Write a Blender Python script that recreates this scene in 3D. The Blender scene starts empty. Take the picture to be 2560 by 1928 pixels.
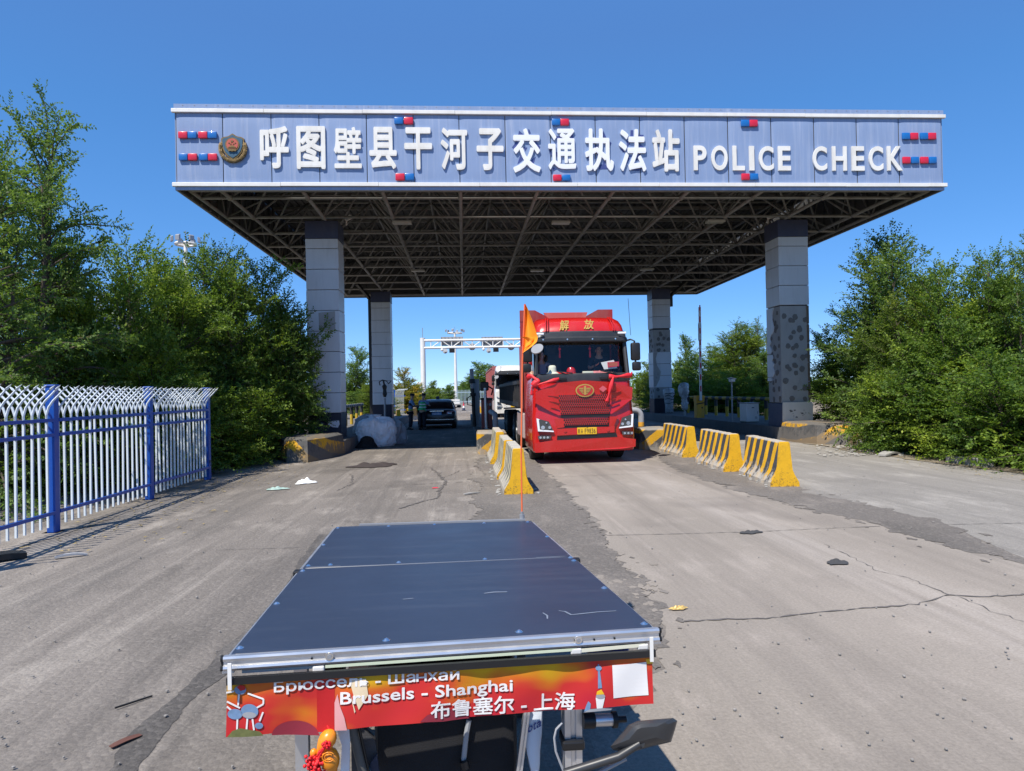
import bpy, bmesh, math, random
import numpy as np
from mathutils import Vector, Matrix
random.seed(7); np.random.seed(7)
C = bpy.context.scene
COL = C.collection
R = math.radians

# ------------------------------------------------------------------ camera, light, sky
F_PX, YAW, PITCH, ROLL, EYE = 1730.6, .0691, .0089, -.0198, 1.7
def cam_axes():
    F = Vector((math.sin(YAW)*math.cos(PITCH), math.cos(YAW)*math.cos(PITCH), math.sin(PITCH)))
    Rt = Vector((math.cos(YAW), -math.sin(YAW), 0)); U = Rt.cross(F)
    c, s = math.cos(ROLL), math.sin(ROLL)
    return c*Rt+s*U, -s*Rt+c*U, F
AX_R, AX_U, AX_F = cam_axes()
cd = bpy.data.cameras.new('camera'); cam = bpy.data.objects.new('camera', cd); COL.objects.link(cam)
cd.sensor_fit = 'HORIZONTAL'; cd.sensor_width = 36; cd.lens = 36*F_PX/2560; cd.clip_start = .05; cd.clip_end = 6000
mw = Matrix.Identity(4)
for i in range(3):
    mw[i][0] = AX_R[i]; mw[i][1] = AX_U[i]; mw[i][2] = -AX_F[i]
mw[2][3] = EYE
cam.matrix_world = mw
C.camera = cam

SUN = Vector((.40, .50, -1)).normalized()             # direction the light travels
ELEV = math.asin(-SUN.z); AZ = math.atan2(-SUN.x, -SUN.y)   # where the sun stands
sl = bpy.data.lights.new('sun', 'SUN'); sl.energy = 4.4; sl.angle = R(.5); sl.color = (1, .935, .835)
so = bpy.data.objects.new('sun', sl); COL.objects.link(so)
so.rotation_euler = SUN.to_track_quat('-Z', 'Y').to_euler(); so.location = (-20, -20, 60)
w = bpy.data.worlds.new('World'); C.world = w; w.use_nodes = True
nt = w.node_tree; bg = nt.nodes['Background']
sky = nt.nodes.new('ShaderNodeTexSky'); sky.sky_type = 'NISHITA'; sky.sun_disc = False
sky.sun_elevation = ELEV; sky.sun_rotation = AZ % (2*math.pi)
sky.air_density = .5; sky.dust_density = 0; sky.ozone_density = 10; sky.altitude = 500
hs = nt.nodes.new('ShaderNodeHueSaturation'); hs.inputs['Saturation'].default_value = 1.5; hs.inputs['Value'].default_value = 2.05; hs.inputs['Hue'].default_value = .507; gm = nt.nodes.new('ShaderNodeGamma'); gm.inputs[1].default_value = .5       # the deep blue of a dry desert sky
nt.links.new(sky.outputs[0], gm.inputs[0]); nt.links.new(gm.outputs[0], hs.inputs['Color']); lt = nt.nodes.new('ShaderNodeMix'); lt.data_type = 'RGBA'; lt.blend_type = 'LIGHTEN'; lt.inputs[0].default_value = 1; lt.inputs[7].default_value = (.42, 1.15, 2.9, 1)   # the zenith stays a real sky blue
nt.links.new(hs.outputs[0], lt.inputs[6]); nt.links.new(lt.outputs[2], bg.inputs[0]); bg.inputs[1].default_value = .15
vs = C.view_settings; vs.view_transform = 'Standard'; vs.look = 'None'; vs.exposure = .55; vs.gamma = 1; vs.use_curve_mapping = False
C.cycles.max_bounces = 8; C.cycles.transparent_max_bounces = 16; C.cycles.caustics_reflective = False; C.cycles.caustics_refractive = False

# a pixel of the 2560 x 1928 photograph as a direction; used to find where things stand on the ground
def ray(px, py): return AX_F + AX_R*((px-1280)/F_PX) - AX_U*((py-964)/F_PX)
def gnd(px, py, z=0):
    d = ray(px, py); t = (z-EYE)/d.z
    return Vector((d.x*t, d.y*t, z))
def at(px, py, y):
    d = ray(px, py); t = y/d.y
    return Vector((d.x*t, y, EYE+d.z*t))

# ------------------------------------------------------------------ scene helpers
def setp(o, label=None, cat=None, group=None, kind=None):
    if label: o['label'] = label
    if cat: o['category'] = cat
    if group: o['group'] = group
    if kind: o['kind'] = kind
    return o
def thing(name, label, cat, loc=(0, 0, 0), rz=0, group=None):
    o = bpy.data.objects.new(name, None); COL.objects.link(o); o.empty_display_size = .2
    o.location = loc; o.rotation_euler = (0, 0, rz)
    return setp(o, label, cat, group)
def org(o):
    v = Vector((0, 0, 0))
    while o is not None: v += o.location; o = o.parent
    return v
def copy_tree(o, parent=None):
    c = o.copy(); COL.objects.link(c); c.parent = parent
    for ch in list(o.children): copy_tree(ch, c)
    return c
class MB:
    """collects shapes, builds ONE mesh object"""
    def __init__(s): s.v = []; s.f = []; s.m = []; s.mi = 0
    def add(s, vs, fs):
        b = len(s.v); s.v += [tuple(p) for p in vs]
        for f in fs: s.f.append([i+b for i in f]); s.m.append(s.mi)
        return s
    def box(s, a, b):
        x0, y0, z0 = a; x1, y1, z1 = b
        return s.add([(x0,y0,z0),(x1,y0,z0),(x1,y1,z0),(x0,y1,z0),(x0,y0,z1),(x1,y0,z1),(x1,y1,z1),(x0,y1,z1)],
            [(0,3,2,1),(4,5,6,7),(0,1,5,4),(1,2,6,5),(2,3,7,6),(3,0,4,7)])
    def bbox(s, a, b, r=.01):
        """box with chamfered edges"""
        bm = bmesh.new(); bmesh.ops.create_cube(bm, size=1)
        a = Vector(a); b = Vector(b)
        for v in bm.verts: v.co = Vector([(a[i]+b[i])/2+v.co[i]*(b[i]-a[i]) for i in range(3)])
        bmesh.ops.bevel(bm, geom=bm.edges[:], offset=r, segments=2, affect='EDGES', profile=.5)
        bm.verts.index_update()
        s.add([v.co for v in bm.verts], [[v.index for v in f.verts] for f in bm.faces]); bm.free(); return s
    def beam(s, p, q, w, h, up=(0, 0, 1)):
        p = Vector(p); q = Vector(q); d = (q-p).normalized(); u = Vector(up)
        x = d.cross(u)
        if x.length < 1e-4: x = d.cross(Vector((0, 1, 0)))
        x.normalize(); u = x.cross(d)
        vs = [c+x*i*w/2+u*j*h/2 for c in (p, q) for i, j in ((-1,-1),(1,-1),(1,1),(-1,1))]
        return s.add(vs, [(0,1,2,3),(7,6,5,4),(0,4,5,1),(1,5,6,2),(2,6,7,3),(3,7,4,0)])
    def tube(s, pts, r, n=8, caps=True):
        pts = [Vector(p) for p in pts]; k = len(pts)
        rs = r if isinstance(r, (list, tuple)) else [r]*k
        vs = []; prev = None
        for i, p in enumerate(pts):
            d = (pts[min(i+1, k-1)]-pts[max(i-1, 0)]).normalized()
            if prev is None:
                a = d.cross(Vector((0, 0, 1)))
                if a.length < 1e-3: a = d.cross(Vector((1, 0, 0)))
            else: a = prev-d*prev.dot(d)
            a.normalize(); prev = a; b = d.cross(a)
            for j in range(n):
                t = 2*math.pi*j/n; vs.append(p+(a*math.cos(t)+b*math.sin(t))*rs[i])
        fs = [(i*n+j, i*n+(j+1) % n, (i+1)*n+(j+1) % n, (i+1)*n+j) for i in range(k-1) for j in range(n)]
        if caps: fs += [tuple(range(n))[::-1], tuple((k-1)*n+j for j in range(n))]
        return s.add(vs, fs)
    def cyl(s, c, ax, r, h, n=20):
        c = Vector(c); d = Vector(ax).normalized()
        return s.tube([c-d*h/2, c+d*h/2], r, n)
    def prism(s, out, d, close=True):
        """outline (3-D points, one plane) pushed along d"""
        n = len(out); d = Vector(d); out = [Vector(p) for p in out]
        fs = [tuple(range(n))[::-1], tuple(n+i for i in range(n))]+[(i, (i+1) % n, n+(i+1) % n, n+i) for i in range(n)]
        return s.add(out+[p+d for p in out], fs)
    def loft(s, secs, caps=True, closed=True):
        n = len(secs[0]); vs = [p for q in secs for p in q]
        fs = [(i*n+j, i*n+(j+1) % n, (i+1)*n+(j+1) % n, (i+1)*n+j) for i in range(len(secs)-1) for j in range(n if closed else n-1)]
        if caps: fs += [tuple(range(n))[::-1], tuple((len(secs)-1)*n+j for j in range(n))]
        return s.add(vs, fs)
    def ball(s, c, r, n=12, m=8):
        c = Vector(c); rr = Vector(r) if not isinstance(r, (int, float)) else Vector((r, r, r)); secs = []
        for i in range(m+1):
            t = math.pi*(i+.02)/(m+.04)-math.pi/2
            secs.append([c+Vector((rr.x*math.cos(t)*math.cos(2*math.pi*j/n), rr.y*math.cos(t)*math.sin(2*math.pi*j/n), rr.z*math.sin(t))) for j in range(n)])
        return s.loft(secs)
    def lathe(s, c, prof, n=20):
        c = Vector(c)
        return s.loft([[c+Vector((r*math.cos(2*math.pi*j/n), r*math.sin(2*math.pi*j/n), z)) for j in range(n)] for r, z in prof])
    def grid(s, fn, nu, nv):
        vs = [fn(i/nu, j/nv) for j in range(nv+1) for i in range(nu+1)]
        return s.add(vs, [(j*(nu+1)+i, j*(nu+1)+i+1, (j+1)*(nu+1)+i+1, (j+1)*(nu+1)+i) for j in range(nv) for i in range(nu)])
    def build(s, name, mats, parent=None, smooth=False, world=False, label=None, fix=True):
        o0 = org(parent) if (parent is not None and world) else Vector((0, 0, 0))
        me = bpy.data.meshes.new(name)
        me.from_pydata([(x-o0.x, y-o0.y, z-o0.z) for x, y, z in s.v], [], s.f)
        if fix:
            bm = bmesh.new(); bm.from_mesh(me); bmesh.ops.recalc_face_normals(bm, faces=bm.faces[:]); bm.to_mesh(me); bm.free()
        for m in (mats if isinstance(mats, (list, tuple)) else [mats]): me.materials.append(m)
        if any(s.m): me.polygons.foreach_set('material_index', s.m)
        if smooth:
            me.polygons.foreach_set('use_smooth', [True]*len(me.polygons))
            if smooth != 'all': me.set_sharp_from_angle(angle=R(smooth if not isinstance(smooth, bool) else 38))
        me.update()
        o = bpy.data.objects.new(name, me); COL.objects.link(o); o.parent = parent
        if label: o['label'] = label
        return o
def single(mb, name, mats, label, cat, group=None, smooth=False, loc=None):
    """a thing that is one mesh, its origin at loc (or at its base centre)"""
    a = np.array(mb.v)
    c = Vector(loc) if loc is not None else Vector(((a[:,0].min()+a[:,0].max())/2, (a[:,1].min()+a[:,1].max())/2, a[:,2].min()))
    mb.v = [(x-c.x, y-c.y, z-c.z) for x, y, z in mb.v]
    o = mb.build(name, mats, None, smooth); o.location = c
    return setp(o, label, cat, group)

# ------------------------------------------------------------------ materials
class NT:
    def __init__(s, name):
        s.m = bpy.data.materials.new(name); s.m.use_nodes = True; s.t = s.m.node_tree; s.N = s.t.nodes
        s.b = s.N['Principled BSDF']; s.co = s.N.new('ShaderNodeTexCoord')
    def n(s, t, **k):
        x = s.N.new('ShaderNode'+t)
        for a, b in k.items(): setattr(x, a, b)
        return x
    def L(s, a, b): s.t.links.new(a, b)
    def mapped(s, scale, coord='Object', loc=(0, 0, 0), rot=(0, 0, 0)):
        m = s.n('Mapping'); m.inputs['Scale'].default_value = scale if isinstance(scale, (tuple, list)) else (scale,)*3
        m.inputs['Location'].default_value = loc; m.inputs['Rotation'].default_value = rot
        s.L(s.co.outputs[coord], m.inputs[0]); return m.outputs[0]
    def noise(s, scale, detail=4, rough=.55, coord='Object', **k):
        x = s.n('TexNoise'); x.inputs['Scale'].default_value = 1; x.inputs['Detail'].default_value = detail; x.inputs['Roughness'].default_value = rough
        s.L(s.mapped(scale, coord, **k), x.inputs[0]); return x.outputs[0]
    def ramp(s, f, stops):
        r = s.n('ValToRGB'); e = r.color_ramp.elements
        while len(e) < len(stops): e.new(.5)
        for q, (p, c) in zip(e, stops): q.position = p; q.color = (*c, 1) if isinstance(c, (tuple, list)) else (c, c, c, 1)
        s.L(f, r.inputs[0]); return r.outputs[0]
    def math(s, op, a, b=None, c=None):
        x = s.n('Math', operation=op)
        for i, v in enumerate((a, b, c)):
            if v is None: continue
            if isinstance(v, (int, float)): x.inputs[i].default_value = v
            else: s.L(v, x.inputs[i])
        return x.outputs[0]
    def mix(s, f, a, b, mode='MIX'):
        x = s.n('Mix', data_type='RGBA', blend_type=mode)
        for sock, v in ((x.inputs[0], f), (x.inputs[6], a), (x.inputs[7], b)):
            if isinstance(v, (int, float)): sock.default_value = v
            elif isinstance(v, (tuple, list)): sock.default_value = (*v, 1)
            else: s.L(v, sock)
        return x.outputs[2]
    def bump(s, h, strength=.3, dist=.02):
        x = s.n('Bump'); x.inputs['Strength'].default_value = strength; x.inputs['Distance'].default_value = dist
        s.L(h, x.inputs['Height']); s.L(x.outputs[0], s.b.inputs['Normal'])
    def xyz(s, coord='Object'):
        x = s.n('SeparateXYZ'); s.L(s.co.outputs[coord], x.inputs[0]); return x.outputs
    def col(s, c):
        if isinstance(c, (tuple, list)): s.b.inputs['Base Color'].default_value = (*c, 1)
        else: s.L(c, s.b.inputs['Base Color'])
    def setb(s, **k):
        for a, v in k.items(): s.b.inputs[a.replace('_', ' ')].default_value = v
        return s.m
def mul(c, k): return tuple(min(1, x*k) for x in c)
def mat(name, c, rough=.55, metal=0, var=.14, scale=6, bump=0, bscale=60, dirt=None, dscale=3, damt=.5, coat=0, spec=.5):
    n = NT(name)
    col = n.mix(n.noise(scale, 5), mul(c, 1-var), mul(c, 1+var))
    if dirt: col = n.mix(n.math('MULTIPLY', n.ramp(n.noise((dscale, dscale, dscale*.35), 6, .65), [(.45, 0.), (.75, 1.)]), damt), col, dirt)
    n.col(col)
    rr = n.math('MULTIPLY_ADD', n.noise(scale*2.3, 3), .25, rough-.125); n.L(rr, n.b.inputs['Roughness'])
    if bump: n.bump(n.noise(bscale, 6, .6), bump, .01)
    n.setb(Metallic=metal, Coat_Weight=coat, Coat_Roughness=.08, Specular_IOR_Level=spec)
    return n.m
def glassy(name, tint, trans=.75, rough=.03):
    n = NT(name); out = n.N['Material Output']
    tr = n.n('BsdfTransparent'); tr.inputs[0].default_value = (*tint, 1)
    gl = n.n('BsdfGlossy'); gl.inputs['Roughness'].default_value = rough
    lw = n.n('LayerWeight'); lw.inputs[0].default_value = .5
    mx = n.n('MixShader'); n.L(n.math('MULTIPLY_ADD', n.math('POWER', lw.outputs[1], 4.5), .85, .05), mx.inputs[0]); n.L(tr.outputs[0], mx.inputs[1]); n.L(gl.outputs[0], mx.inputs[2])
    n.L(mx.outputs[0], out.inputs[0]); return n.m
M = {}
DUST = (.30, .26, .21)
M['white_paint'] = mat('white_paint', (.78, .77, .74), .45, var=.05, scale=3, dirt=(.45, .42, .38), dscale=2, damt=.35)
M['letter'] = mat('letter_white', (.80, .79, .75), .5, var=.06, scale=4, dirt=(.5, .46, .38), dscale=3, damt=.45)
M['letter_new'] = mat('letter_bright_white', (.83, .85, .88), .4, var=.02)
M['navy'] = mat('navy_cladding', (.035, .045, .10), .5, var=.15, dirt=(.12, .12, .14), damt=.25)
M['navy_dark'] = mat('dark_navy_cladding', (.012, .015, .035), .55, var=.2)
M['steel'] = mat('truss_steel', (.25, .25, .245), .6, .2, var=.3, scale=3, dirt=(.14, .09, .06), damt=.5)
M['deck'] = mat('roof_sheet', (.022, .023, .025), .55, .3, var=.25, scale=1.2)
M['black'] = mat('black_plastic', (.012, .012, .013), .45, var=.2)
M['black_matte'] = mat('black_cloth', (.010, .010, .012), .9, var=.3, bump=.3, bscale=300)
M['rubber'] = mat('tyre_rubber', (.022, .021, .02), .85, var=.3, dirt=(.12, .1, .08), damt=.4)
M['alu'] = mat('aluminium', (.74, .74, .75), .38, .85, var=.05)
M['chrome'] = mat('chrome', (.85, .85, .85), .25, 1, var=.02)
M['red_lamp'] = mat('red_lamp_cover', (.62, .015, .045), .35, var=.08, coat=.3)
M['blue_lamp'] = mat('blue_lamp_cover', (.01, .14, .45), .35, var=.08, coat=.3)
M['grey_metal'] = mat('grey_metal', (.30, .31, .33), .5, .3, var=.1)
M['grey_paint'] = mat('grey_paint', (.33, .34, .36), .5, var=.1)
M['yellow'] = mat('yellow_paint', (.74, .36, .03), .6, var=.12, dirt=(.2, .16, .1), dscale=4, damt=.5)
M['orange'] = mat('orange_fabric', (.9, .30, .01), .7, var=.06)
M['blue_paint'] = mat('blue_fence_paint', (.006, .07, .36), .4, var=.1, coat=.2)
M['fence_white'] = mat('fence_white_paint', (.66, .72, .76), .4, var=.05)
M['glass'] = glassy('windscreen_glass', (.93, .95, .95))
M['glass_dark'] = mat('dark_glass', (.012, .014, .018), .06, var=.05)
M['skin'] = mat('skin', (.48, .28, .19), .6, var=.06)
M['hair'] = mat('black_hair', (.012, .01, .009), .6)
# ------------------------------------------------------------------ ground and pavements
def pave_mat(name, base, dark, light, stain, k=1.0, gravel=0., streak=.5, seed=0., tracks=()):
    n = NT(name); off = (seed, seed*1.7, 0)
    big = n.noise((.22, .10, .2), 6, .62, loc=off); mid = n.noise((1.6, .7, 1), 8, .68, loc=off); fine = n.noise(52, 5, .78)
    col = n.mix(n.ramp(big, [(.32, 0.), (.68, 1.)]), dark, base)
    col = n.mix(n.math('MULTIPLY', n.ramp(mid, [(.52, 0.), (.66, 1.)]), .42+.3*gravel), col, light)
    st = n.noise((3.2, .09, 1), 7, .7, loc=off)                       # tyre tracks run along the lane
    col = n.mix(n.math('MULTIPLY', n.ramp(st, [(.50, 0.), (.72, 1.)]), streak), col, stain)
    st2 = n.noise((7, .22, 1), 5, .7, loc=(seed+9, 3, 0))
    col = n.mix(n.math('MULTIPLY', n.ramp(st2, [(.56, 0.), (.75, 1.)]), streak*.7), col, light)
    for tx, hw, cc, amt in tracks:                                    # worn and blackened wheel tracks along the lane
        d = n.math('ABSOLUTE', n.math('SUBTRACT', n.math('ADD', n.xyz()[0], n.math('MULTIPLY_ADD', n.noise((.5, .12, 1), 2), .9, -.45)), tx))
        m = n.math('MULTIPLY', n.ramp(n.math('DIVIDE', d, hw), [(.25, 1.), (1., 0.)]), n.math('MULTIPLY', n.ramp(n.noise((5, .35, 1), 6, .7, loc=(tx, 1, 0)), [(.38, .1), (.62, 1.)]), amt))
        col = n.mix(m, col, cc)
    pat = n.noise((.55, .45, 1), 3, .5, loc=(seed+4, 7, 0))
    col = n.mix(n.math('MULTIPLY', n.ramp(pat, [(.56, 0.), (.70, 1.)]), .6), col, stain)   # oil and rubber patches
    vo = n.n('TexVoronoi'); vo.inputs['Scale'].default_value = 1; n.L(n.mapped((1.1, 1.1, 1), loc=off), vo.inputs[0])
    col = n.mix(n.math('MULTIPLY', n.ramp(vo.outputs[0], [(.012, 1.), (.03, 0.)]), .5), col, mul(stain, .45))   # small tar spots
    sp = n.math('MULTIPLY_ADD', fine, 1.5, .25); col2 = n.n('Mix', data_type='RGBA', blend_type='MULTIPLY')
    col2.inputs[0].default_value = .65+gravel*.35; n.L(col, col2.inputs[6]); n.L(sp, col2.inputs[7]); col = col2.outputs[2]
    if gravel:
        v2 = n.n('TexVoronoi'); v2.inputs['Scale'].default_value = 1; n.L(n.mapped((34, 34, 34)), v2.inputs[0])
        col = n.mix(n.math('MULTIPLY', n.ramp(v2.outputs[1], [(.55, 0.), (.95, 1.)]), gravel*.55), col, light)
        h = n.math('ADD', n.math('MULTIPLY', v2.outputs[0], -.7), fine); n.bump(h, .55, .02)
    else:
        h = n.math('ADD', n.math('MULTIPLY', mid, 1.6), fine); n.bump(h, .28, .02)
    n.col(col); n.setb(Roughness=.9, Specular_IOR_Level=.25); return n.m
M['soil'] = pave_mat('dry_soil', (.24, .20, .15), (.16, .13, .09), (.34, .30, .24), (.12, .10, .07), gravel=.3, streak=0)
M['left_pave'] = pave_mat('worn_grey_concrete', (.245, .218, .192), (.145, .13, .115), (.40, .36, .315), (.095, .086, .078), gravel=.35, streak=.7, tracks=((-3.6, .6, (.10, .093, .087), .55), (-1.7, .5, (.11, .10, .093), .5), (-4.9, .4, (.42, .385, .34), .4)))
M['lane'] = pave_mat('lane_concrete', (.305, .268, .23), (.245, .217, .185), (.41, .36, .315), (.165, .145, .128), streak=.55, seed=3, tracks=((3.55, .45, (.44, .395, .355), .4), (2.5, .4, (.17, .15, .13), .4), (4.5, .4, (.18, .158, .135), .4)))
M['lane_r'] = pave_mat('side_lane_concrete', (.30, .278, .25), (.222, .207, .185), (.44, .41, .37), (.16, .149, .137), streak=.6, seed=11, gravel=.25)
M['asphalt'] = pave_mat('loose_asphalt', (.175, .158, .142), (.135, .122, .11), (.27, .24, .21), (.105, .096, .086), gravel=.9, streak=.2, seed=5)
M['crack'] = mat('crack_dirt', (.13, .118, .11), .95, var=.4, scale=30, bump=.5, bscale=120)

def ragged(pts, step, amp, seed, keep=()):
    """a polygon outline with broken edges"""
    rnd = random.Random(seed); out = []
    n = len(pts)
    for i in range(n):
        a = Vector(pts[i]); b = Vector(pts[(i+1) % n]); L = (b-a).length
        if i in keep or L > 25: out.append(a); continue
        k = max(1, int(L/step)); nn = Vector((-(b-a).y, (b-a).x, 0)).normalized(); wv = 0
        for j in range(k):
            wv = wv*.8+rnd.gauss(0, amp)
            e = min(1, j/3, (k-j)/3) if k > 4 else .3
            out.append(a+(b-a)*(j/k)+nn*(wv+rnd.gauss(0, amp*.5))*e)
    return out
def sheet(name, pts, z, m, kind='structure', step=.12, amp=.012, seed=1, keep=()):
    mb = MB(); o = ragged([Vector((p[0], p[1], 0)) for p in pts], step, amp, seed, keep)
    mb.add([(p.x, p.y, z) for p in o], [list(range(len(o)))])
    ob = mb.build(name, m)
    if ob.data.polygons[0].normal.z < 0: ob.data.flip_normals()
    ob['kind'] = kind; return ob
def G(*px): return [gnd(*p) for p in px]

mb = MB(); mb.add([(-3000, -3000, -.06), (3000, -3000, -.06), (3000, 3000, -.06), (-3000, 3000, -.06)], [(0, 1, 2, 3)])
setp(mb.build('ground', M['soil']), kind='structure')
sheet('forecourt_pavement', [(-9.5, -8), (14.5, -8), (14.5, 150), (-9.5, 150)], 0, M['left_pave'], keep=(0, 1, 2, 3))
LE = G((1330, 1150), (1374, 1194), (1471, 1288), (1510, 1345), (1560, 1420), (1612, 1480), (1650, 1545), (1665, 1585), (1642, 1640), (1600, 1750), (1520, 1925))
RE = G((2560, 1411), (2382, 1371), (2268, 1337), (2211, 1317), (2154, 1300), (2040, 1280), (1870, 1234), (1721, 1185), (1664, 1160))
sheet('truck_lane', [(1.2, 120)]+LE+[(.45, -8), (14, -8), (9, 3.2)]+RE+[(5.05, 19), (5.05, 120)], .003, M['lane'], keep=(0, 11, 12, 13, 24, 25), amp=.03, step=.06)
sheet('side_lane', [(5.9, 120), (5.9, 20)]+G((1985, 1215), (2006, 1234), (2189, 1268), (2360, 1311), (2496, 1371), (2560, 1396))+[(8.6, 5.2), (16, 3), (14.3, 10), (10.3, 12.6), (9.9, 19), (9.95, 120)], .003, M['lane_r'], keep=(0, 8, 13), amp=.012, seed=4)
SL = G((1220, 1131), (1186, 1165), (1214, 1190), (1167, 1197), (1200, 1215), (1191, 1234), (1170, 1255), (1210, 1275), (1172, 1310), (1230, 1340), (1260, 1400), (1400, 1470), (1480, 1560), (1560, 1660))
sheet('asphalt_strip', SL+G((1615, 1660), (1660, 1590), (1652, 1548), (1614, 1483), (1564, 1424), (1514, 1348), (1474, 1291), (1377, 1196), (1335, 1151), (1300, 1118)), .006, M['asphalt'], amp=.035, step=.05)
sheet('asphalt_strip', G((1640, 1140), (1664, 1160), (1721, 1186), (1870, 1235), (2040, 1281), (2154, 1301), (2211, 1318), (2268, 1338), (2382, 1372), (2560, 1412))+G((2560, 1396), (2496, 1370), (2360, 1310), (2189, 1267), (2006, 1233), (1985, 1214))+[(5.9, 19.2), (5.0, 19.2)], .006, M['asphalt'], amp=.05, step=.07, seed=8)
LS = [((285, 1960), .085), ((345, 1865), .10), ((412, 1790), .10), ((470, 1738), .085), ((528, 1686), .11), ((590, 1625), .13), ((662, 1560), .14), ((735, 1470), .12), ((772, 1395), .10), ((812, 1335), .10)]
RIB = True
sheet('verge_dirt', [(9.7, 9.5), (10.2, 12), (9.9, 14.5), (9.75, 17), (10.0, 18.6), (9.9, 19.8), (12, 20.3), (30, 20), (30, 3), (14, 4)], .014, M['soil'], amp=.05, step=.2, seed=9)
sheet('verge_dirt', [(-5.15, 3), (-5.1, 9), (-5.05, 13), (-4.75, 16), (-4.6, 18.5), (-5.6, 22), (-30, 24), (-30, 3)], .006, M['soil'] if 0 else M['left_pave'], amp=.04, step=.2, seed=19)

def crack(pxs, wd, seed, z=.0085, amp=.02, wj=.75):
    """a crack or slab joint filled with dirt, as a thin ragged ribbon"""
    rnd = random.Random(seed); pts = [gnd(*p) for p in pxs]; fine = []
    for a, b in zip(pts, pts[1:]):
        k = max(2, int((b-a).length/.05)); nn = Vector((-(b-a).y, (b-a).x, 0)).normalized()
        for j in range(k): fine.append(a+(b-a)*j/k+nn*rnd.gauss(0, amp*.45))
    fine.append(pts[-1]); mb = MB(); L = []; Rr = []
    for i, p in enumerate(fine):
        d = (fine[min(i+1, len(fine)-1)]-fine[max(i-1, 0)]); nn = Vector((-d.y, d.x, 0)).normalized()
        ww = wd*.26*(1+rnd.uniform(-wj, wj)); L.append((p.x+nn.x*ww, p.y+nn.y*ww, z)); Rr.append((p.x-nn.x*ww, p.y-nn.y*ww, z))
    n = len(L); mb.add(L+Rr, [(i, i+1, n+i+1, n+i) for i in range(n-1)])
    o = mb.build('pavement_crack', M['crack']); o['kind'] = 'structure'
crack([(1500, 1399), (1700, 1395), (1870, 1388), (2060, 1380), (2205, 1317)], .03, 1) if 0 else None
crack([(1505, 1340), (1700, 1336), (1880, 1331), (2050, 1323), (2200, 1317)], .022, 2, amp=.008)
crack([(1710, 1556), (1800, 1551), (1915, 1549), (2010, 1535), (2110, 1527), (2210, 1518), (2290, 1512), (2340, 1500), (2372, 1489), (2460, 1494), (2560, 1487)], .03, 3)
crack([(2372, 1489), (2330, 1470), (2270, 1447), (2200, 1430), (2140, 1400), (2060, 1362)], .014, 4, amp=.03)
crack([(2372, 1489), (2420, 1500), (2480, 1530), (2560, 1556)], .012, 14, amp=.03)
crack([(1374, 1194), (1480, 1190), (1600, 1185), (1715, 1183)], .02, 5, amp=.006)
crack([(2365, 1313), (2460, 1311), (2560, 1309)], .02, 6, amp=.006)
crack([(840, 1178), (950, 1171), (1060, 1167), (1190, 1163)], .035, 7, amp=.03)
crack([(1075, 1170), (1093, 1183), (1105, 1197), (1115, 1207), (1100, 1224), (1095, 1245), (1050, 1256), (1000, 1272)], .06, 8, amp=.05)
crack([(1108, 1195), (1130, 1187), (1150, 1176)], .03, 9, amp=.03)
crack([(840, 1228), (880, 1210), (880, 1190), (872, 1185)], .04, 10, amp=.04)
crack([(1000, 1214), (1100, 1208), (1180, 1205), (1240, 1212)], .04, 11, amp=.03)
crack([(540, 1376), (640, 1373), (745, 1370)], .02, 15, amp=.008)
crack([(560, 1180), (700, 1178), (840, 1178)], .02, 16, amp=.01)


def ribbon(spec, m, seed, z=.003, name='asphalt_strip'):
    """a strip of filled joint: ((pixel), half width) down its middle"""
    rnd = random.Random(seed); L = []; Rr = []; wl = wr = 0; pts = [(gnd(*p), w) for p, w in spec]
    for (a, wa), (b, wb) in zip(pts, pts[1:]):
        k = max(2, int((b-a).length/.03)); nn = Vector((-(b-a).y, (b-a).x, 0)).normalized()
        for j in range(k):
            f = j/k; wl = wl*.85+rnd.gauss(0, .006); wr = wr*.85+rnd.gauss(0, .006); c = a.lerp(b, f); ww = wa+(wb-wa)*f
            p = c+nn*(ww*.55+wl); q = c-nn*(ww*.55+wr); L.append((p.x, p.y, z)); Rr.append((q.x, q.y, z))
    n = len(L); mb = MB(); mb.add(L+Rr, [(i, i+1, n+i+1, n+i) for i in range(n-1)]); o = mb.build(name, m, None)
    if o.data.polygons[0].normal.z < 0: o.data.flip_normals()
    o['kind'] = 'structure'
M['asphalt_dark'] = pave_mat('gravel_joint', (.105, .097, .09), (.08, .074, .07), (.19, .175, .16), (.06, .056, .053), gravel=.9, streak=.1, seed=15)
ribbon([(p, w*1.25) for p, w in LS], M['asphalt_dark'], 12)
# broken fringes: scraps of asphalt on the concrete and worn concrete islands inside the strips
rnd = random.Random(31)
def blobs(name, m, n, pick, z, r0, r1):
    mb = MB()
    for _ in range(n):
        c = pick(); r = rnd.uniform(r0, r1); k = 14; ph = rnd.uniform(0, 6); st = rnd.uniform(1.2, 2.6); zz = z+rnd.uniform(0, .0008)
        mb.add([(c.x+r*(.7+.3*math.sin(3*t+ph)+rnd.uniform(-.18, .18))*math.cos(t), c.y+r*st*(.7+.3*math.sin(2*t+ph)+rnd.uniform(-.18, .18))*math.sin(t), zz) for t in np.linspace(0, 2*math.pi, k+1)[:-1]], [list(range(k))])
    o = mb.build(name, m); o['kind'] = 'structure'
    for p in o.data.polygons:
        if p.normal.z < 0: o.data.flip_normals(); break
EDGE = LE[1:9]+[gnd(*p) for p in ((1186, 1165), (1200, 1215), (1172, 1310), (1230, 1340))]
E2 = RE+[gnd(*p) for p in ((2006, 1234), (2189, 1268), (2360, 1311), (2496, 1371))]
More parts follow.
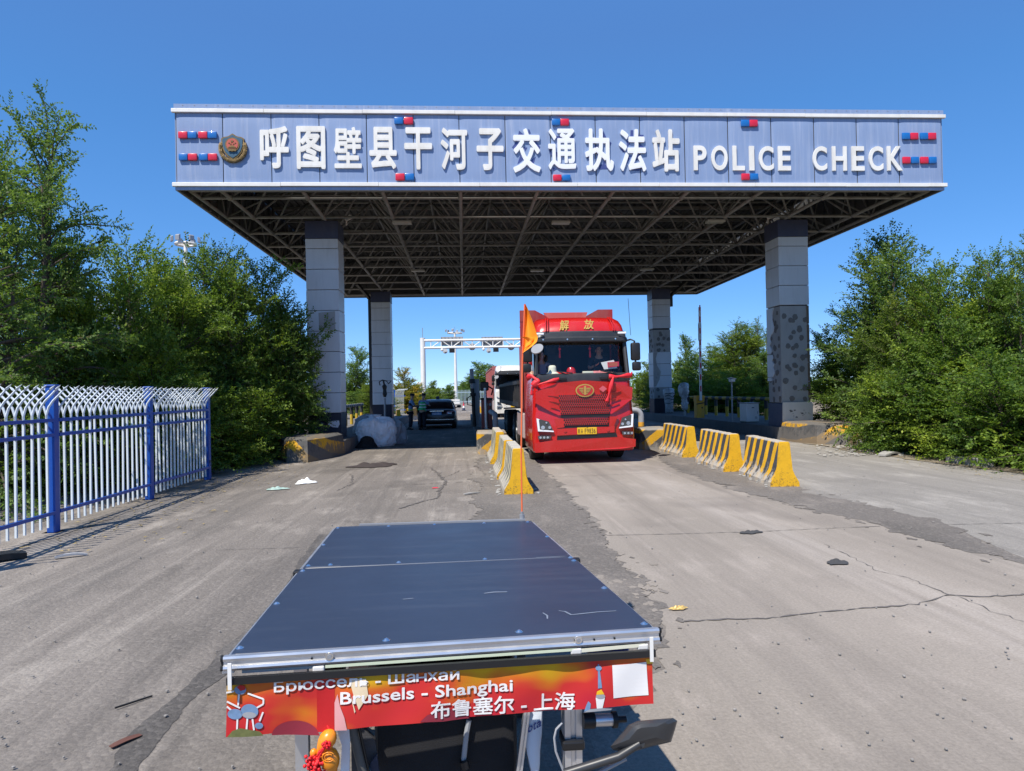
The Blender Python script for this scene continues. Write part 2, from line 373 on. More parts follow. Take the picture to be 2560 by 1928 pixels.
def near(lst, s): 
    def f():
        i = rnd.randrange(len(lst)-1); a, b = lst[i], lst[i+1]
        c = a.lerp(b, rnd.random()) if (a-b).length < 4 else a.copy(); return c+Vector((rnd.gauss(0, s), rnd.gauss(0, s*1.5), 0))
    return f
blobs('asphalt_scraps', M['asphalt'], 40, near(EDGE, .10), .0068, .012, .05); blobs('asphalt_scraps', M['asphalt'], 50, near(E2, .12), .0068, .015, .06)
blobs('worn_patches', M['lane'], 26, lambda: gnd(rnd.uniform(1490, 1640), rnd.uniform(1380, 1580)), .0074, .015, .06)
blobs('worn_patches', M['lane'], 70, lambda: Vector((rnd.uniform(-4.9, -.9), rnd.uniform(5, 15), 0)), .0105, .03, .16) if 0 else None

# ------------------------------------------------------------------ raised traffic islands
def concrete_mat(name, c=(.33, .32, .30), var=.22):
    n = NT(name)
    col = n.mix(n.noise((1.2, 1.2, .6), 7, .65), mul(c, 1-var), mul(c, 1+var))
    col = n.mix(n.math('MULTIPLY', n.ramp(n.noise((5, 5, 1.2), 6, .7), [(.52, 0.), (.72, 1.)]), .55), col, mul(c, .45))
    col = n.mix(n.math('MULTIPLY', n.ramp(n.noise(40, 3, .7), [(.6, 0.), (.8, 1.)]), .4), col, mul(c, .5))
    n.col(col); n.bump(n.noise(25, 6, .7), .4, .02); n.setb(Roughness=.9, Specular_IOR_Level=.2); return n.m
M['concrete'] = concrete_mat('island_concrete')
def stripe_mat(name, kx, kz, period, cx=0., yel=(.66, .36, .02), blk=(.075, .075, .075), wear=.5, chev=True, base=(.28, .26, .23), ky=0., phase=0.):
    n = NT(name); x, y, z = n.xyz()[0:3]
    a = n.math('SUBTRACT', x, cx)
    if chev: a = n.math('ABSOLUTE', a)
    v = n.math('ADD', n.math('ADD', n.math('MULTIPLY', a, kx), n.math('MULTIPLY', z, kz)), n.math('MULTIPLY_ADD', y, ky, phase))
    v = n.math('ADD', v, n.math('MULTIPLY_ADD', n.noise(7, 4), .05, -.025))
    fr = n.math('FRACT', n.math('DIVIDE', v, period))
    s = n.ramp(n.math('PINGPONG', fr, .5), [(.235, 0.), (.262, 1.)])
    yv = n.mix(n.noise(5, 4), mul(yel, .78), mul(yel, 1.12)); bv = n.mix(n.noise(6, 4), mul(blk, .6), mul(blk, 1.6))
    col = n.mix(s, yv, bv)
    col = n.mix(n.ramp(n.math('ADD', z, n.math('MULTIPLY_ADD', n.noise(6, 4), .1, -.05)), [(.53, 0.), (.57, .92)]), col, base)
    wn = n.noise((9, 9, 5), 7, .72); low = n.math('MULTIPLY_ADD', z, -.55, .22)
    wv = n.ramp(n.math('ADD', wn, low), [(.60-.1*wear, 0.), (.72-.1*wear, 1.)])
    col = n.mix(n.math('MULTIPLY', wv, .85), col, base)
    col = n.mix(n.math('MULTIPLY', n.ramp(n.noise(30, 5, .7), [(.62, 0.), (.72, 1.)]), .6), col, (.05, .045, .04))
    n.col(col); n.bump(n.math('ADD', n.math('MULTIPLY', wv, -.8), n.noise(30, 5)), .35, .012); n.setb(Roughness=.75, Specular_IOR_Level=.3); return n.m
def island(name_lbl, outline, h, nose_h, nose_y, m_nose, side_m):
    """kerbed island with a taller painted nose; outline runs counter-clockwise from the nose"""
    t = thing('traffic_island', name_lbl, 'traffic island', (sum(p[0] for p in outline)/len(outline), min(p[1] for p in outline), 0))
    mb = MB(); body = [p for p in outline if p[1] >= nose_y-.01]
    mb.prism([(p[0], p[1], -.05) for p in body], (0, 0, h+.05)); mb.build('island_body', side_m, t, world=True)
    return t
def nose(t, secs, m):
    """secs: list of (outline, z) from the ground up; the painted hump at the island's end"""
    mb = MB(); mb.loft([[(x, y, z) for x, y in o] for o, z in secs])
    return mb.build('painted_nose', m, t, smooth=30, world=True)
def inset(o, d, c): return [(p[0]+(c[0]-p[0])*d, p[1]+(c[1]-p[1])*d) for p in o]
def dens(o, k=4):
    r = []
    for i in range(len(o)):
        a, b = o[i], o[(i+1) % len(o)]
        r += [(a[0]+(b[0]-a[0])*j/k, a[1]+(b[1]-a[1])*j/k) for j in range(k)]
    return r
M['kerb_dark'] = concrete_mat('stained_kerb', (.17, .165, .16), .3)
# left island under the near and far left pillars
T = thing('traffic_island', 'raised kerb island with worn chevron nose under the left pillars', 'traffic island', (-4.6, 17.9, 0))
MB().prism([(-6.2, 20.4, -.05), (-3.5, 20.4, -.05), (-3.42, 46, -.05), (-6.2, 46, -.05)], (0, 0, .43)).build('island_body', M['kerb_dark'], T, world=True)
o = dens([(-5.6, 20.39), (-5.0, 18.9), (-4.55, 18.0), (-4.0, 17.95), (-3.62, 19.0), (-3.47, 20.39)])
M['chev_l'] = stripe_mat('worn_chevron_paint', 1.0, 1.0, .62, cx=.15, wear=1.35, base=(.12, .115, .105), phase=.12)
nose(T, [(o, 0), (inset(o, .03, (-4.5, 19.8)), .3), (inset(o, .07, (-4.5, 19.8)), .56), (inset(o, .18, (-4.5, 19.8)), .62)], M['chev_l'])
# middle island between the car lane and the truck lane
T = thing('traffic_island', 'narrow island with diagonally striped end between car lane and truck lane', 'traffic island', (.7, 18.9, 0))
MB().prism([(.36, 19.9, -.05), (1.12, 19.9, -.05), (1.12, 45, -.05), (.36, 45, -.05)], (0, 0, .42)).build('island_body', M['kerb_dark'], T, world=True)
o = dens([(.32, 19.89), (.32, 19.05), (.42, 18.92), (1.05, 18.92), (1.15, 19.05), (1.15, 19.89)])
M['diag_m'] = stripe_mat('diagonal_paint', -.75, 1.0, .56, chev=False, wear=.5, phase=.32)
nose(T, [(o, 0), (inset(o, .02, (.72, 19.6)), .56), (inset(o, .1, (.72, 19.6)), .62)], M['diag_m'])
# island right of the truck
T = thing('traffic_island', 'island with diagonally striped end half hidden beside the red truck', 'traffic island', (5.3, 19, 0))
MB().prism([(4.92, 20.1, -.05), (5.72, 20.1, -.05), (5.72, 45, -.05), (4.92, 45, -.05)], (0, 0, .42)).build('island_body', M['kerb_dark'], T, world=True)
o = dens([(4.88, 20.09), (4.88, 19.2), (5.0, 19.05), (5.6, 19.05), (5.76, 19.2), (5.76, 20.09)])
M['diag_r'] = stripe_mat('diagonal_paint_dark', -.8, 1.0, .56, chev=False, wear=.35, phase=.2)
nose(T, [(o, 0), (inset(o, .02, (5.3, 19.7)), .54), (inset(o, .1, (5.3, 19.7)), .6)], M['diag_r'])
# right island with the gate and cabinet
T = thing('traffic_island', 'wide kerb island with worn chevron nose under the right pillars', 'traffic island', (11.4, 18.9, 0))
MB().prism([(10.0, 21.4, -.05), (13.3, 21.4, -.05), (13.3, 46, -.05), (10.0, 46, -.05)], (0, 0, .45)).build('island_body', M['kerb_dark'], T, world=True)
o = dens([(9.98, 21.39), (9.98, 20.4), (10.15, 19.4), (10.7, 18.75), (11.6, 18.95), (12.3, 19.6), (12.7, 21.39)])
M['chev_r'] = stripe_mat('faded_chevron_paint', .9, 1.0, .66, cx=.05, wear=1.5, phase=.1, base=(.14, .13, .12))
nose(T, [(o, 0), (inset(o, .03, (11.2, 20.6)), .35), (inset(o, .06, (11.2, 20.6)), .55), (inset(o, .15, (11.2, 20.6)), .6)], M['chev_r'])
# kerb stones along the right verge
for i, (x, y, rz) in enumerate([(10.5, 17.0, 1.75), (11.4, 18.55, .2), (10.35, 13.6, 1.6)]):
    mb = MB(); mb.bbox((-.55, -.1, -.03), (.55, .1, .17), .02)
    o = mb.build('kerb_stone', M['concrete']); o.location = (x, y, 0); o.rotation_euler = (0, .03, rz)
    setp(o, ['broken kerb stone at the foot of the right bushes', 'kerb stone lying just right of the chevron island nose', 'kerb stone under the bushes nearest the right picture edge'][i], 'kerb stone', 'kerb stones along the right verge')
# ------------------------------------------------------------------ lettering
TX = bpy.data.curves.new('lettering', 'FONT'); TXO = bpy.data.objects.new('lettering', TX); COL.objects.link(TXO)
def glyph(body, offset=0., ext=.05, res=3, shear=0., bold=0.):
    """outline text as an extruded mesh: vertices in a unit box (x, y in 0..1), faces, aspect"""
    TX.offset = offset; TX.extrude = ext; TX.resolution_u = res; TX.shear = shear; TX.size = 1
    v = []; f = []; x = 0
    for part in ([q for q in body.replace('н', '|н|').split('|') if q] if 'н' in body else [body]):
        TX.body = 'H' if part == 'н' else part               # the small crossbar letter is the capital lowered
        bpy.context.view_layer.update()
        ev = TXO.evaluated_get(bpy.context.evaluated_depsgraph_get()); me = ev.to_mesh()
        w = np.array([q.co for q in me.vertices]); b = len(v); f += [[k+b for k in p.vertices] for p in me.polygons]; ev.to_mesh_clear()
        if part == 'н': w[:, 1] *= .75; w[:, 0] *= .86
        w[:, 0] += x-w[:, 0].min()+(.075 if x else 0); x = w[:, 0].max(); v = w if b == 0 else np.concatenate([v, w])
    if bold:                                             # heavier strokes: the outline repeated in a ring, each a hair deeper
        n = len(v); vv = [v]; ff = list(f)
        for k in range(12):
            a = 2*math.pi*k/12; w = v.copy(); w[:, 0] += bold*math.cos(a); w[:, 1] += bold*math.sin(a); w[:, 2] *= 1-.006*(k+1); vv.append(w); ff += [[i+n*(k+1) for i in q] for q in f]
        v = np.concatenate(vv); f = ff
    lo = v.min(0); hi = v.max(0); asp = (hi[0]-lo[0])/(hi[1]-lo[1])
    v[:, 0] = (v[:, 0]-lo[0])/(hi[0]-lo[0]); v[:, 1] = (v[:, 1]-lo[1])/(hi[1]-lo[1]); v[:, 2] = (v[:, 2]+ext)/(2*ext)
    return v, f, asp
def text_mb(body, fn, offset=0., res=3, shear=0., ext=.05, bold=0.):
    """fn(u, v, w) places the unit box"""
    v, f, a = glyph(body, offset, ext, res, shear, bold); mb = MB(); mb.add([tuple(fn(*p)) for p in v], f); return mb

# ------------------------------------------------------------------ canopy of the checkpoint
CX0, CX1, CY0, CY1, ZB, ZT = -8.05, 14.77, 20.17, 42.69, 7.607, 10.036
CAN = thing('checkpoint_canopy', 'large police check canopy with blue lettered fascia on four pillars', 'canopy', (3.36, 31.4, 0))   # built at the size first measured, then set to its true size below
def panel_mat(name, c):
    n = NT(name)
    col = n.mix(n.noise((1.2, 1, .5), 4), mul(c, .90), mul(c, 1.08))
    stv = n.noise((9, 9, .35), 6, .7)
    col = n.mix(n.math('MULTIPLY', n.ramp(stv, [(.5, 0.), (.8, 1.)]), .45), col, (.52, .56, .66))
    st2 = n.noise((14, 14, .5), 5, .7, loc=(3, 1, 2))
    col = n.mix(n.math('MULTIPLY', n.ramp(st2, [(.58, 0.), (.8, 1.)]), .4), col, (.16, .19, .29))
    sp = n.noise((20, 20, 20), 3, .8)
    col = n.mix(n.math('MULTIPLY', n.ramp(sp, [(.72, 0.), (.78, 1.)]), .5), col, (.1, .11, .15))
    n.col(col); n.setb(Roughness=.42, Specular_IOR_Level=.4); return n.m
M['panel'] = panel_mat('weathered_blue_panel', (.23, .315, .505))
M['panel_in'] = mat('fascia_back', (.10, .10, .098), .6, .1, var=.2)
seams = [436.5, 557.6, 678.6, 798.5, 917, 1034, 1148.5, 1263.5, 1376.5, 1489, 1600, 1711.5, 1820, 1928, 2035, 2141.5, 2247, 2351]
sx = [CX0+.04]+[at(p, 370, CY0).x for p in seams[1:-1]]+[CX1-.04]
for i, (a, b) in enumerate(zip(sx, sx[1:])):
    mb = MB()
    def fp(u, v, a=a, b=b):
        uu = u*2-1; vv = v*2-1
        d = .016*(1-abs(uu)**9)*(1-abs(vv)**20)
        return (a+.012+(b-a-.024)*u, CY0-.0-d, 7.82+(9.79-7.82)*v)
    mb.grid(fp, 14, 10); mb.build('fascia_panel', M['panel'], CAN, smooth='all', world=True)
mb = MB()   # backing sheets on the four sides
mb.box((CX0+.02, CY0+.03, ZB+.03), (CX1-.02, CY0+.07, ZT-.02)); mb.box((CX0+.02, CY1-.07, ZB), (CX1-.02, CY1-.03, ZT-.02))
mb.box((CX0+.03, CY0+.08, ZB), (CX0+.07, CY1-.08, ZT-.02)); mb.box((CX1-.07, CY0+.08, ZB), (CX1-.03, CY1-.08, ZT-.02))
for y in np.arange(CY0+.9, CY1-.5, .75):      # upright ribs inside the side fascias
    mb.box((CX0+.075, y-.03, ZB+.02), (CX0+.14, y+.03, ZT-.1)); mb.box((CX1-.14, y-.03, ZB+.02), (CX1-.075, y+.03, ZT-.1))
for x in np.arange(CX0+.7, CX1-.5, .75): mb.box((x-.03, CY1-.14, ZB+.02), (x+.03, CY1-.075, ZT-.1))
mb.build('fascia_backing', M['panel_in'], CAN, world=True)
mb = MB()
for x0, x1, y0, y1 in ((CX0, CX1, CY0-.02, CY0+.025), (CX0-.004, CX0+.025, CY0+.03, CY1), (CX1-.025, CX1+.004, CY0+.03, CY1), (CX0+.03, CX1-.03, CY1-.025, CY1+.01)):
    mb.box((x0, y0-(.035 if y0 < CY0 else 0), 9.91), (x1, y1, ZT)); mb.box((x0, y0, ZB-.01), (x1, y1, 7.685))
    if x1-x0 < 1 or y0 > 30: mb.box((x0, y0, 7.82), (x1, y1, 9.83))

mb.build('edge_flashing', M['panel'], CAN, world=True)
rnd = random.Random(3)
for z0, z1, pr in ((9.80, 9.905, .075), (7.695, 7.805, .075)):
    cuts = [CX0-.07]; 
    while cuts[-1] < CX1-3: cuts.append(cuts[-1]+rnd.uniform(2.4, 3.1))
    cuts.append(CX1+.07)
    for a, b in zip(cuts, cuts[1:]):
        mb = MB(); dz = rnd.uniform(-.004, .004); mb.bbox((a+.003, CY0-pr, z0+dz), (b-.003, CY0+.02, z1+dz), .008)
        mb.build('white_trim', M['white_paint'], CAN, world=True)
mb = MB()
for k in range(70):
    x = CX0+.25+k*.325
    for z in (9.995,): mb.box((x-.012, CY0-.062, z-.012), (x+.012, CY0-.054, z+.012))
mb.build('flashing_screws', M['grey_metal'], CAN, world=True)

FY = CY0-.022
def onfas(px0, py0, px1, py1, dep=.07):
    a = at(px0, py1, FY); b = at(px1, py0, FY)
    return lambda u, v, w: (a.x+(b.x-a.x)*u, FY-dep*w, a.z+(b.z-a.z)*v)
zh = [('呼', 651.7, 317, 722, 422), ('图', 743, 317, 813, 423.6), ('壁', 836, 319, 903.4, 421.7), ('县', 924.6, 319, 991, 423.6), ('干', 1012, 320, 1079.5, 425),
      ('河', 1103, 321, 1167.5, 425.5), ('子', 1192.4, 322, 1257.7, 426.5), ('交', 1283, 322.5, 1350, 432.7), ('通', 1371, 323, 1438.7, 425), ('执', 1463, 323, 1532, 429),
      ('法', 1548, 324.5, 1613, 430), ('站', 1631, 325, 1697, 430)]
for ch, *b in zh:
    new = ch in '交通执法'
    text_mb(ch, onfas(*b, dep=.05), bold=.027 if ch not in '壁通' else .02).build('sign_letter', M['letter_new' if new else 'letter'], CAN, world=True, label=('bright white sign character ' if new else 'weathered white sign character ')+ch)
c3 = lambda x: 1650+.339*x
for ch, x0, x1, y0, y1 in (('P', 248, 338, 370, 551), ('O', 378, 493, 370, 551), ('L', 535, 618, 371, 552), ('I', 657, 689, 373, 553), ('C', 728, 831, 374, 553), ('E', 870, 957, 374, 553),
        ('C', 1125, 1224, 375, 553), ('H', 1268, 1370, 375, 554), ('E', 1412, 1499, 375, 554), ('C', 1538, 1638, 375, 554), ('K', 1673, 1780, 374, 553)):
    text_mb(ch, onfas(c3(x0), 240+.339*y0, c3(x1), 240+.339*y1, dep=.05), offset=.022, res=6).build('sign_letter', M['letter'], CAN, world=True, label='white sign letter '+ch)
# dark traces of removed characters around the four newer ones
M['trace'] = mat('dark_paint_trace', (.035, .06, .22), .6, var=.3)
tr = [[(322,516),(345,555),(385,470),(370,440),(350,480)],[(392,350),(385,390),(410,440),(436,385)],[(485,335),(485,380),(512,380),(497,340)],[(520,450),(575,580),(607,515),(545,440)],[(410,580),(375,690),(440,640)],[(440,515),(455,560),(475,520)],[(560,610),(515,650),(535,700)],
      [(760,400),(820,410),(830,440),(760,436)],[(905,340),(900,440),(942,430),(935,380)],[(700,530),(720,580),(720,610),(698,570)],[(760,560),(790,570),(770,620)],[(735,720),(775,735),(740,752)],[(945,530),(957,540),(955,580),(945,580)],
      [(1240,350),(1240,420),(1270,420)],[(1060,600),(1090,650),(1085,590)],[(1290,440),(1322,475),(1300,530),(1290,520)],[(1200,690),(1265,690),(1290,738),(1195,738)],[(1160,500),(1190,500),(1175,560),(1150,560)],[(1235,660),(1260,660),(1255,690),(1235,690)],
      [(1515,345),(1510,420),(1540,410),(1540,345)],[(1580,390),(1645,393),(1640,415),(1580,415)],[(1412,520),(1435,570),(1460,560)],[(1600,480),(1655,520),(1600,530)],[(1470,600),(1530,600),(1490,660),(1470,700)],[(1520,735),(1630,735),(1600,752),(1530,752)],[(1560,580),(1610,580),(1580,650),(1545,650)],[(1470,440),(1510,480),(1480,520)]]
for q in tr:
    ps = [at(1200+.2486*x, 240+.2486*y, FY+.008) for x, y in q]; mb = MB(); mb.prism([(p.x, CY0-.021, p.z) for p in ps], (0, .012, 0)); mb.build('paint_trace', M['trace'], CAN, world=True)
# red and blue lamp covers
c1 = lambda x, y: (400+.3843*x, 240+.3841*y); c2 = lambda x, y: (1200+.2486*x, 240+.2486*y); c3f = lambda x, y: (1650+.339*x, 240+.339*y)
lamps = [(c1, 'RBRB', [(122,182),(184,242),(252,312),(313,373)], 235, 280), (c1, 'BRBR', [(125,183),(186,245),(256,314),(316,375)], 378, 423), (c1, 'BR', [(1525,1582),(1588,1647)], 142, 188),
         (c1, 'RB', [(1533,1592),(1597,1653)], 507, 553), (c2, 'BR', [(722,805),(808,893)], 235, 302), (c2, 'RB', [(733,818),(825,908)], 795, 858), (c3f, 'BR', [(593,655),(656,716)], 180, 230),
         (c3f, 'RB', [(597,657),(661,720)], 575, 623), (c3f, 'BRBR', [(1780,1837),(1842,1898),(1912,1970),(1972,2030)], 275, 325), (c3f, 'RBRB', [(1783,1840),(1847,1903),(1914,1972),(1977,2033)], 452, 502)]
for f, cs, xs, y0, y1 in lamps:
    for cc, (x0, x1) in zip(cs, xs):
        a = at(*f(x0, y1), FY); b = at(*f(x1, y0), FY); mb = MB(); mb.bbox((a.x, FY-.065, a.z), (b.x, FY+.0, b.z), .025)
        mb.build('lamp_cover', M['red_lamp' if cc == 'R' else 'blue_lamp'], CAN, smooth=30, world=True, label='red lamp cover' if cc == 'R' else 'blue lamp cover')
# round shield emblem with wreath
ec = at(400+.3843*477, 240+.3841*338, FY); er = (at(400+.3843*570, 370, FY).x-at(400+.3843*384, 370, FY).x)/2
M['gold'] = mat('weathered_gold', (.20, .13, .045), .5, .35, var=.35, scale=14, bump=.4, bscale=40)
M['emb_blue'] = mat('emblem_blue', (.035, .10, .16), .5, var=.25, scale=10)
M['emb_red'] = mat('emblem_red', (.50, .10, .07), .5, var=.2, scale=10)
def E(x, z, y=0): return (ec.x+x*er, FY-y*.5, ec.z+z*er)
EM = MB()
sh = [(-.80,.62),(-.62,.72),(-.3,.78),(0,.98),(.3,.78),(.62,.72),(.80,.62),(.78,.1),(.62,-.36),(.36,-.68),(0,-.92),(-.36,-.68),(-.62,-.36),(-.78,.1)]
EM.prism([E(x, z, .12) for x, z in sh], (0, .14, 0)); emb = EM.build('emblem', M['gold'], CAN, world=True)
mb = MB(); mb.prism([E(x*.88, z*.88+.02, .145) for x, z in sh], (0, .03, 0)); mb.build('emblem_field', M['emb_blue'], emb, world=True)
mb = MB(); mb.prism([E(.50*math.cos(t), .16+.50*math.sin(t)*1.0, .175) for t in np.linspace(0, 2*math.pi, 25)[:-1]], (0, .04, 0)); mb.build('emblem_ring', M['gold'], emb, world=True)
mb = MB(); mb.prism([E(.41*math.cos(t), .17+.41*math.sin(t), .195) for t in np.linspace(0, 2*math.pi, 25)[:-1]], (0, .03, 0)); mb.build('emblem_disc', M['emb_red'], emb, world=True)
mb = MB()
def star(cx, cz, r, y): return [E(cx+(r if k % 2 == 0 else r*.42)*math.sin(k*math.pi/5), cz+(r if k % 2 == 0 else r*.42)*math.cos(k*math.pi/5), y) for k in range(10)]
mb.prism(star(0, .38, .12, .215), (0, .025, 0))
for x, z in ((-.22, .26), (-.1, .18), (.1, .18), (.22, .26)): mb.prism(star(x, z, .06, .215), (0, .025, 0))
mb.prism([E(x, z, .215) for x, z in ((-.27,-.06),(.27,-.06),(.23,0),(.12,.03),(.08,.09),(-.08,.09),(-.12,.03),(-.23,0))], (0, .025, 0))
for k in range(3): mb.box(E(-.26, -.2+k*.05, .205), E(.26, -.18+k*.05, .19))
mb.prism([E(x, z, .22) for x, z in ((-.3,-.2),(.3,-.2),(.26,-.34),(.1,-.3),(0,-.36),(-.1,-.3),(-.26,-.34))], (0, .03, 0))
mb.build('emblem_relief', M['gold'], emb, world=True)
for s in (-1, 1):                                        # leaf wreath at both sides
    mb = MB(); rnd = random.Random(5)
    for k in range(17):
        t = R(-95+k*6.8); cx, cz = math.cos(t)*.86*s, math.sin(t)*.88-.08
        for q in (-1, 0, 1):
            ang = t+math.pi/2+q*.55; dx, dz = math.cos(ang)*s, math.sin(ang); L = .26 if q else .3
            p0 = (cx-dx*.05, cz-dz*.05); p1 = (cx+dx*L, cz+dz*L); nx, nz = -dz*.06, dx*.06; yy = .10+.012*(k % 4)+.02*(q == 0)
            mb.prism([E(*p0, yy), E((p0[0]+p1[0])/2+nx, (p0[1]+p1[1])/2+nz, yy+.02), E(*p1, yy), E((p0[0]+p1[0])/2-nx, (p0[1]+p1[1])/2-nz, yy+.02)], (0, .05, 0))
    mb.build('emblem_wreath', M['gold'], emb, world=True)

# space frame under the roof
bx = [CX0+.28]+[-6.9+2.3*k for k in range(10)]+[CX1-.28]; by = [CY0+.3]+[21.25+2.3*k for k in range(10)]+[CY1-.35]
zb, zt = 7.68, 9.12; rr = .052
for x in bx: MB().tube([(x, by[0], zb), (x, by[-1], zb)], rr*1.15, 7).build('bottom_chord', M['steel'], CAN, smooth='all', world=True)
for y in by: MB().tube([(bx[0], y, zb), (bx[-1], y, zb)], rr*.95, 7).build('bottom_chord', M['steel'], CAN, smooth='all', world=True)
tx = [(a+b)/2 for a, b in zip(bx[1:-1], bx[2:-1])]; ty = [(a+b)/2 for a, b in zip(by[1:-1], by[2:-1])]
for x in tx: MB().tube([(x, ty[0], zt), (x, ty[-1], zt)], rr*.85, 6).build('top_chord', M['steel'], CAN, smooth='all', world=True)
for y in ty: MB().tube([(tx[0], y, zt), (tx[-1], y, zt)], rr*.85, 6).build('top_chord', M['steel'], CAN, smooth='all', world=True)
for i, x in enumerate(tx):
    for j, y in enumerate(ty):
        mb = MB()
        for a in (0, 1):
            for b in (0, 1): mb.tube([(bx[i+1+a], by[j+1+b], zb), (x, y, zt)], rr*.72, 5)
        mb.ball((x, y, zt), .09, 8, 5); mb.ball((bx[i+1], by[j+1], zb), .095, 8, 5)
        mb.tube([(x, y, zt), (x, y, 9.45)], .035, 5); mb.build('web_members', M['steel'], CAN, smooth='all', world=True)
for j, y in enumerate(by):
    for e, xx in ((0, tx[0]), (1, tx[-1])):
        x = bx[0] if e == 0 else bx[-1]
        mb = MB()
        if 0 < j < len(by)-2: mb.tube([(x, y, zb), (xx, ty[min(j-1, len(ty)-1)], zt)], rr*.65, 5); mb.tube([(x, by[j], zb), (x, by[j]+1.1, 9.5)], rr*.6, 5); mb.tube([(x, by[j]+2.2, zb), (x, by[j]+1.1, 9.5)], rr*.6, 5); mb.build('edge_bracing', M['steel'], CAN, smooth='all', world=True)
for i, x in enumerate(bx):
    if 0 < i < len(bx)-2:
        mb = MB(); mb.tube([(x, by[0], zb), (tx[min(i-1, len(tx)-1)], ty[0], zt)], rr*.65, 5); mb.tube([(x, by[-1], zb), (tx[min(i-1, len(tx)-1)], ty[-1], zt)], rr*.65, 5)
        mb.tube([(x, by[0]+.02, zb), (x+1.1, by[0]-.1, 9.5)], rr*.6, 5); mb.tube([(x+2.2, by[0]+.02, zb), (x+1.1, by[0]-.1, 9.5)], rr*.6, 5); mb.build('edge_bracing', M['steel'], CAN, smooth='all', world=True)
mb = MB()
for k in range(11):
    y = 20.9+k*2.12; mb.box((CX0+.2, y-.04, 9.46), (CX1-.2, y+.04, 9.58))
mb.build('purlins', M['steel'], CAN, world=True)
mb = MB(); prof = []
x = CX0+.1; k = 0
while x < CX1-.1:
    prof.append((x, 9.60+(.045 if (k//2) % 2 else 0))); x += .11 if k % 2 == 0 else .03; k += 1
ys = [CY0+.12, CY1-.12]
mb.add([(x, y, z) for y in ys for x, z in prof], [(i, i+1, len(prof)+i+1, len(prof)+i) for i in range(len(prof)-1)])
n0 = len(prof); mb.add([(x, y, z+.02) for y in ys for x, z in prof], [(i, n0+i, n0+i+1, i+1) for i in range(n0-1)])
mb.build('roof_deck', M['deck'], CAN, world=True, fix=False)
M['diffuser'] = mat('lamp_diffuser', (.40, .39, .36), .4, var=.04)
for px, py in ((1005, 560), (1402, 560), (1788, 557), (1045, 679), (1343, 679), (1618, 676)):
    d = ray(px, py); t = (7.5-EYE)/d.z; p = Vector((d.x*t, d.y*t, 7.5)); mb = MB(); mb.bbox((p.x-.32, p.y-.16, 7.5), (p.x+.32, p.y+.16, 7.585), .02)
    l = mb.build('ceiling_light', M['diffuser'], CAN, world=True); MB().box((p.x-.02, p.y-.02, 7.585), (p.x+.02, p.y+.02, 7.65)).build('light_hanger', M['grey_metal'], l, world=True)
for px, py in ((866, 548), (1920, 543)):
    p = at(px, py, 24.6); mb = MB(); mb.tube([p, p+Vector((.18, -.35, -.02))], [.075, .085], 10); mb.tube([p, (p.x, p.y, 7.66)], .03, 6); mb.build('camera_housing', M['white_paint'], CAN, smooth=True, world=True)

# pillars
def tile_mat(name, c, blot=.3):
    n = NT(name)
    col = n.mix(n.noise((.8, .8, .8), 5), mul(c, .86), mul(c, 1.1))
    col = n.mix(n.math('MULTIPLY', n.ramp(n.noise((5, 5, .8), 6, .7), [(.5, 0.), (.8, 1.)]), blot), col, mul(c, .45))
    n.col(col); n.setb(Roughness=.4, Specular_IOR_Level=.4); return n.m
M['tile'] = tile_mat('pillar_cladding', (.60, .64, .69)); M['tile_w'] = tile_mat('white_cladding', (.66, .64, .60), .2); M['joint'] = mat('dark_joint', (.02, .022, .03), .7)
def bare_mat():
    n = NT('bare_concrete_with_glue_dabs')
    c = (.37, .375, .375); col = n.mix(n.noise((1.5, 1.5, .8), 7, .65), mul(c, .7), mul(c, 1.2))
    col = n.mix(n.math('MULTIPLY', n.ramp(n.noise((4, 4, 2), 6, .7), [(.55, 0.), (.7, 1.)]), .4), col, mul(c, .45))
    n.col(col); n.bump(n.noise(18, 6, .7), .35, .02); n.setb(Roughness=.92, Specular_IOR_Level=.2); return n.m
M['bare'] = bare_mat(); M['dab'] = mat('glue_dab', (.16, .155, .15), .95, var=.35, scale=12, bump=.6, bscale=40)
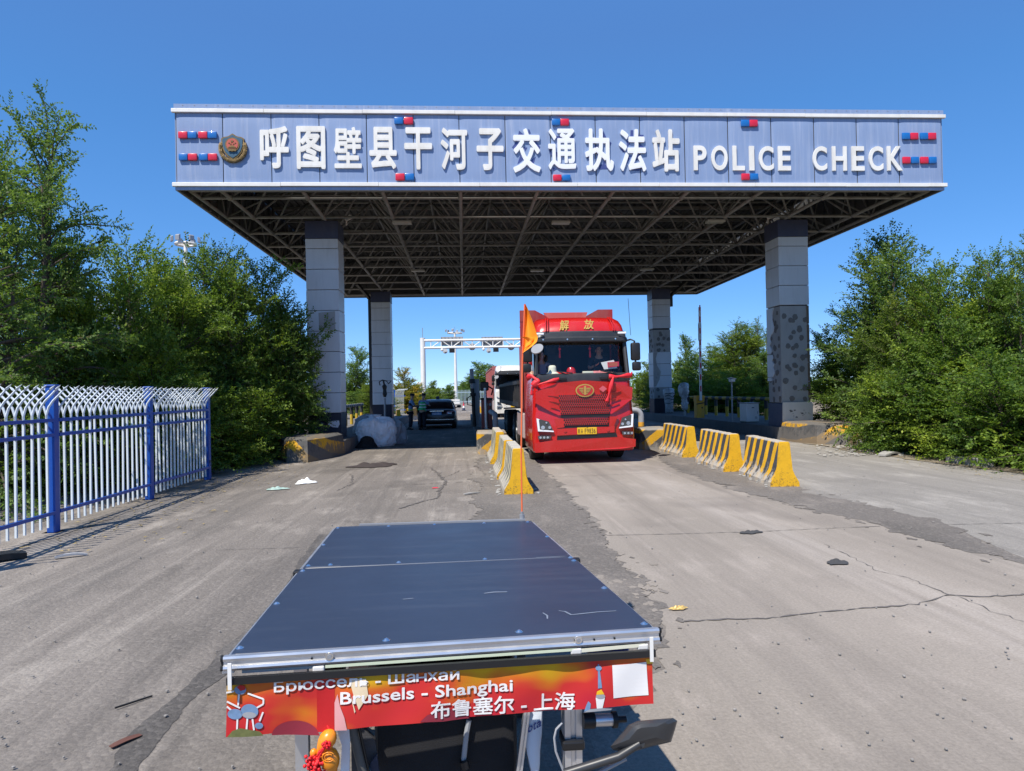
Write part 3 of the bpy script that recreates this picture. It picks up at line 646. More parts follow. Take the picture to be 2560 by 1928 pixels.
def pillar(x0, y0, w, bare=(), base_m=M['navy_dark'], lbl=None, seed=0, tile=M['tile'], base_h=1.1, front_block=False):
    rnd = random.Random(seed)
    P = MB(); P.box((x0+.05, y0+.05, .15), (x0+w-.05, y0+w-.05, 7.64)); p = P.build('pillar', M['joint'], CAN, world=True, label=lbl)
    MB().bbox((x0-.01, y0-.01, 7.03), (x0+w+.01, y0+w+.01, 7.62), .01).build('cap_band', M['navy'], p, world=True)
    zs = [7.02, 6.68]+[6.68-.7*k for k in range(1, 9)]; zs = [z for z in zs if z > base_h+.1]+[base_h]
    for z1, z0 in zip(zs, zs[1:]):
        zm = (z0+z1)/2
        if any(a < zm < b for a, b in bare): continue
        mb = MB(); j = rnd.uniform(-.006, .006)
        mb.bbox((x0+j, y0+j, z0+.008), (x0+w+j, y0+w+j, z1-.008), .012); mb.build('cladding_panel', tile, p, world=True)
    for a, b in bare:
        mb = MB(); c = w*.14; iw = .025
        o = [(x0+iw, y0+iw), (x0+w-iw, y0+iw), (x0+w-iw, y0+w-iw), (x0+iw, y0+w-iw)]
        mb.prism([(x, y, a) for x, y in o], (0, 0, b-a)); mb.build('bare_core', M['bare'], p, world=True)
        for side in range(2):
            z = a+.12
            while z < b-.1:
                for q in range(rnd.choice((2, 3, 3))):
                    r = rnd.uniform(.065, .105); dd = rnd.uniform(0, .008); u = rnd.uniform(.14, w-.14); zz = z+rnd.uniform(-.08, .08)
                    if zz+r > b or zz-r < a: continue
                    ring = []
                    for t in np.linspace(0, 2*math.pi, 15)[:-1]:
                        q2 = r*rnd.uniform(.85, 1.12)
                        ring.append((x0+u+q2*math.cos(t), y0+iw-.013-dd, zz+q2*1.1*math.sin(t)) if side == 0 else ((x0+iw-.013-dd if x0 > 0 else x0+w-iw+.013+dd), y0+u+q2*math.cos(t), zz+q2*1.1*math.sin(t)))
                    mb = MB(); mb.prism(ring, (0, .016, 0) if side == 0 else ((.016 if x0 > 0 else -.016), 0, 0)); mb.build('glue_dab', M['dab'], p, world=True)
                z += rnd.uniform(.22, .36)
    mb = MB(); mb.bbox((x0-.005, y0-.005, .2), (x0+w+.005, y0+w+.005, base_h-.01), .01); mb.build('base_band', base_m, p, world=True)
    return p
pw = 1.089
p1 = pillar(-5.267, 23.81, pw, lbl='front left pillar with clean grey cladding, leaves in front', seed=1)
p2 = pillar(11.216, 23.81, pw, bare=((1.12, 4.55),), base_m=M['navy'], lbl='front right pillar stripped to dotted concrete in its middle', seed=2)
p3 = pillar(-5.267, 40.32, pw, lbl='rear left pillar fully clad in grey panels', seed=3)
p4 = pillar(11.216, 40.32, pw, bare=((3.85, 5.2), (1.12, 1.8)), base_m=M['navy_dark'], lbl='rear right pillar with a dotted bare concrete band', seed=4)
def slab(p, pts, y, d, m, name):
    mb = MB(); mb.prism([(x, y, z) for x, z in pts], (0, d, 0)); return mb.build(name, m, p, world=True)
x0 = 11.216; y0 = 23.81
slab(p2, [(x0-.0, .44), (x0+1.10, .44), (x0+1.12, 1.06), (x0+1.06, 1.13), (x0+.02, 1.13)], y0-.04, .035, M['tile_w'], 'base_slab')
slab(p2, [(x0-.0, .0+.36), (x0+1.0, .36), (x0+1.02, .42), (x0, .425)], y0-.05, .04, M['tile_w'], 'base_slab')
mb = MB(); rnd = random.Random(8)
for k in range(16):
    cx, cz, r = x0+rnd.uniform(.15, .85), rnd.uniform(.58, .86), rnd.uniform(.015, .05)
    mb.prism([(cx+r*rnd.uniform(.7, 1.3)*math.cos(t), y0-.043, cz+r*.7*rnd.uniform(.7, 1.3)*math.sin(t)) for t in np.linspace(0, 2*math.pi, 9)[:-1]], (0, .004, 0))
mb.build('scuff_marks', M['dab'], p2, world=True)
# broken remains of cladding on the left side and right edge of the stripped pillar
for ya, yb, z0, z1 in ((.55, 1.06, 3.6, 4.55), (.78, 1.07, 2.9, 3.6), (.62, 1.08, 2.05, 2.85), (.7, 1.08, 1.9, 2.03)):
    mb = MB(); n = 7; e = [(x0-.012, y0+ya+rnd.uniform(-.1, .1), z0+(z1-z0)*k/n) for k in range(n+1)]
    mb.prism(e+[(x0-.012, y0+yb, z1), (x0-.012, y0+yb, z0)], (.03, 0, 0)); mb.build('broken_cladding', M['tile'], p2, world=True)
M['rust_edge'] = mat('rusty_bracket', (.16, .12, .085), .8, var=.3)
for k in range(5): MB().box((x0+pw-.10, y0-.0, 1.2+k*.68), (x0+pw-.02, y0+.9, 1.2+k*.68+.64)).build('edge_strip', M['rust_edge'], p2, world=True)
x0 = 11.216; y0 = 40.32
mb = MB(); mb.prism([(x0-.02, y0-.03, 1.82), (x0+.12, y0-.03, 1.84), (x0+.34, y0-.03, 2.25), (x0+.42, y0-.03, 2.7), (x0+.2, y0-.03, 3.1), (x0+.14, y0-.03, 3.5), (x0+.25, y0-.03, 3.86), (x0-.02, y0-.03, 3.86)], (0, .02, 0)); mb.build('bare_patch', M['bare'], p4, world=True)
x0 = -5.267; y0 = 23.81
mb = MB(); mb.prism([(x0+.42, y0-.02, 3.9), (x0+.95, y0-.02, 3.92), (x0+.95, y0-.02, 4.55), (x0+.4, y0-.02, 4.5)], (0, .015, 0)); mb.build('bare_patch', M['bare'], p1, world=True)
M['chip'] = mat('sun_patch_colour', (.62, .64, .7), .6, var=.2)  # sun patch low on the navy base, put into colour as pale patches
for q in ([(.62,.72),(1.02,.74),(1.04,.62),(.98,.5),(.8,.52),(.66,.6)], [(.06,.62),(.1,.7),(.16,.6),(.14,.52)], [(.22,.66),(.34,.68),(.3,.6)], [(.4,.68),(.5,.66),(.46,.62)]):
    slab(p1, [(x0+a, b+.1) for a, b in q], y0-.012, .009, M['chip'], 'paint_chip')
# downpipes at the rear pillars
for xa, s in ((-5.36, -1), (12.42, 1)):
    mb = MB(); mb.box((xa-.1, 40.5, 6.6 if s > 0 else .4), (xa+.1, 40.7, 7.3)); mb.beam((xa, 40.6, 7.25), (xa+.5*-s*-1, 39.0, 7.9), .16, .16); mb.build('downpipe', M['black'], CAN, world=True)

CAN.scale = (.9, .9, .9); CAN.location = (3.024, 28.26, .17)     # pillars 0.98 m wide standing on the islands, fascia foot at 7.0 m
# ------------------------------------------------------------------ concrete barriers
def barrier_mat(name, yel, blk, per, wear, lowbare):
    n = NT(name); x, y, z = n.xyz()[0:3]
    fr = n.math('FRACT', n.math('DIVIDE', n.math('ADD', n.math('MULTIPLY_ADD', z, .42, y), n.math('MULTIPLY_ADD', n.noise(9, 4), .04, 10)), per))
    s = n.ramp(n.math('PINGPONG', fr, .5), [(.215, 0.), (.24, 1.)])
    col = n.mix(s, n.mix(n.noise(5, 5), mul(yel, .8), mul(yel, 1.1)), n.mix(n.noise(8, 5), mul(blk, .7), mul(blk, 1.5)))
    wn = n.noise((8, 8, 6), 7, .72)
    wv = n.ramp(n.math('ADD', wn, n.math('MULTIPLY_ADD', z, -lowbare, lowbare*.30)), [(.60-wear*.12, 0.), (.68-wear*.12, 1.)])
    tp = n.ramp(n.math('ADD', z, n.math('MULTIPLY_ADD', n.noise(9, 5), .05, -.025)), [(.735, 0.), (.75, .8)])
    col = n.mix(n.math('MAXIMUM', tp, n.math('MULTIPLY', wv, .9)), col, (.46, .43, .38))
    col = n.mix(n.math('MULTIPLY', n.ramp(n.noise(22, 6, .75), [(.60, 0.), (.70, 1.)]), .55), col, (.10, .085, .06))
    n.col(col); n.bump(n.math('ADD', n.math('MULTIPLY', wv, -1), n.noise(28, 6)), .45, .012); n.setb(Roughness=.75, Specular_IOR_Level=.3); return n.m
def yellow_mat(name, yel):
    n = NT(name); col = n.mix(n.noise(3, 6, .6), mul(yel, .75), mul(yel, 1.12))
    col = n.mix(n.math('MULTIPLY', n.ramp(n.noise((6, 6, 3.5), 7, .72), [(.5, 0.), (.72, 1.)]), .7), col, (.30, .17, .02))
    z = n.xyz()[2]
    col = n.mix(n.math('MULTIPLY', n.ramp(n.math('ADD', n.noise(24, 5, .75), n.math('MULTIPLY_ADD', z, -.35, .08)), [(.57, 0.), (.68, 1.)]), .75), col, (.07, .055, .04))
    n.col(col); n.bump(n.noise(26, 6, .7), .5, .012); n.setb(Roughness=.7, Specular_IOR_Level=.3); return n.m
YEL = (.78, .43, .018)
M['bar_r'] = barrier_mat('yellow_black_barrier', YEL, (.055, .06, .07), .36, .5, .6)
M['bar_l'] = barrier_mat('cream_grey_barrier', (.62, .56, .36), (.13, .135, .14), .36, .5, .8)
M['bar_end'] = yellow_mat('yellow_barrier_end', YEL)
def barrier(label, x, y0, y1, sidem, group, h=.76, half=.245, rz=0, seed=0):
    t = thing('jersey_barrier', label, 'concrete barrier', (x, y0, 0), rz, group)
    L = y1-y0; rnd = random.Random(seed); NY = 26
    prof = [(-half, 0), (-half*.98, .075), (-.165, .20), (-.135, .29), (-.09, h-.02), (-.075, h), (.075, h), (.09, h-.02), (.135, .29), (.165, .20), (half*.98, .075), (half, 0)]
    secs = []
    for k in range(NY+1):
        y = L*k/NY; e = .0
        secs.append([(px+rnd.uniform(-.004, .004), y, max(0, pz+rnd.uniform(-.004, .004)) if pz > 0 else -.01) for px, pz in prof])
    mb = MB(); mb.loft(secs, caps=False); mb.build('barrier_body', sidem, t, smooth=25)
    for y, d in ((0, -1), (L, 1)):
        mb = MB(); s = [(px*(1), y+d*.0, pz) for px, pz in prof]; s2 = [(px*.985+rnd.uniform(-.003, .003), y+d*.018, pz*.99+.002) for px, pz in prof]
        mb.loft([s, s2], caps=False); mb.add(s2, [list(range(len(s2)))]); mb.build('barrier_end', M['bar_end'], t, smooth=25)
    mb = MB()                                                # crumbs knocked off the foot
    for k in range(16):
        sx = rnd.choice((-1, 1)); c = (sx*(half+rnd.uniform(.0, .10)), rnd.uniform(-.1, L), .012); r = rnd.uniform(.012, .035); mb.ball(c, (r*1.3, r, r*.6), 6, 4)
    mb.build('concrete_crumbs', M['concrete'], t)
    return t
barrier('yellow black striped barrier nearest the camera right of the truck', 5.38, 11.38, 13.18, M['bar_r'], 'striped barriers right of the truck lane', seed=1, rz=-.10)
barrier('yellow black striped barrier, middle one right of the truck', 5.40, 13.58, 15.6, M['bar_r'], 'striped barriers right of the truck lane', seed=2, rz=-.05)
barrier('yellow black striped barrier set against the island right of the truck', 5.52, 16.62, 18.62, M['bar_r'], 'striped barriers right of the truck lane', seed=3)
barrier('cream ribbed barrier with bright yellow end nearest the orange flagpole', .87, 11.43, 13.2, M['bar_l'], 'barriers left of the truck lane', seed=4)
barrier('cream ribbed barrier with yellow end, middle of the left row', .84, 13.42, 15.2, M['bar_l'], 'barriers left of the truck lane', seed=5)
barrier('cream ribbed barrier touching the middle island, last of the left row', .82, 16.3, 18.5, M['bar_l'], 'barriers left of the truck lane', seed=6)
for i, (x, y, rz, l) in enumerate(((-3.9, 41.5, .12, 'yellow barrier behind the standing officers beside the rear left pillar'), (-3.55, 44.4, -.1, 'yellow barrier beyond the dark car along the car lane'), (1.0, 46.5, 0, 'far yellow barrier at the end of the middle island'))):
    barrier(l, x, y, y+2.4, M['bar_r'], 'far barriers along the car lane', rz=rz, seed=10+i)

# ------------------------------------------------------------------ white and blue palisade fence
FX = -5.33; posts_y = [6.6, 9.36, 12.1, 14.75]
fence = thing('palisade_fence', 'white palisade fence with blue posts and curled spear tops', 'fence', (FX, 9.36, 0))
FH = 1.86
for y in posts_y:
    mb = MB(); mb.bbox((FX-.055, y-.055, -.02), (FX+.055, y+.055, FH+.02), .006); mb.bbox((FX-.068, y-.068, FH+.02), (FX+.068, y+.068, FH+.05), .012)
    p = mb.build('post', M['blue_paint'], fence, world=True)
    MB().box((FX-.10, y-.10, -.02), (FX+.10, y+.10, .006)).build('base_plate', M['concrete'], p, world=True)
for y0, y1 in zip(posts_y, posts_y[1:]):
    for z in (.24, 1.24, 1.43):
        mb = MB(); mb.box((FX+.02, y0+.056, z), (FX+.062, y1-.056, z+.042)); mb.build('rail', M['blue_paint'], fence, world=True)
def picket(y):
    mb = MB(); tl = random.gauss(0, .006); ty = random.gauss(0, .006)
    w = .021; x = FX
    def curl(s):
        pts = [(x, y, 1.40), (x+.0*s, y, 1.52), (x+.03*s, y, 1.62), (x+.085*s, y, 1.70), (x+.16*s, y, 1.775), (x+.205*s, y, 1.825)]
        mb.tube(pts, [.014, .014, .014, .0135, .0125, .011], 6)
        a = Vector(pts[-1]); d = Vector((.075*s, 0, .075)); up = Vector((-.03, 0, .03*s))
        mb.add([a-d*.15, a+d*.25+Vector((0, .030, 0)), a+d, a+d*.25-Vector((0, .030, 0)), a+d*.3+Vector((-.012*s, 0, .012)), a+d*.3-Vector((-.012*s, 0, .012))],
               [(0, 1, 4), (1, 2, 4), (2, 3, 4), (3, 0, 4), (1, 0, 5), (2, 1, 5), (3, 2, 5), (0, 3, 5)])
    mb.box((x-.0125, y-.0125, .08), (x+.0125, y+.0125, 1.42)); curl(1); curl(-1)
    mb.box((x+.063, y-.0125, 1.20), (x+.088, y+.0125, 1.49)) if 0 else None
    mb.v = [(a+tl*(c-.26), b+ty*(c-.26), c) for a, b, c in mb.v]
    return mb.build('picket', M['fence_white'], fence, world=True, smooth=30)
for y0, y1 in zip(posts_y, posts_y[1:]):
    n = 17
    for k in range(n): picket(y0+(y1-y0)*(k+.75)/(n+.5))

# ------------------------------------------------------------------ gate machines, boxes and posts on the islands
p = at(1740, 1043, 30); gx, gy = 10.25, 29.6
g = thing('barrier_gate', 'yellow gate machine with its red and white arm raised upright', 'gate', (gx, gy, .4))
mb = MB(); mb.bbox((gx-.2, gy-.18, .4), (gx+.14, gy+.18, 1.36), .015); b = mb.build('machine_housing', M['yellow'], g, world=True)
MB().bbox((gx-.215, gy-.195, 1.14), (gx+.155, gy+.195, 1.37), .01).build('housing_lid', M['yellow'], b, world=True)
MB().cyl((gx+.04, gy-.185, .84), (0, 1, 0), .035, .02, 12).build('lock', M['black'], b, world=True)
mb = MB(); mb.beam((gx-.22, gy-.2, 1.0), (gx+.16, gy-.2, 1.06), .02, .04); mb.build('strap', M['black'], b, world=True)
MB().box((gx-.1, gy-.26, 1.16), (gx-.0, gy-.196, 1.3)).build('arm_bracket', M['grey_metal'], g, world=True)
arm = MB(); ax = gx+.055; arm.beam((ax-.1, gy-.27, 1.16), (ax-.06, gy-.27, 5.2), .10, .045, up=(0, 1, 0))
arm = arm.build('arm', M['white_paint'], g, world=True)
for k in range(8):
    z = 1.55+k*.50; f = (z-1.16)/4.04; x = ax-.1+.04*f
    MB().beam((x-.0, gy-.296, z), (x+.003, gy-.296, z+.24), .055, .006, up=(0, 1, 0)).build('red_stripe', M['red_lamp'], arm, world=True)
MB().beam((ax-.07, gy-.235, 3.75), (ax-.062, gy-.235, 4.5), .14, .02, up=(0, 1, 0)).build('arm_splice', M['grey_paint'], arm, world=True)
cx, cy = gnd(1850, 1054, .45).x, gnd(1850, 1054, .45).y; cx = max(cx, 10.35)
g = thing('utility_cabinet', 'pale grey metal utility cabinet on the right island', 'cabinet', (cx, cy, .4))
mb = MB(); mb.bbox((cx-.36, cy-.0, .47), (cx+.36, cy+.9, 1.52), .012); c = mb.build('cabinet_body', M['white_paint'], g, world=True)
MB().bbox((cx-.42, cy-.06, 1.52), (cx+.42, cy+.96, 1.575), .012).build('cabinet_roof', M['grey_paint'], g, world=True)
MB().box((cx-.4, cy-.04, .43), (cx+.4, cy+.94, .47)).build('plinth', M['concrete'], g, world=True)
mb = MB(); mb.bbox((cx-.345, cy-.012, .52), (cx+.33, cy, 1.46), .004); d = mb.build('door', M['white_paint'], g, world=True)
MB().box((cx-.05, cy-.016, 1.25), (cx+.09, cy-.012, 1.30)).build('label_plate', M['navy'], d, world=True)
mb = MB()
for k in range(5): mb.box((cx+.12, cy-.018, .62+k*.03), (cx+.24, cy-.012, .635+k*.03))
mb.build('vent_slots', M['grey_metal'], d, world=True); MB().box((cx+.26, cy-.03, .92), (cx+.29, cy-.012, 1.06)).build('handle', M['grey_metal'], d, world=True); g.scale = (.66, .66, .62); g.location.x += .12
pp = gnd(1831, 1053, .45); pp = Vector((10.25, pp.y, .45)); q = at(1831, 1040, pp.y); px = q.x
g = thing('camera_pole', 'thin pale pole with a small camera housing on the right island', 'pole', (px, pp.y, .45)); t = at(1829, 955, pp.y)
MB().tube([(px, pp.y, .43), (t.x, pp.y, t.z)], .026, 10).build('pole', M['grey_paint'], g, smooth=True, world=True)
mb = MB(); mb.bbox((t.x-.08, pp.y-.16, t.z-.0), (t.x+.08, pp.y+.1, t.z+.11), .02); mb.build('camera', M['white_paint'], g, world=True)
MB().prism([(t.x-.12, pp.y-.22, t.z+.17), (t.x-.12, pp.y+.12, t.z+.14), (t.x-.12, pp.y+.12, t.z+.12), (t.x-.12, pp.y-.22, t.z+.15)], (.22, 0, -.05)).build('hood', M['white_paint'], g, world=True)

def wrap_mb(prof, c, seed, k=.14, n=20, ell=(1, 1)):
    """a lumpy wrapped shape by rings (r, z)"""
    rnd = random.Random(seed); ph = [rnd.uniform(0, 6.28) for _ in range(6)]; secs = []
    for r, z in prof:
        ring = []
        for j in range(n):
            t = 2*math.pi*j/n; q = 1+k*(math.sin(3*t+ph[0]+z*3)*.5+math.sin(5*t+ph[1]-z*7)*.35+math.sin(8*t+ph[2]+z*13)*.3)+rnd.uniform(-k*.25, k*.25)
            ring.append((c[0]+r*q*math.cos(t)*ell[0], c[1]+r*q*math.sin(t)*ell[1], c[2]+z+rnd.uniform(-.01, .01)))
        secs.append(ring)
    mb = MB(); mb.loft(secs); return mb
M['plastic_wrap'] = mat('plastic_wrap', (.40, .43, .47), .25, var=.75, scale=9, bump=.6, bscale=25, spec=.7)
q = at(1712, 1040, 31.5); wx, wy = q.x, 31.5
g = thing('wrapped_device', 'device on a post wrapped in crumpled clear plastic on the right island', 'wrapped device', (wx, wy, .45))
MB().tube([(wx, wy, .43), (wx, wy, 1.2)], .05, 10).build('post', M['grey_paint'], g, world=True, smooth=True); g.scale = (.78, .78, .80)
wrap_mb([(.03, 1.9), (.2, 1.84), (.27, 1.74), (.30, 1.62), (.27, 1.5), (.31, 1.4), (.26, 1.28), (.24, 1.15), (.19, 1.06), (.14, .98), (.16, .88), (.13, .8), (.19, .7), (.17, .58), (.19, .45), (.12, .3)], (wx, wy, .45), 3, .3, 26).build('plastic_wrapping', M['plastic_wrap'], g, smooth='all', world=True)
q = at(1673, 1010, 35.7); wx, wy = q.x, 35.7
g = thing('wrapped_device', 'plastic wrapped box standing against the rear right pillar', 'wrapped device', (wx, wy, .45))
wrap_mb([(.3, 0), (.28, .4), (.31, .62), (.34, .8), (.42, .96), (.38, 1.08), (.40, 1.2), (.2, 1.28), (.03, 1.3)], (wx, wy, .45), 9, .2, ell=(.72, .5)).build('plastic_wrapping', M['plastic_wrap'], g, smooth='all', world=True)
mb = MB()
for z, a in ((.7, .3), (1.0, -.2), (.85, .6), (.5, -.5)): mb.tube([(wx-.28, wy-.22, .45+z), (wx-.1, wy-.26, .45+z+.1*a), (wx+.12, wy-.26, .45+z-.1*a), (wx+.29, wy-.16, .45+z+.2*a)], .016, 5)
mb.build('rope', M['black'], g, world=True)
q = at(962, 1010, 35.4); wx, wy = q.x, 35.4
g = thing('bracket_post', 'thin grey post with a black clamp bracket before the rear left pillar', 'post', (wx, wy, .4))
MB().tube([(wx, wy, .38), (wx, wy, 1.5)], .05, 10).build('post', M['grey_paint'], g, smooth=True, world=True)
wrap_mb([(.06, 1.15), (.10, 1.3), (.08, 1.5), (.11, 1.7), (.05, 1.8)], (wx, wy, .4), 5, .3).build('cable_bundle', M['black'], g, world=True)
mb = MB(); mb.tube([(wx-.22, wy, 2.15), (wx-.26, wy, 2.32), (wx-.1, wy, 2.42), (wx+.12, wy, 2.36), (wx+.2, wy, 2.22), (wx+.34, wy, 2.36)], .03, 6); mb.tube([(wx, wy, 2.1), (wx-.05, wy, 2.4)], .05, 6); mb.build('clamp', M['black'], g, world=True)

# striped guard rails at the back of both outer islands
def stripe_pole_mat(name, axis, per, a, b):
    n = NT(name); v = n.xyz()[axis]
    fr = n.math('FRACT', n.math('DIVIDE', n.math('ADD', v, 50), per)); s = n.ramp(fr, [(.49, 0.), (.51, 1.)])
    n.col(n.mix(s, n.mix(n.noise(6, 4), mul(a, .7), mul(a, 1.15)), n.mix(n.noise(6, 4), mul(b, .6), mul(b, 1.6)))); n.setb(Roughness=.6); return n.m
M['rail_stripe'] = stripe_pole_mat('yellow_black_rail', 1, .9, (.55, .36, .03), (.03, .03, .03)); M['post_stripe'] = stripe_pole_mat('yellow_black_post', 2, 1.04, (.55, .36, .03), (.03, .03, .03))
for nm, x, ys, lab in (('guard_rail', 11.75, np.arange(23.6, 36, 1.35), 'black and yellow tube guard rail along the right island'), ('guard_rail', -5.0, np.arange(23.6, 35.5, 1.5), 'black and white tube guard rail between the left pillars')):
    g = thing(nm, lab, 'guard rail', (x, ys[0], .4))
    MB().tube([(x, ys[0]-.3, 1.22), (x, ys[-1]+.3, 1.22)], .075, 10).build('rail', M['rail_stripe'] if x > 0 else stripe_pole_mat('white_black_rail', 1, .5, (.5, .5, .48), (.03, .03, .03)), g, smooth=True, world=True)
    for y in ys: MB().tube([(x, y, .4), (x, y, 1.2)], .07, 10).build('post', M['post_stripe'], g, smooth=True, world=True)
# bent pipe bollards
for x, y, l in ((5.25, 20.35, 'bent grey pipe with yellow foot on the island right of the truck'), (.98, 22.2, 'bent grey pipe at the head of the middle island')):
    t = thing('bent_pipe', l, 'pipe bollard', (x, y, .4)); top = 1.08 if x > 3 else .98; foot = .72 if x > 3 else .55
    pts = [(x, y, foot), (x, y, top-.2)]+[(x-.2*(1-math.cos(a)), y, top-.2+.2*math.sin(a)) for a in np.linspace(.3, 1.57, 5)]+[(x-.5, y+.02, top)]
    if x < 3: pts = [(x, y, foot), (x, y, top-.2)]+[(x, y+.2*(1-math.cos(a)), top-.2+.2*math.sin(a)) for a in np.linspace(.3, 1.57, 5)]+[(x-.1, y+1.2, top+.05)]
    MB().tube(pts, .085, 14).build('pipe', M['grey_paint'], t, smooth=40, world=True); MB().tube([(x, y, .4), (x, y, foot)], .087, 14).build('yellow_foot', M['yellow'], t, smooth=40, world=True)
# red gate machine on the middle island
gx, gy = .78, 24.5
g = thing('barrier_gate', 'dark red gate machine with a steel pole on the middle island', 'gate', (gx, gy, .42))
M['gate_red'] = mat('gate_red', (.30, .045, .035), .45, var=.12, dirt=(.12, .05, .04))
mb = MB(); mb.bbox((gx-.19, gy-.2, .42), (gx+.19, gy+.2, 1.42), .02); h = mb.build('machine_housing', M['gate_red'], g, world=True)
MB().bbox((gx-.21, gy-.22, 1.42), (gx+.21, gy+.22, 1.50), .02).build('housing_lid', M['black'], h, world=True)
mb = MB(); mb.cyl((gx-.02, gy-.23, 1.27), (0, 1, 0), .06, .06, 14); mb.cyl((gx+.12, gy-.21, 1.27), (0, 1, 0), .05, .03, 14); mb.build('hub', M['grey_metal'], h, world=True)
MB().box((gx+.12, gy-.205, .9), (gx+.16, gy-.2, 1.3)).build('crack_mark', M['black'], h, world=True)
MB().tube([(gx-.03, gy-.33, .43), (gx-.05, gy-.33, 1.85)], .05, 12).build('steel_pole', M['alu'], g, smooth=True, world=True)
mb = MB(); mb.bbox((gx-.22, gy-.28, 1.75), (gx+.08, gy+.1, 2.06), .04); mb.tube([(gx+.08, gy, 1.9), (gx+.24, gy-.05, 1.8), (gx+.18, gy, 1.6)], .03, 6); mb.build('camera_head', M['black'], g, world=True)
gx, gy = .36, 25.9
g = thing('signal_post', 'tall dark post with clamped tube beside the red gate machine', 'post', (gx, gy, .42))
MB().tube([(gx, gy, .42), (gx-.05, gy, 1.85)], .07, 10).build('post', M['black'], g, smooth=True, world=True)
MB().tube([(gx-.05, gy, 1.85), (gx-.07, gy, 2.58)], .075, 12).build('lamp_tube', M['grey_metal'], g, smooth=True, world=True)
MB().cyl((gx-.06, gy, 2.12), (0, 0, 1), .13, .16, 10).build('clamp', M['black'], g, world=True); MB().cyl((gx-.04, gy, 1.62), (0, 0, 1), .11, .12, 10).build('clamp', M['black'], g, world=True); mb = MB(); mb.tube([(gx-.05, gy-.1, 1.6), (gx-.25, gy-.1, 1.5), (gx-.25, gy-.1, 1.25), (gx, gy-.1, 1.2)], .02, 6); mb.build('clamp', M['black'], g, world=True)
mb = MB(); mb.box((gx+.02, gy+.3, .42), (gx+.22, gy+.5, 2.2)); mb.build('box_section', M['grey_paint'], g, world=True)

# ------------------------------------------------------------------ things beyond the canopy
def light_mast(base, h, ztilt, label, n=6, r=1.0):
    g = thing('light_mast', label, 'light mast', base); x, y, z = base
    MB().tube([(x, y, z), (x, y, z+h*.5), (x, y, z+h)], [.30, .22, .14], 12).build('pole', M['white_paint'], g, smooth=True, world=True)
    mb = MB(); mb.tube([(x+r*.75*math.cos(t), y+r*.75*math.sin(t), z+h-.05) for t in np.linspace(0, 2*math.pi, 17)], .11, 6, caps=False)
    for k in range(4): mb.beam((x, y, z+h-.05), (x+r*.75*math.cos(k*1.57), y+r*.75*math.sin(k*1.57), z+h-.05), .1, .1)
    mb.build('ring', M['white_paint'], g, world=True); MB().tube([(x, y, z+h), (x, y, z+h+1.0)], .03, 5).build('lightning_rod', M['grey_metal'], g, world=True)
    for k in range(n):
        t = 2*math.pi*k/n+.3; c = Vector((x+r*math.cos(t), y+r*math.sin(t), z+h+.32)); mb = MB()
        dx, dy = math.cos(t), math.sin(t); mb.bbox((-.17, -.1, -.2), (.17, .1, .2), .03)
        mb.v = [tuple(c+Vector((-dy*a+dx*b, dx*a+dy*b, q-b*.5))) for a, b, q in mb.v]; f = mb.build('floodlight', M['grey_metal'], g, world=True)
    return g
p = at(464, 606, 55); light_mast((p.x, 55, 0), p.z-.1, 0, 'white floodlight mast rising behind the left trees', 6, .95)
p = at(1137, 826, 112); light_mast((p.x, 112, 0), p.z-.4, 0, 'tall white floodlight mast beyond the gantry', 6, 1.5)
# gantry with cameras and sign backs
gz1, gz0 = at(1057, 852, 64).z, at(1057, 870.5, 64).z; gxl, gxr = -3.72, 9.5
g = thing('gantry', 'white tube gantry over the road with sign backs and cameras', 'gantry', (gxl, 64, 0))
for x in (gxl, gxr): MB().tube([(x, 64, 0), (x, 64, gz1+.25)], .24 if x < 0 else .22, 14).build('post', M['white_paint'], g, smooth=True, world=True)
for z in (gz1, gz0): MB().tube([(gxl, 63.9, z), (gxr, 63.9, z)], .11, 10).build('beam', M['white_paint'], g, smooth=True, world=True)
mb = MB(); x = gxl+.75; k = 0
while x < gxr-.5:
    mb.tube([(x, 63.9, gz0), (x, 63.9, gz1)], .05, 6)
    if k % 2: mb.tube([(x, 63.9, gz1), (x+.95, 63.9, gz0)], .05, 6)
    else: mb.tube([(x, 63.9, gz0), (x+.95, 63.9, gz1)], .05, 6)
    x += .95; k += 1
mb.build('lattice', M['white_paint'], g, smooth=True, world=True)
M['sign_back'] = mat('sign_back', (.34, .36, .37), .6, .2, var=.15, scale=3)
for a, b in ((1102, 1157.5), (1204, 1257.5)):
    p = at(a, 864, 63.6); q = at(b, 840.5, 63.6); mb = MB(); mb.box((p.x, 64.1, p.z), (q.x, 64.18, q.z)); s = mb.build('sign_board', M['sign_back'], g, world=True)
    mb = MB()
    for k in range(7): xx = p.x+.03+(q.x-p.x-.06)*k/6; mb.box((xx-.03, 64.03, p.z+.02), (xx+.03, 64.09, q.z-.02))
    for zz in (p.z+.3, q.z-.3): mb.box((p.x+.02, 63.98, zz-.035), (q.x-.02, 64.02, zz+.035))
    mb.build('stiffeners', M['grey_metal'], s, world=True)
for cx in (1180.5, 1278):
    p = at(cx, 867, 64.2); mb = MB(); mb.cyl((p.x, 64.3, p.z), (0, 1, 0), .33, .05, 24); s = mb.build('round_sign', M['sign_back'], g, world=True); MB().box((p.x-.03, 64.2, p.z-.3), (p.x+.03, 64.27, p.z+.3)).build('sign_rail', M['grey_metal'], s, world=True)
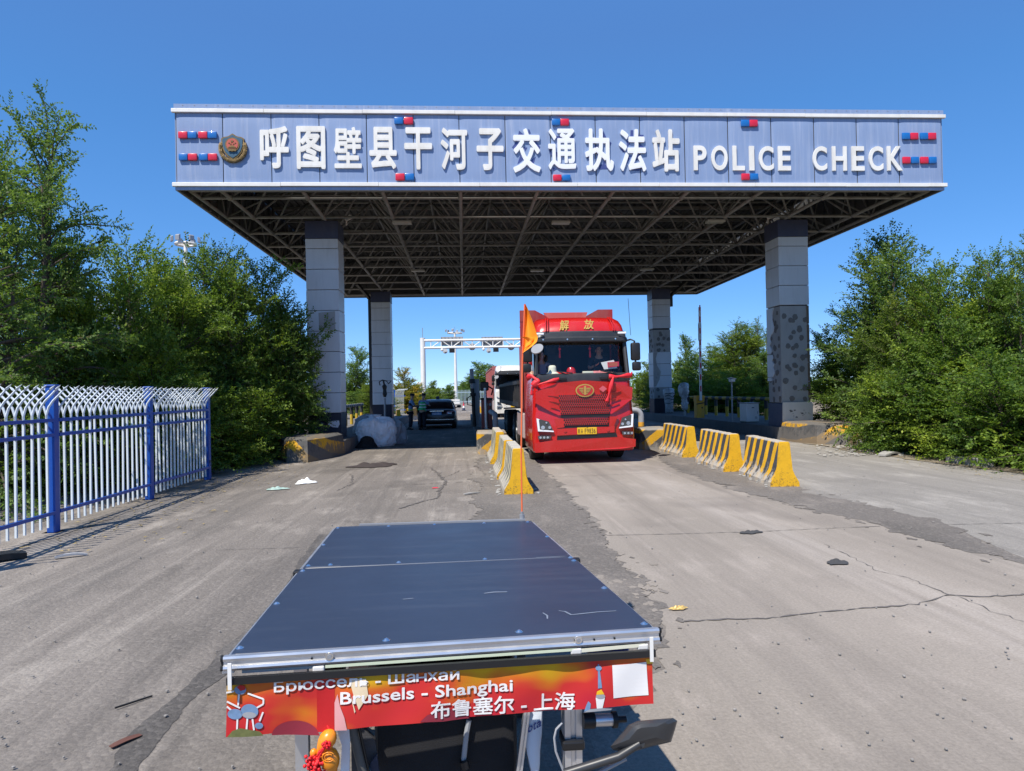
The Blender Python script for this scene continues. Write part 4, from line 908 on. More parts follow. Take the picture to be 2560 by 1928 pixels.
for cx, cy in ((1113, 878), (1222, 876.5)):
    p = at(cx, cy, 63.6); mb = MB(); mb.cyl((p.x, 63.7, p.z), (0, .9, -.3), .22, .12, 16); mb.tube([(p.x, 63.75, p.z), (p.x, 63.9, gz0)], .04, 6); mb.cyl((p.x, 63.6, p.z-.05), (0, .9, -.3), .1, .35, 12); mb.build('camera', M['grey_paint'], g, smooth=30, world=True)
for cx, cy in ((1105, 875), (1209, 873.5)):
    p = at(cx, cy, 63.6); mb = MB(); mb.ball((p.x, 63.7, p.z), .13, 12, 8); mb.tube([(p.x, 63.7, p.z), (p.x, 63.9, gz0)], .04, 6); mb.build('dome_camera', M['white_paint'], g, smooth=True, world=True)
for cx, cy in ((1130, 876.5), (1240, 874.5)):
    p = at(cx, cy, 63.6); mb = MB(); mb.bbox((p.x-.25, 63.6, p.z-.19), (p.x+.25, 63.9, p.z+.19), .02); mb.build('display_box', M['black'], g, world=True)
p = at(1048.5, 963, 63.7); mb = MB(); mb.bbox((p.x-.22, 63.6, p.z-.28), (p.x+.16, 63.8, p.z+.28), .03); mb.build('control_box', M['white_paint'], g, world=True)
MB().tube([(gxl, 64, gz1+.2), (gxl, 64, gz1+1.2)], .03, 5).build('aerial', M['grey_metal'], g, world=True)
# footbridge ramp behind the left trees
g = thing('footbridge_ramp', 'blue footbridge stair with railing descending behind the left trees', 'footbridge', (-24, 55, 0))
A = at(190, 715, 55); B = at(445, 815, 55); w = Vector((0, 3.0, 0))
for k, off in ((0, Vector((0, 0, 0))), (1, w)):
    mb = MB(); a, b = A+off, B+off
    mb.tube([a, b], .05, 6); mb.tube([a-Vector((0, 0, 1.0)), b-Vector((0, 0, 1.0))], .04, 6)
    n = int((b-a).length/.14)
    for i in range(n+1):
        p = a+(b-a)*i/n; mb.box((p.x-.012 if i % 12 else p.x-.035, p.y-.012, p.z-1.15), (p.x+.012 if i % 12 else p.x+.035, p.y+.012, p.z))
    mb.build('railing', M['grey_paint'], g, world=True)
M['bridge_blue'] = mat('bridge_blue', (.03, .045, .12), .5, var=.2)
mb = MB(); a, b = A-Vector((0, .1, 1.1)), B-Vector((0, .1, 1.1)); mb.prism([a, b, b-Vector((0, 0, 1.5)), a-Vector((0, 0, 1.5))], w+Vector((0, .2, 0))); mb.build('stair_flight', M['bridge_blue'], g, world=True)
mb = MB(); a2 = A+Vector((-14, 0, 0)); mb.prism([a2-Vector((0, .1, 1.1)), a, a-Vector((0, 0, 1.5)), a2-Vector((0, .1, 2.6))], w+Vector((0, .2, 0))); mb.build('bridge_deck', M['bridge_blue'], g, world=True)
mb = MB()
for f in (.05, .95):
    p = A+(B-A)*f; mb.box((p.x-.3, 55.8, 0), (p.x+.3, 57, p.z-2.6))
mb.build('bridge_pier', M['concrete'], g, world=True)
# far white fence, planters and barrier beyond the lane
g = thing('far_fence', 'pale metal fence closing the yard far beyond the gantry', 'fence', (0, 103, 0))
M['fence_far'] = mat('far_fence_paint', (.40, .52, .60), .5, var=.1)
for x0f, x1f in ((-7, -1.6), (-1.4, 4.2), (4.3, 12)):
    mb = MB(); x = x0f
    for z in (.3, 1.7): mb.box((x0f, 102.97, z), (x1f, 103.03, z+.1))
    while x < x1f: mb.box((x-.03, 102.94, .1), (x+.03, 102.965, 2.1)); x += .2
    mb.build('fence_panel', M['fence_far'], g, world=True)
for x in (-7, -1.5, 4.25): MB().box((x-.07, 102.9, 0), (x+.07, 103.06, 2.2)).build('post', M['white_paint'], g, world=True)
g = thing('crash_barrier', 'low red and white boards in front of the far fence', 'barrier', (-3, 96, 0))
for k in range(4):
    x = -5.6+k*1.25; mb = MB(); mb.box((x, 96, .15), (x+1.2, 96.15, .45)); mb.build('board', M['white_paint'] if k % 2 else M['gate_red'], g, world=True)
    mb = MB(); mb.box((x, 96, .55), (x+1.2, 96.15, .8)); mb.build('board', M['white_paint'], g, world=True)
g = thing('traffic_cone', 'small red and white traffic cone on the lane beyond the car', 'traffic cone', gnd(1159.5, 1027))
x, y, z = g.location
MB().bbox((x-.19, y-.19, 0), (x+.19, y+.19, .05), .01).build('base', M['black'], g, world=True)
for i, (a, b) in enumerate(((.05, .26), (.26, .46), (.46, .66), (.66, .88))):
    r = lambda h: .15-.12*h/.88
    MB().lathe((x, y, 0), [(r(a), a), (r(b), b)], 16).build('cone_band', (M['navy'], M['white_paint'], M['red_lamp'], M['gate_red'])[i], g, world=True, smooth=30)
# blue and white curl-topped fence piece beyond the left island
g = thing('crowd_barrier', 'white curl topped barrier with blue frame behind the rear left pillar', 'barrier', (-4.9, 52, 0)); mb = MB()
for k in range(9):
    x = at(988+k*2.6, 985, 50).x; mb.tube([(x, 50, .1), (x, 50, 1.75), (x+.05, 50, 1.95), (x+.3, 50, 2.05)], .014, 5)
mb.build('pickets', M['fence_white'], g, world=True); x = at(988, 985, 50).x; mb = MB(); mb.box((x-.1, 50.05, .0), (x, 50.12, 2)); mb.box((x, 50.05, .5), (x+.7, 50.1, .6)); mb.box((x, 50.05, 1.5), (x+.7, 50.1, 1.6)); mb.build('frame', M['blue_paint'], g, world=True)

# ------------------------------------------------------------------ sack, sheets and litter
M['sack'] = mat('woven_sack', (.86, .87, .89), .7, var=.06, scale=5, bump=1.0, bscale=(9, 9, 40), dirt=(.4, .4, .42), dscale=6, damt=.4)
sx0, sx1, sy = -3.55, -2.31, 23.1
from mathutils import noise
def sackf(u, v):
    th = 2*math.pi*u; ph = v*math.pi
    cx, cy, zc = (sx0+sx1)/2, sy, 0
    prof = [(.001, 0.0), (.54, .0), (.60, .07), (.63, .24), (.63, .46), (.615, .66), (.56, .80), (.43, .875), (.22, .90), (.001, .91)]
    s = v*(len(prof)-1); i = min(int(s), len(prof)-2); f = s-i; r = prof[i][0]*(1-f)+prof[i+1][0]*f; z = prof[i][1]*(1-f)+prof[i+1][1]*f
    fold = .007*math.sin(13*th+9*z)+.006*math.sin(29*th-17*z)+.010*math.sin(26*z+4*math.sin(4*th))+.035*math.sin(2*th+1)+.02*math.sin(5*th+3*z)+.012*math.sin(14*z+3*math.sin(3*th))
    if abs(math.sin(th/1+.05)) < .0: fold -= .02
    fold -= .035*math.exp(-((th-4.72+.02)/.05)**2)                # the seam between the two bulges
    q = Vector((math.cos(th)*2.2, math.sin(th)*2.2, z*5)); cr = abs(math.sin(17*z+4.5*noise.noise(Vector((math.cos(th)*1.6, math.sin(th)*1.6, z*2.2)))+2*abs(math.sin(th-1.57))))**.35; cm = max(0, min(1, .5+1.6*noise.noise(Vector((math.cos(th)*1.3+4, math.sin(th)*1.3, z*1.7))))); fold += .035*(cr-1)*cm+.05*noise.noise(q)+.035*(1-abs(noise.noise(q*2.1+Vector((3, 1, 7))))*2)*.6+.018*noise.noise(Vector((math.cos(th)*5, math.sin(th)*5, z*22)))
    r = r*(1+fold); zz = z*(1+.05*math.sin(3*th+1)+.03*math.sin(7*th))
    return (cx+r*math.cos(th), cy+r*.72*math.sin(th), max(0, zz))
mb = MB(); mb.grid(sackf, 220, 90); SK = single(mb, 'bulk_sack', M['sack'], 'bulging white woven bulk sack lying beside the left island', 'sack', smooth='all')
nk = wrap_mb([(.30, .74), (.27, .84), (.17, .90), (.10, .95), (.15, .99), (.17, 1.02), (.05, 1.03)], (sx0*.55+sx1*.45, sy+.1, 0), 41, .45, 44, ell=(1.25, .8)); nk.v = [(a-SK.location.x, b-SK.location.y, c-SK.location.z) for a, b, c in nk.v]; nk.build('gathered_neck', M['sack'], SK, smooth=60)
M['grey_sheet'] = mat('grey_plastic_sheet', (.33, .34, .36), .45, var=.45, scale=8, bump=.7, bscale=20)
wrap_mb([(.36, 0), (.42, .15), (.36, .35), (.38, .55), (.3, .72), (.16, .82), (.03, .86)], (-2.42, 24.1, 0), 21, .34, 40, ell=(.9, 1)).build('x', M['grey_sheet']).name = 'plastic_bundle'
o = bpy.data.objects['plastic_bundle']; setp(o, 'crumpled grey plastic bundle slumped right of the white sack', 'bundle')
wrap_mb([(.42, .0), (.46, .3), (.42, .5), (.42, .72), (.36, .86), (.2, 1.0), (.03, 1.04)], (-3.28, 23.95, 0), 25, .4, 34, ell=(.95, .7)).build('x', M['grey_sheet']).name = 'plastic_bundle'
o = [o for o in bpy.data.objects if o.name.startswith('plastic_bundle')][-1]; setp(o, 'crumpled grey plastic bundle heaped behind the white sack', 'bundle')
wrap_mb([(.30, 0), (.25, .08), (.19, .2), (.165, .30), (.10, .36), (.02, .38)], (-3.12, 22.25, 0), 31, .18, 28, ell=(1.15, .7)).build('x', M['black_matte']).name = 'black_bag'
setp(bpy.data.objects['black_bag'], 'small black bag leaning against the front of the white sack', 'bag')
def flat_cloth(c, rx, ry, hgt, rz, m, name, label, cat, seed, nz=3):
    rnd = random.Random(seed); ph = [rnd.uniform(0, 6) for _ in range(8)]; n = 26; secs = []
    def fn(u, v):
        a = 2*math.pi*u; r = v
        e = 1+.22*math.sin(2*a+ph[0])+.16*math.sin(3*a+ph[1])+.1*math.sin(5*a+ph[2])+.05*math.sin(9*a+ph[6])
        x = rx*r*e*math.cos(a); y = ry*r*e*math.sin(a)
        z = hgt*max(0, (1-r*r))*(.55+.45*math.sin(nz*x/rx*2+ph[3])*math.cos(nz*y/ry*1.6+ph[4]))+.002+.012*abs(math.sin(7*a+ph[5]+4*r))*hgt/.08*(1-r)
        return (x, y, z)
    mb = MB(); mb.grid(fn, 40, 14); o = mb.build(name, m, None, smooth='all', fix=False); o.location = (c.x, c.y, .012); o.rotation_euler = (0, 0, rz)
    return setp(o, label, cat)
M['brown_cloth'] = mat('dark_brown_cloth', (.045, .035, .033), .9, var=.3, bump=.3, bscale=80)
flat_cloth(gnd(935, 1166), .46, .42, .10, .1, M['brown_cloth'], 'cloth', 'dark brown cloth lying on the car lane before the sack', 'cloth', 1)
M['white_plastic'] = mat('white_plastic', (.8, .8, .78), .4, var=.05)
flat_cloth(gnd(764, 1209), .17, .16, .10, .5, M['white_plastic'], 'plastic_bag', 'crumpled white plastic bag on the grey pavement', 'plastic bag', 3)
M['green_plastic'] = mat('pale_green_plastic', (.32, .44, .39), .45, var=.2)
flat_cloth(gnd(692, 1225), .17, .08, .05, .2, M['green_plastic'], 'plastic_scrap', 'flat pale green plastic scrap left of the white bag', 'plastic scrap', 4)
M['rag'] = mat('dark_rag', (.05, .05, .052), .9, var=.3)
flat_cloth(gnd(2092, 1409), .13, .07, .03, .5, M['rag'], 'rag', 'black rag lying alone on the truck lane', 'rag', 6)
flat_cloth(gnd(1877, 1334), .12, .07, .03, .2, M['rag'], 'rag', 'dark rag stuck on the slab joint of the truck lane', 'rag', 7)
M['wrapper'] = mat('snack_wrapper', (.62, .42, .14), .3, .2, var=.4, scale=20)
flat_cloth(gnd(1697, 1526), .06, .03, .03, .1, M['wrapper'], 'snack_wrapper', 'gold snack wrapper on the lane right of the solar roof', 'wrapper', 8)
flat_cloth(gnd(1088, 1222), .06, .03, .015, .1, M['red_lamp'], 'cloth_scrap', 'tiny red cloth scrap by the pavement crack', 'cloth scrap', 9)
M['wood'] = mat('reddish_wood', (.12, .05, .035), .8, var=.4, scale=(12), bump=.3)
def litter(px, py, dims, rz, m, name, label, cat, bend=0):
    c = gnd(px, py); mb = MB(); L, Wd, H = dims; n = 6
    secs = []
    for k in range(n+1):
        x = -L/2+L*k/n; wv = Wd*(1-.3*abs(2*k/n-1)**3); z = bend*math.sin(math.pi*k/n)
        secs.append([(x, -wv/2, z), (x, wv/2, z), (x, wv/2, z+H), (x, -wv/2, z+H)])
    mb.loft(secs); o = mb.build(name, m); o.location = (c.x, c.y, .008); o.rotation_euler = (.02, .03, rz); return setp(o, label, cat)
litter(315, 1857, (.15, .042, .004), .95, M['wood'], 'wood_chip', 'reddish wooden splinter on the pavement at lower left', 'wood piece', .006)
litter(335, 1760, (.20, .009, .008), .85, M['black'], 'stick', 'thin black stick lying on the pavement at lower left', 'stick')
litter(178, 1394, (.30, .05, .02), .5, M['grey_paint'], 'plastic_strip', 'grey plastic strip on the ground near the fence foot', 'plastic strip', .02)
litter(8, 1402, (.4, .2, .06), .7, M['black'], 'dark_scrap', 'dark scrap piece lying by the fence at the left edge', 'scrap', .02)
litter(1180, 1236, (.32, .06, .015), .6, M['concrete'], 'board_scrap', 'pale board scrap at the foot of the nearest left barrier', 'board scrap', .01)
litter(2225, 1140, (.7, .25, .04), .5, M['concrete'], 'board_scrap', 'pale broken board among rubbish right of the chevron nose', 'board scrap', .06)
litter(2208, 1123, (.2, .08, .07), .2, mat('pet_bottle', (.25, .45, .62), .15, var=.2), 'plastic_bottle', 'blue tinted plastic bottle in the rubbish by the right bushes', 'bottle', .0)
rnd = random.Random(44)
mb = MB()
for k in range(130):
    p = gnd(rnd.uniform(2040, 2260), rnd.uniform(1114, 1142)); r = rnd.uniform(.02, .08); n = rnd.randint(5, 7)
    ring = [(p.x+r*rnd.uniform(.5, 1.2)*math.cos(t), p.y+r*rnd.uniform(.5, 1.2)*math.sin(t), .018+rnd.uniform(0, .01)) for t in np.linspace(0, 2*math.pi, n+1)[:-1]]
    mb.prism(ring, (0, 0, rnd.uniform(.004, .03)))
o = mb.build('rubble', concrete_mat('rubble_plaster', (.42, .40, .36))); setp(o, 'scattered pale plaster rubble right of the chevron nose', 'rubble', kind='stuff')
mb = MB()
for k in range(520):
    x, y = rnd.uniform(-6, 9), rnd.uniform(1.5, 18)
    if rnd.random() < .5: q = gnd(rnd.uniform(0, 2560), rnd.uniform(1200, 1928)); x, y = q.x, q.y
    r = rnd.uniform(.003, .009)*(1+y*.03); mb.ball((x, y, .01+r*.3), (r*rnd.uniform(.7, 1.5), r*rnd.uniform(.7, 1.5), r*.7), 5, 3)
M['stone'] = mat('small_stone', (.24, .225, .21), .95, var=.7, scale=2)
o = mb.build('loose_stones', M['stone']); setp(o, 'small loose stones scattered over the pavement', 'stones', kind='stuff')
mb = MB()
for k in range(420):
    y = rnd.uniform(8, 19); x = rnd.choice((rnd.uniform(-5.2, -4.2), rnd.uniform(-5.4, -3.5), rnd.uniform(9.2, 10.4))); a = rnd.uniform(0, 6.28); L = rnd.uniform(.02, .045)
    c, s = math.cos(a)*L, math.sin(a)*L; z = .016+rnd.uniform(0, .01); mb.add([(x-c, y-s, z), (x-s*.4, y+c*.4, z+.006), (x+c, y+s, z), (x+s*.4, y-c*.4, z+.004)], [(0, 1, 2, 3)])
o = mb.build('fallen_leaves', mat('dry_leaf', (.32, .24, .08), .8, var=.5, scale=1), fix=False); setp(o, 'dry fallen leaves along both pavement edges', 'leaves', kind='stuff')
# ------------------------------------------------------------------ trees
def leaf_mat(name, dark, mid, bright, scale=.8, bright_amt=.5, trans=.42):
    n = NT(name); out = n.N['Material Output']
    a = n.noise(scale, 3); b = n.noise(scale*9, 2, .6)
    col = n.mix(n.ramp(a, [(.35, 0.), (.62, 1.)]), dark, mid)
    col = n.mix(n.math('MULTIPLY', n.ramp(n.noise(scale*.7, 3, loc=(5, 2, 8)), [(.53, 0.), (.68, 1.)]), bright_amt), col, bright)
    hs = n.n('HueSaturation'); gi = n.n('NewGeometry'); n.L(n.math('MULTIPLY', n.math('MULTIPLY_ADD', b, .8, .6), n.math('MULTIPLY_ADD', gi.outputs['Random Per Island'], 1.1, .62)), hs.inputs['Value'])
    n.L(n.math('MULTIPLY_ADD', gi.outputs['Random Per Island'], -.035, .515), hs.inputs['Hue']); n.L(col, hs.inputs['Color'])
    c = hs.outputs[0]; n.L(c, n.b.inputs['Base Color']); n.setb(Roughness=.55, Specular_IOR_Level=.28)
    tr = n.n('BsdfTranslucent'); n.L(n.mix(.6, c, (.24, .40, .02)), tr.inputs[0])
    mx = n.n('MixShader'); mx.inputs[0].default_value = trans; n.L(n.b.outputs[0], mx.inputs[1]); n.L(tr.outputs[0], mx.inputs[2]); n.L(mx.outputs[0], out.inputs[0])
    return n.m
M['leaf'] = leaf_mat('elm_leaves', (.058, .112, .022), (.118, .196, .030), (.25, .32, .028), bright_amt=.75)
M['leaf_b'] = leaf_mat('blue_green_leaves', (.056, .104, .032), (.098, .168, .044), (.19, .26, .034), bright_amt=.55)
M['leaf_y'] = leaf_mat('autumn_leaves', (.10, .12, .02), (.34, .25, .03), (.62, .42, .06), .5, .9)
M['leaf_yg'] = leaf_mat('yellow_green_leaves', (.05, .08, .016), (.10, .15, .02), (.20, .24, .03), bright_amt=.7)
M['bark'] = mat('bark', (.085, .065, .05), .95, var=.35, scale=14, bump=.6, bscale=40)

def np_mesh(name, V, mats, smooth=False):
    """V: (n,4,3) leaf quads"""
    n = len(V); me = bpy.data.meshes.new(name)
    me.vertices.add(4*n); me.vertices.foreach_set('co', V.reshape(-1).astype(np.float32))
    me.loops.add(4*n); me.loops.foreach_set('vertex_index', np.arange(4*n, dtype=np.int32))
    me.polygons.add(n); me.polygons.foreach_set('loop_start', np.arange(0, 4*n, 4, dtype=np.int32))
    me.update(calc_edges=True)
    for m in mats: me.materials.append(m)
    return me
def norm(a): return a/np.maximum(np.linalg.norm(a, axis=-1, keepdims=True), 1e-6)
def make_tree(seed, H, Rd, stems=4, nbr=90, tw=11, K=13, leaf=.088, lw=.048, base=.08, spread=.35, spike=1.0, twl=(.35, .75), droop=.25, low=1.0, irr=.28):
    """returns (leaf quads, wood MB); stems from the ground, branches all the way up, leafy twigs"""
    rg = np.random.default_rng(seed); wood = MB(); S = []; D = []; Ln = []
    for s in range(stems):
        a = 2*math.pi*(s+rg.uniform(-.3, .3))/stems; hs = H*(1 if s == 0 else rg.uniform(.55, .95)); sp = Rd*spread*(0.25 if s == 0 else rg.uniform(.5, 1.1))
        top = np.array([sp*math.cos(a), sp*math.sin(a), hs]); n = 9; t = np.linspace(0, 1, n)
        pts = np.stack([top[0]*t**.8, top[1]*t**.8, hs*t], 1)+rg.normal(0, .03, (n, 3))*H*.25*np.minimum(t, 1-t*.6)[:, None]; pts[0] = [.08*math.cos(a), .08*math.sin(a), -.05]
        r0 = .018*H*(1 if s == 0 else .75)+.01
        wood.tube(pts, [r0*(1-.93*q)+.004 for q in t], 7)
        nb = int(nbr*(1.2 if s == 0 else .9)/stems*1.0)
        for b in range(nb):
            q = base+(1-base)*(b+rg.uniform(0, 1))/nb; i = min(int(q*(n-1)), n-2); f = q*(n-1)-i; p = pts[i]*(1-f)+pts[i+1]*f
            env = Rd*(low+(1-low)*min(1, q*2.5))*(1-q**2.4)**.62*(.82+.3*math.sin(q*9+s*2.1))+Rd*.10*spike
            L = env*rg.uniform(.83-irr, .83+irr); az = rg.uniform(0, 2*math.pi); el = R(rg.uniform(8, 48)+36*q**2)
            d = np.array([math.cos(az)*math.cos(el), math.sin(az)*math.cos(el), math.sin(el)])
            m = 6; u = np.linspace(0, 1, m); bp = p+d*(L*u)[:, None]; bp[:, 2] -= droop*L*u**2*(1-.6*q)+0; bp += rg.normal(0, .02, (m, 3))*L*u[:, None]
            bp[:, 2] = np.maximum(bp[:, 2], .08+.1*u)
            br = max(.004, r0*.42*(1-q*.75)); wood.tube(bp, [br*(1-.85*x)+.002 for x in u], 5, caps=False)
            ntw = max(3, int(tw*L/Rd*1.25))
            for k in range(ntw):
                x = .18+.82*(k+rg.uniform(0, 1))/ntw; i2 = min(int(x*(m-1)), m-2); f2 = x*(m-1)-i2; bpnt = bp[i2]*(1-f2)+bp[i2+1]*f2
                dd = norm(bp[i2+1]-bp[i2]); sd = norm(np.cross(dd, [0, 0, 1.])+rg.normal(0, .35, 3))*(1 if k % 2 else -1)
                tdir = norm(dd*rg.uniform(.3, .9)+sd*.8+np.array([0, 0, rg.uniform(-.15, .45)])); S.append(bpnt); D.append(tdir); Ln.append(rg.uniform(*twl)*(1.15-.4*x))
            S.append(bp[-2]); D.append(norm(bp[-1]-bp[-2])); Ln.append(rg.uniform(*twl))
        for k in range(int(7*spike)):                         # leader shoots
            S.append(pts[-1]*.5+pts[-2]*.5-np.array([0, 0, rg.uniform(0, .5)])+rg.normal(0, .10, 3)); D.append(norm(np.array([rg.normal(0, .3), rg.normal(0, .3), 1.]))); Ln.append(rg.uniform(.5, 1.0))
    S = np.array(S); D = np.array(D); Ln = np.array(Ln); n = len(S)
    for i in rg.choice(n, min(n, 260), replace=False): wood.tube([S[i], S[i]+D[i]*Ln[i]], [.005, .002], 4, caps=False)
    up = norm(np.array([0, 0, 1.])+rg.normal(0, .45, (n, 3))); lat = norm(np.cross(D, up)); up2 = np.cross(lat, D)
    t = (np.arange(K)+.6)/K; sd = np.where(np.arange(K) % 2 == 0, 1., -1.)
    P = S[:, None, :]+D[:, None, :]*(Ln[:, None]*t)[..., None]; P[..., 2] -= (.10*Ln[:, None]*t**2)
    j = rg.normal(0, .22, (n, K, 3))
    ld = norm(D[:, None, :]*.62+lat[:, None, :]*(sd*.8)[None, :, None]+np.array([0, 0, -.18])+j)
    nr = norm(up2[:, None, :]*.8+rg.normal(0, .62, (n, K, 3))); wd = norm(np.cross(nr, ld))
    sz = rg.uniform(.7, 1.25, (n, K, 1)); a = P.reshape(-1, 3); l = (ld*leaf*sz).reshape(-1, 3); w2 = (wd*lw*.5*sz).reshape(-1, 3); nn = (np.cross(ld, wd)*leaf*.12*sz).reshape(-1, 3)
    V = np.stack([a, a+l*.45+w2+nn, a+l, a+l*.45-w2+nn], 1)
    V[..., 2] = np.maximum(V[..., 2], .02)
    return V, wood
PROTO = {}
def proto(key, mat_leaf, **k):
    V, wood = make_tree(**k); me = np_mesh('crown', V, [mat_leaf]); wo = wood.build('trunk', M['bark'], None, smooth='all'); wm = wo.data; bpy.data.objects.remove(wo)
    PROTO[key] = (me, wm, float(np.quantile(V[..., 2], .9985)), k['Rd'])
def tree(key, x, y, h, label, group, rz=0, wide=1.0, name='elm_tree', cat='tree', tilt=(0, 0), z=0, m=None):
    me, wm, H, Rd = PROTO[key]
    t = thing(name, label, cat, (x, y, z), rz, group); s = h/H; t.scale = (s*wide, s*wide, s); t.rotation_euler = (tilt[0], tilt[1], rz)
    for nm, d in (('crown', me), ('trunk', wm)):
        o = bpy.data.objects.new(nm, d); COL.objects.link(o); o.parent = t
        if nm == 'crown' and m is not None: o.material_slots[0].link = 'OBJECT'; o.material_slots[0].material = m
    return t
proto('tall', M['leaf_b'], seed=1, H=7.4, Rd=1.9, stems=4, nbr=175, tw=14, K=14, base=.05, spread=.62, spike=2.0, droop=.5, irr=.65)
proto('bushA', M['leaf'], seed=2, H=5.2, Rd=1.9, stems=6, nbr=270, tw=15, K=13, base=.03, spread=.55, spike=2.2)
proto('bushB', M['leaf'], seed=3, H=4.6, Rd=2.0, stems=7, nbr=270, tw=15, K=13, base=.03, spread=.6, spike=2.4)
proto('bushC', M['leaf_b'], seed=4, H=5.0, Rd=1.8, stems=5, nbr=270, tw=15, K=13, base=.03, spread=.5, spike=1.8)
proto('low', M['leaf'], seed=5, H=2.3, Rd=1.5, stems=6, nbr=220, tw=12, K=12, base=.0, spread=.7, spike=.6, droop=.35)
proto('far', M['leaf_b'], seed=6, H=7, Rd=2.9, stems=4, nbr=200, tw=13, K=11, leaf=.15, lw=.09, base=.08, spread=.5, spike=.8, twl=(.5, 1.0))

def px_tree(key, px, py, y, label, group, **k):
    """crown tip seen at this pixel when the tree stands y metres away"""
    p = at(px, py, y); return tree(key, p.x, y, p.z, label, group, **k)
GL = 'elms and bushes behind the white fence'; GR = 'elms and bushes along the right verge'
px_tree('tall', 88, 226, 13.2, 'tallest feathery elm at the left picture edge', GL, rz=.4, wide=.72)
px_tree('tall', -40, 300, 11.3, 'tall elm cut by the left picture edge behind the fence', GL, rz=2.4, wide=.8)
px_tree('bushA', 165, 590, 14.2, 'bushy elm beside the tallest one, under its right side', GL, rz=1.0, wide=.62)
px_tree('bushB', 322, 600, 15.4, 'bright green elm rising before the footbridge ramp', GL, rz=2.2, wide=.66)
px_tree('bushA', 395, 640, 16.6, 'leafy elm between the footbridge ramp and the light mast', GL, rz=3.4, wide=.85)
px_tree('bushC', 490, 612, 18.4, 'elm with its tip in front of the light mast head', GL, rz=.2, wide=.8)
px_tree('bushA', 568, 622, 18.9, 'narrow spiky elm right of the light mast', GL, rz=4.4, wide=.72)
px_tree('bushB', 655, 650, 20.4, 'elm growing close to the front left pillar', GL, rz=5.2, wide=.72)
px_tree('bushC', 715, 740, 20.6, 'elm whose sprays hang over the front left pillar', GL, rz=1.9, wide=.75)
px_tree('bushB', 60, 700, 14.6, 'dark bush behind the fence under the tallest elm', GL, rz=3.9, wide=.9)
px_tree('bushC', 240, 850, 17.5, 'dark elm in the second row behind the bright one', GL, rz=5.9, wide=1.3)
px_tree('bushA', 520, 760, 22.5, 'dense elm deep behind the end of the fence', GL, rz=.9, wide=1.1)
px_tree('bushB', 420, 800, 21, 'shaded elm deep behind the middle of the fence', GL, rz=2.9, wide=1.1)
for i, (x, y, h, rz) in enumerate(((-8.0, 12.9, 2.2, .3), (-7.3, 14.3, 2.3, 1.4), (-6.7, 15.9, 2.4, 2.6), (-5.9, 17.3, 2.1, 3.3), (-5.75, 18.9, 2.3, 4.1), (-9.6, 12.2, 2.4, 5.0))):
    tree('low', x, y, h, ['low bush behind the second fence panel from the left', 'low bush behind the third fence panel', 'low bush behind the fence end post', 'low bush spilling past the end of the fence', 'low bush crowding the left island nose', 'low bush at the left picture edge behind the fence'][i], 'low bushes behind the white fence', rz, name='bush', cat='bush')
px_tree('bushC', 2228, 578, 18.8, 'highest elm right of the front right pillar', GR, rz=.7, wide=.85)
px_tree('bushA', 2300, 690, 16.8, 'bright yellow green elm in the middle of the right bushes', GR, rz=2.0, wide=.85, m=M['leaf_yg'])
px_tree('bushB', 2370, 655, 15.6, 'bright elm before the highest right one', GR, rz=3.1, wide=.8)
px_tree('bushA', 2470, 632, 14.8, 'spiky elm near the right picture edge', GR, rz=4.0, wide=.75)
px_tree('tall', 2556, 592, 14.2, 'tall elm cut by the right picture edge', GR, rz=5.0, wide=.8)
px_tree('bushB', 2130, 770, 21.5, 'leaning elm just right of the front right pillar', GR, rz=5.5, wide=1.0)
px_tree('bushA', 2420, 760, 18.8, 'dark elm in the second row of the right bushes', GR, rz=.2, wide=1.1)
px_tree('bushC', 2540, 780, 17.0, 'dense elm behind the right edge tree', GR, rz=1.2, wide=1.1)
px_tree('bushC', 2200, 820, 26, 'shaded elm behind the chevron nose island', GR, rz=2.2, wide=1.3)
for i, (x, y, h, rz) in enumerate(((11.0, 16.9, 2.2, .3), (11.1, 15.2, 2.5, 1.4), (11.0, 13.4, 2.4, 2.6), (11.3, 11.8, 2.5, 3.3), (13.6, 19.6, 2.2, 4.1), (13.5, 21.3, 2.4, 5.0))):
    tree('low', x, y, h, ['low bush over the broken kerb stones at right', 'low bush in the middle of the right verge', 'low bush hanging over the right lane edge', 'low bush at the right picture edge', 'low bush right of the chevron island nose', 'low bush behind the front right pillar'][i], 'low bushes along the right verge', rz, name='bush', cat='bush')
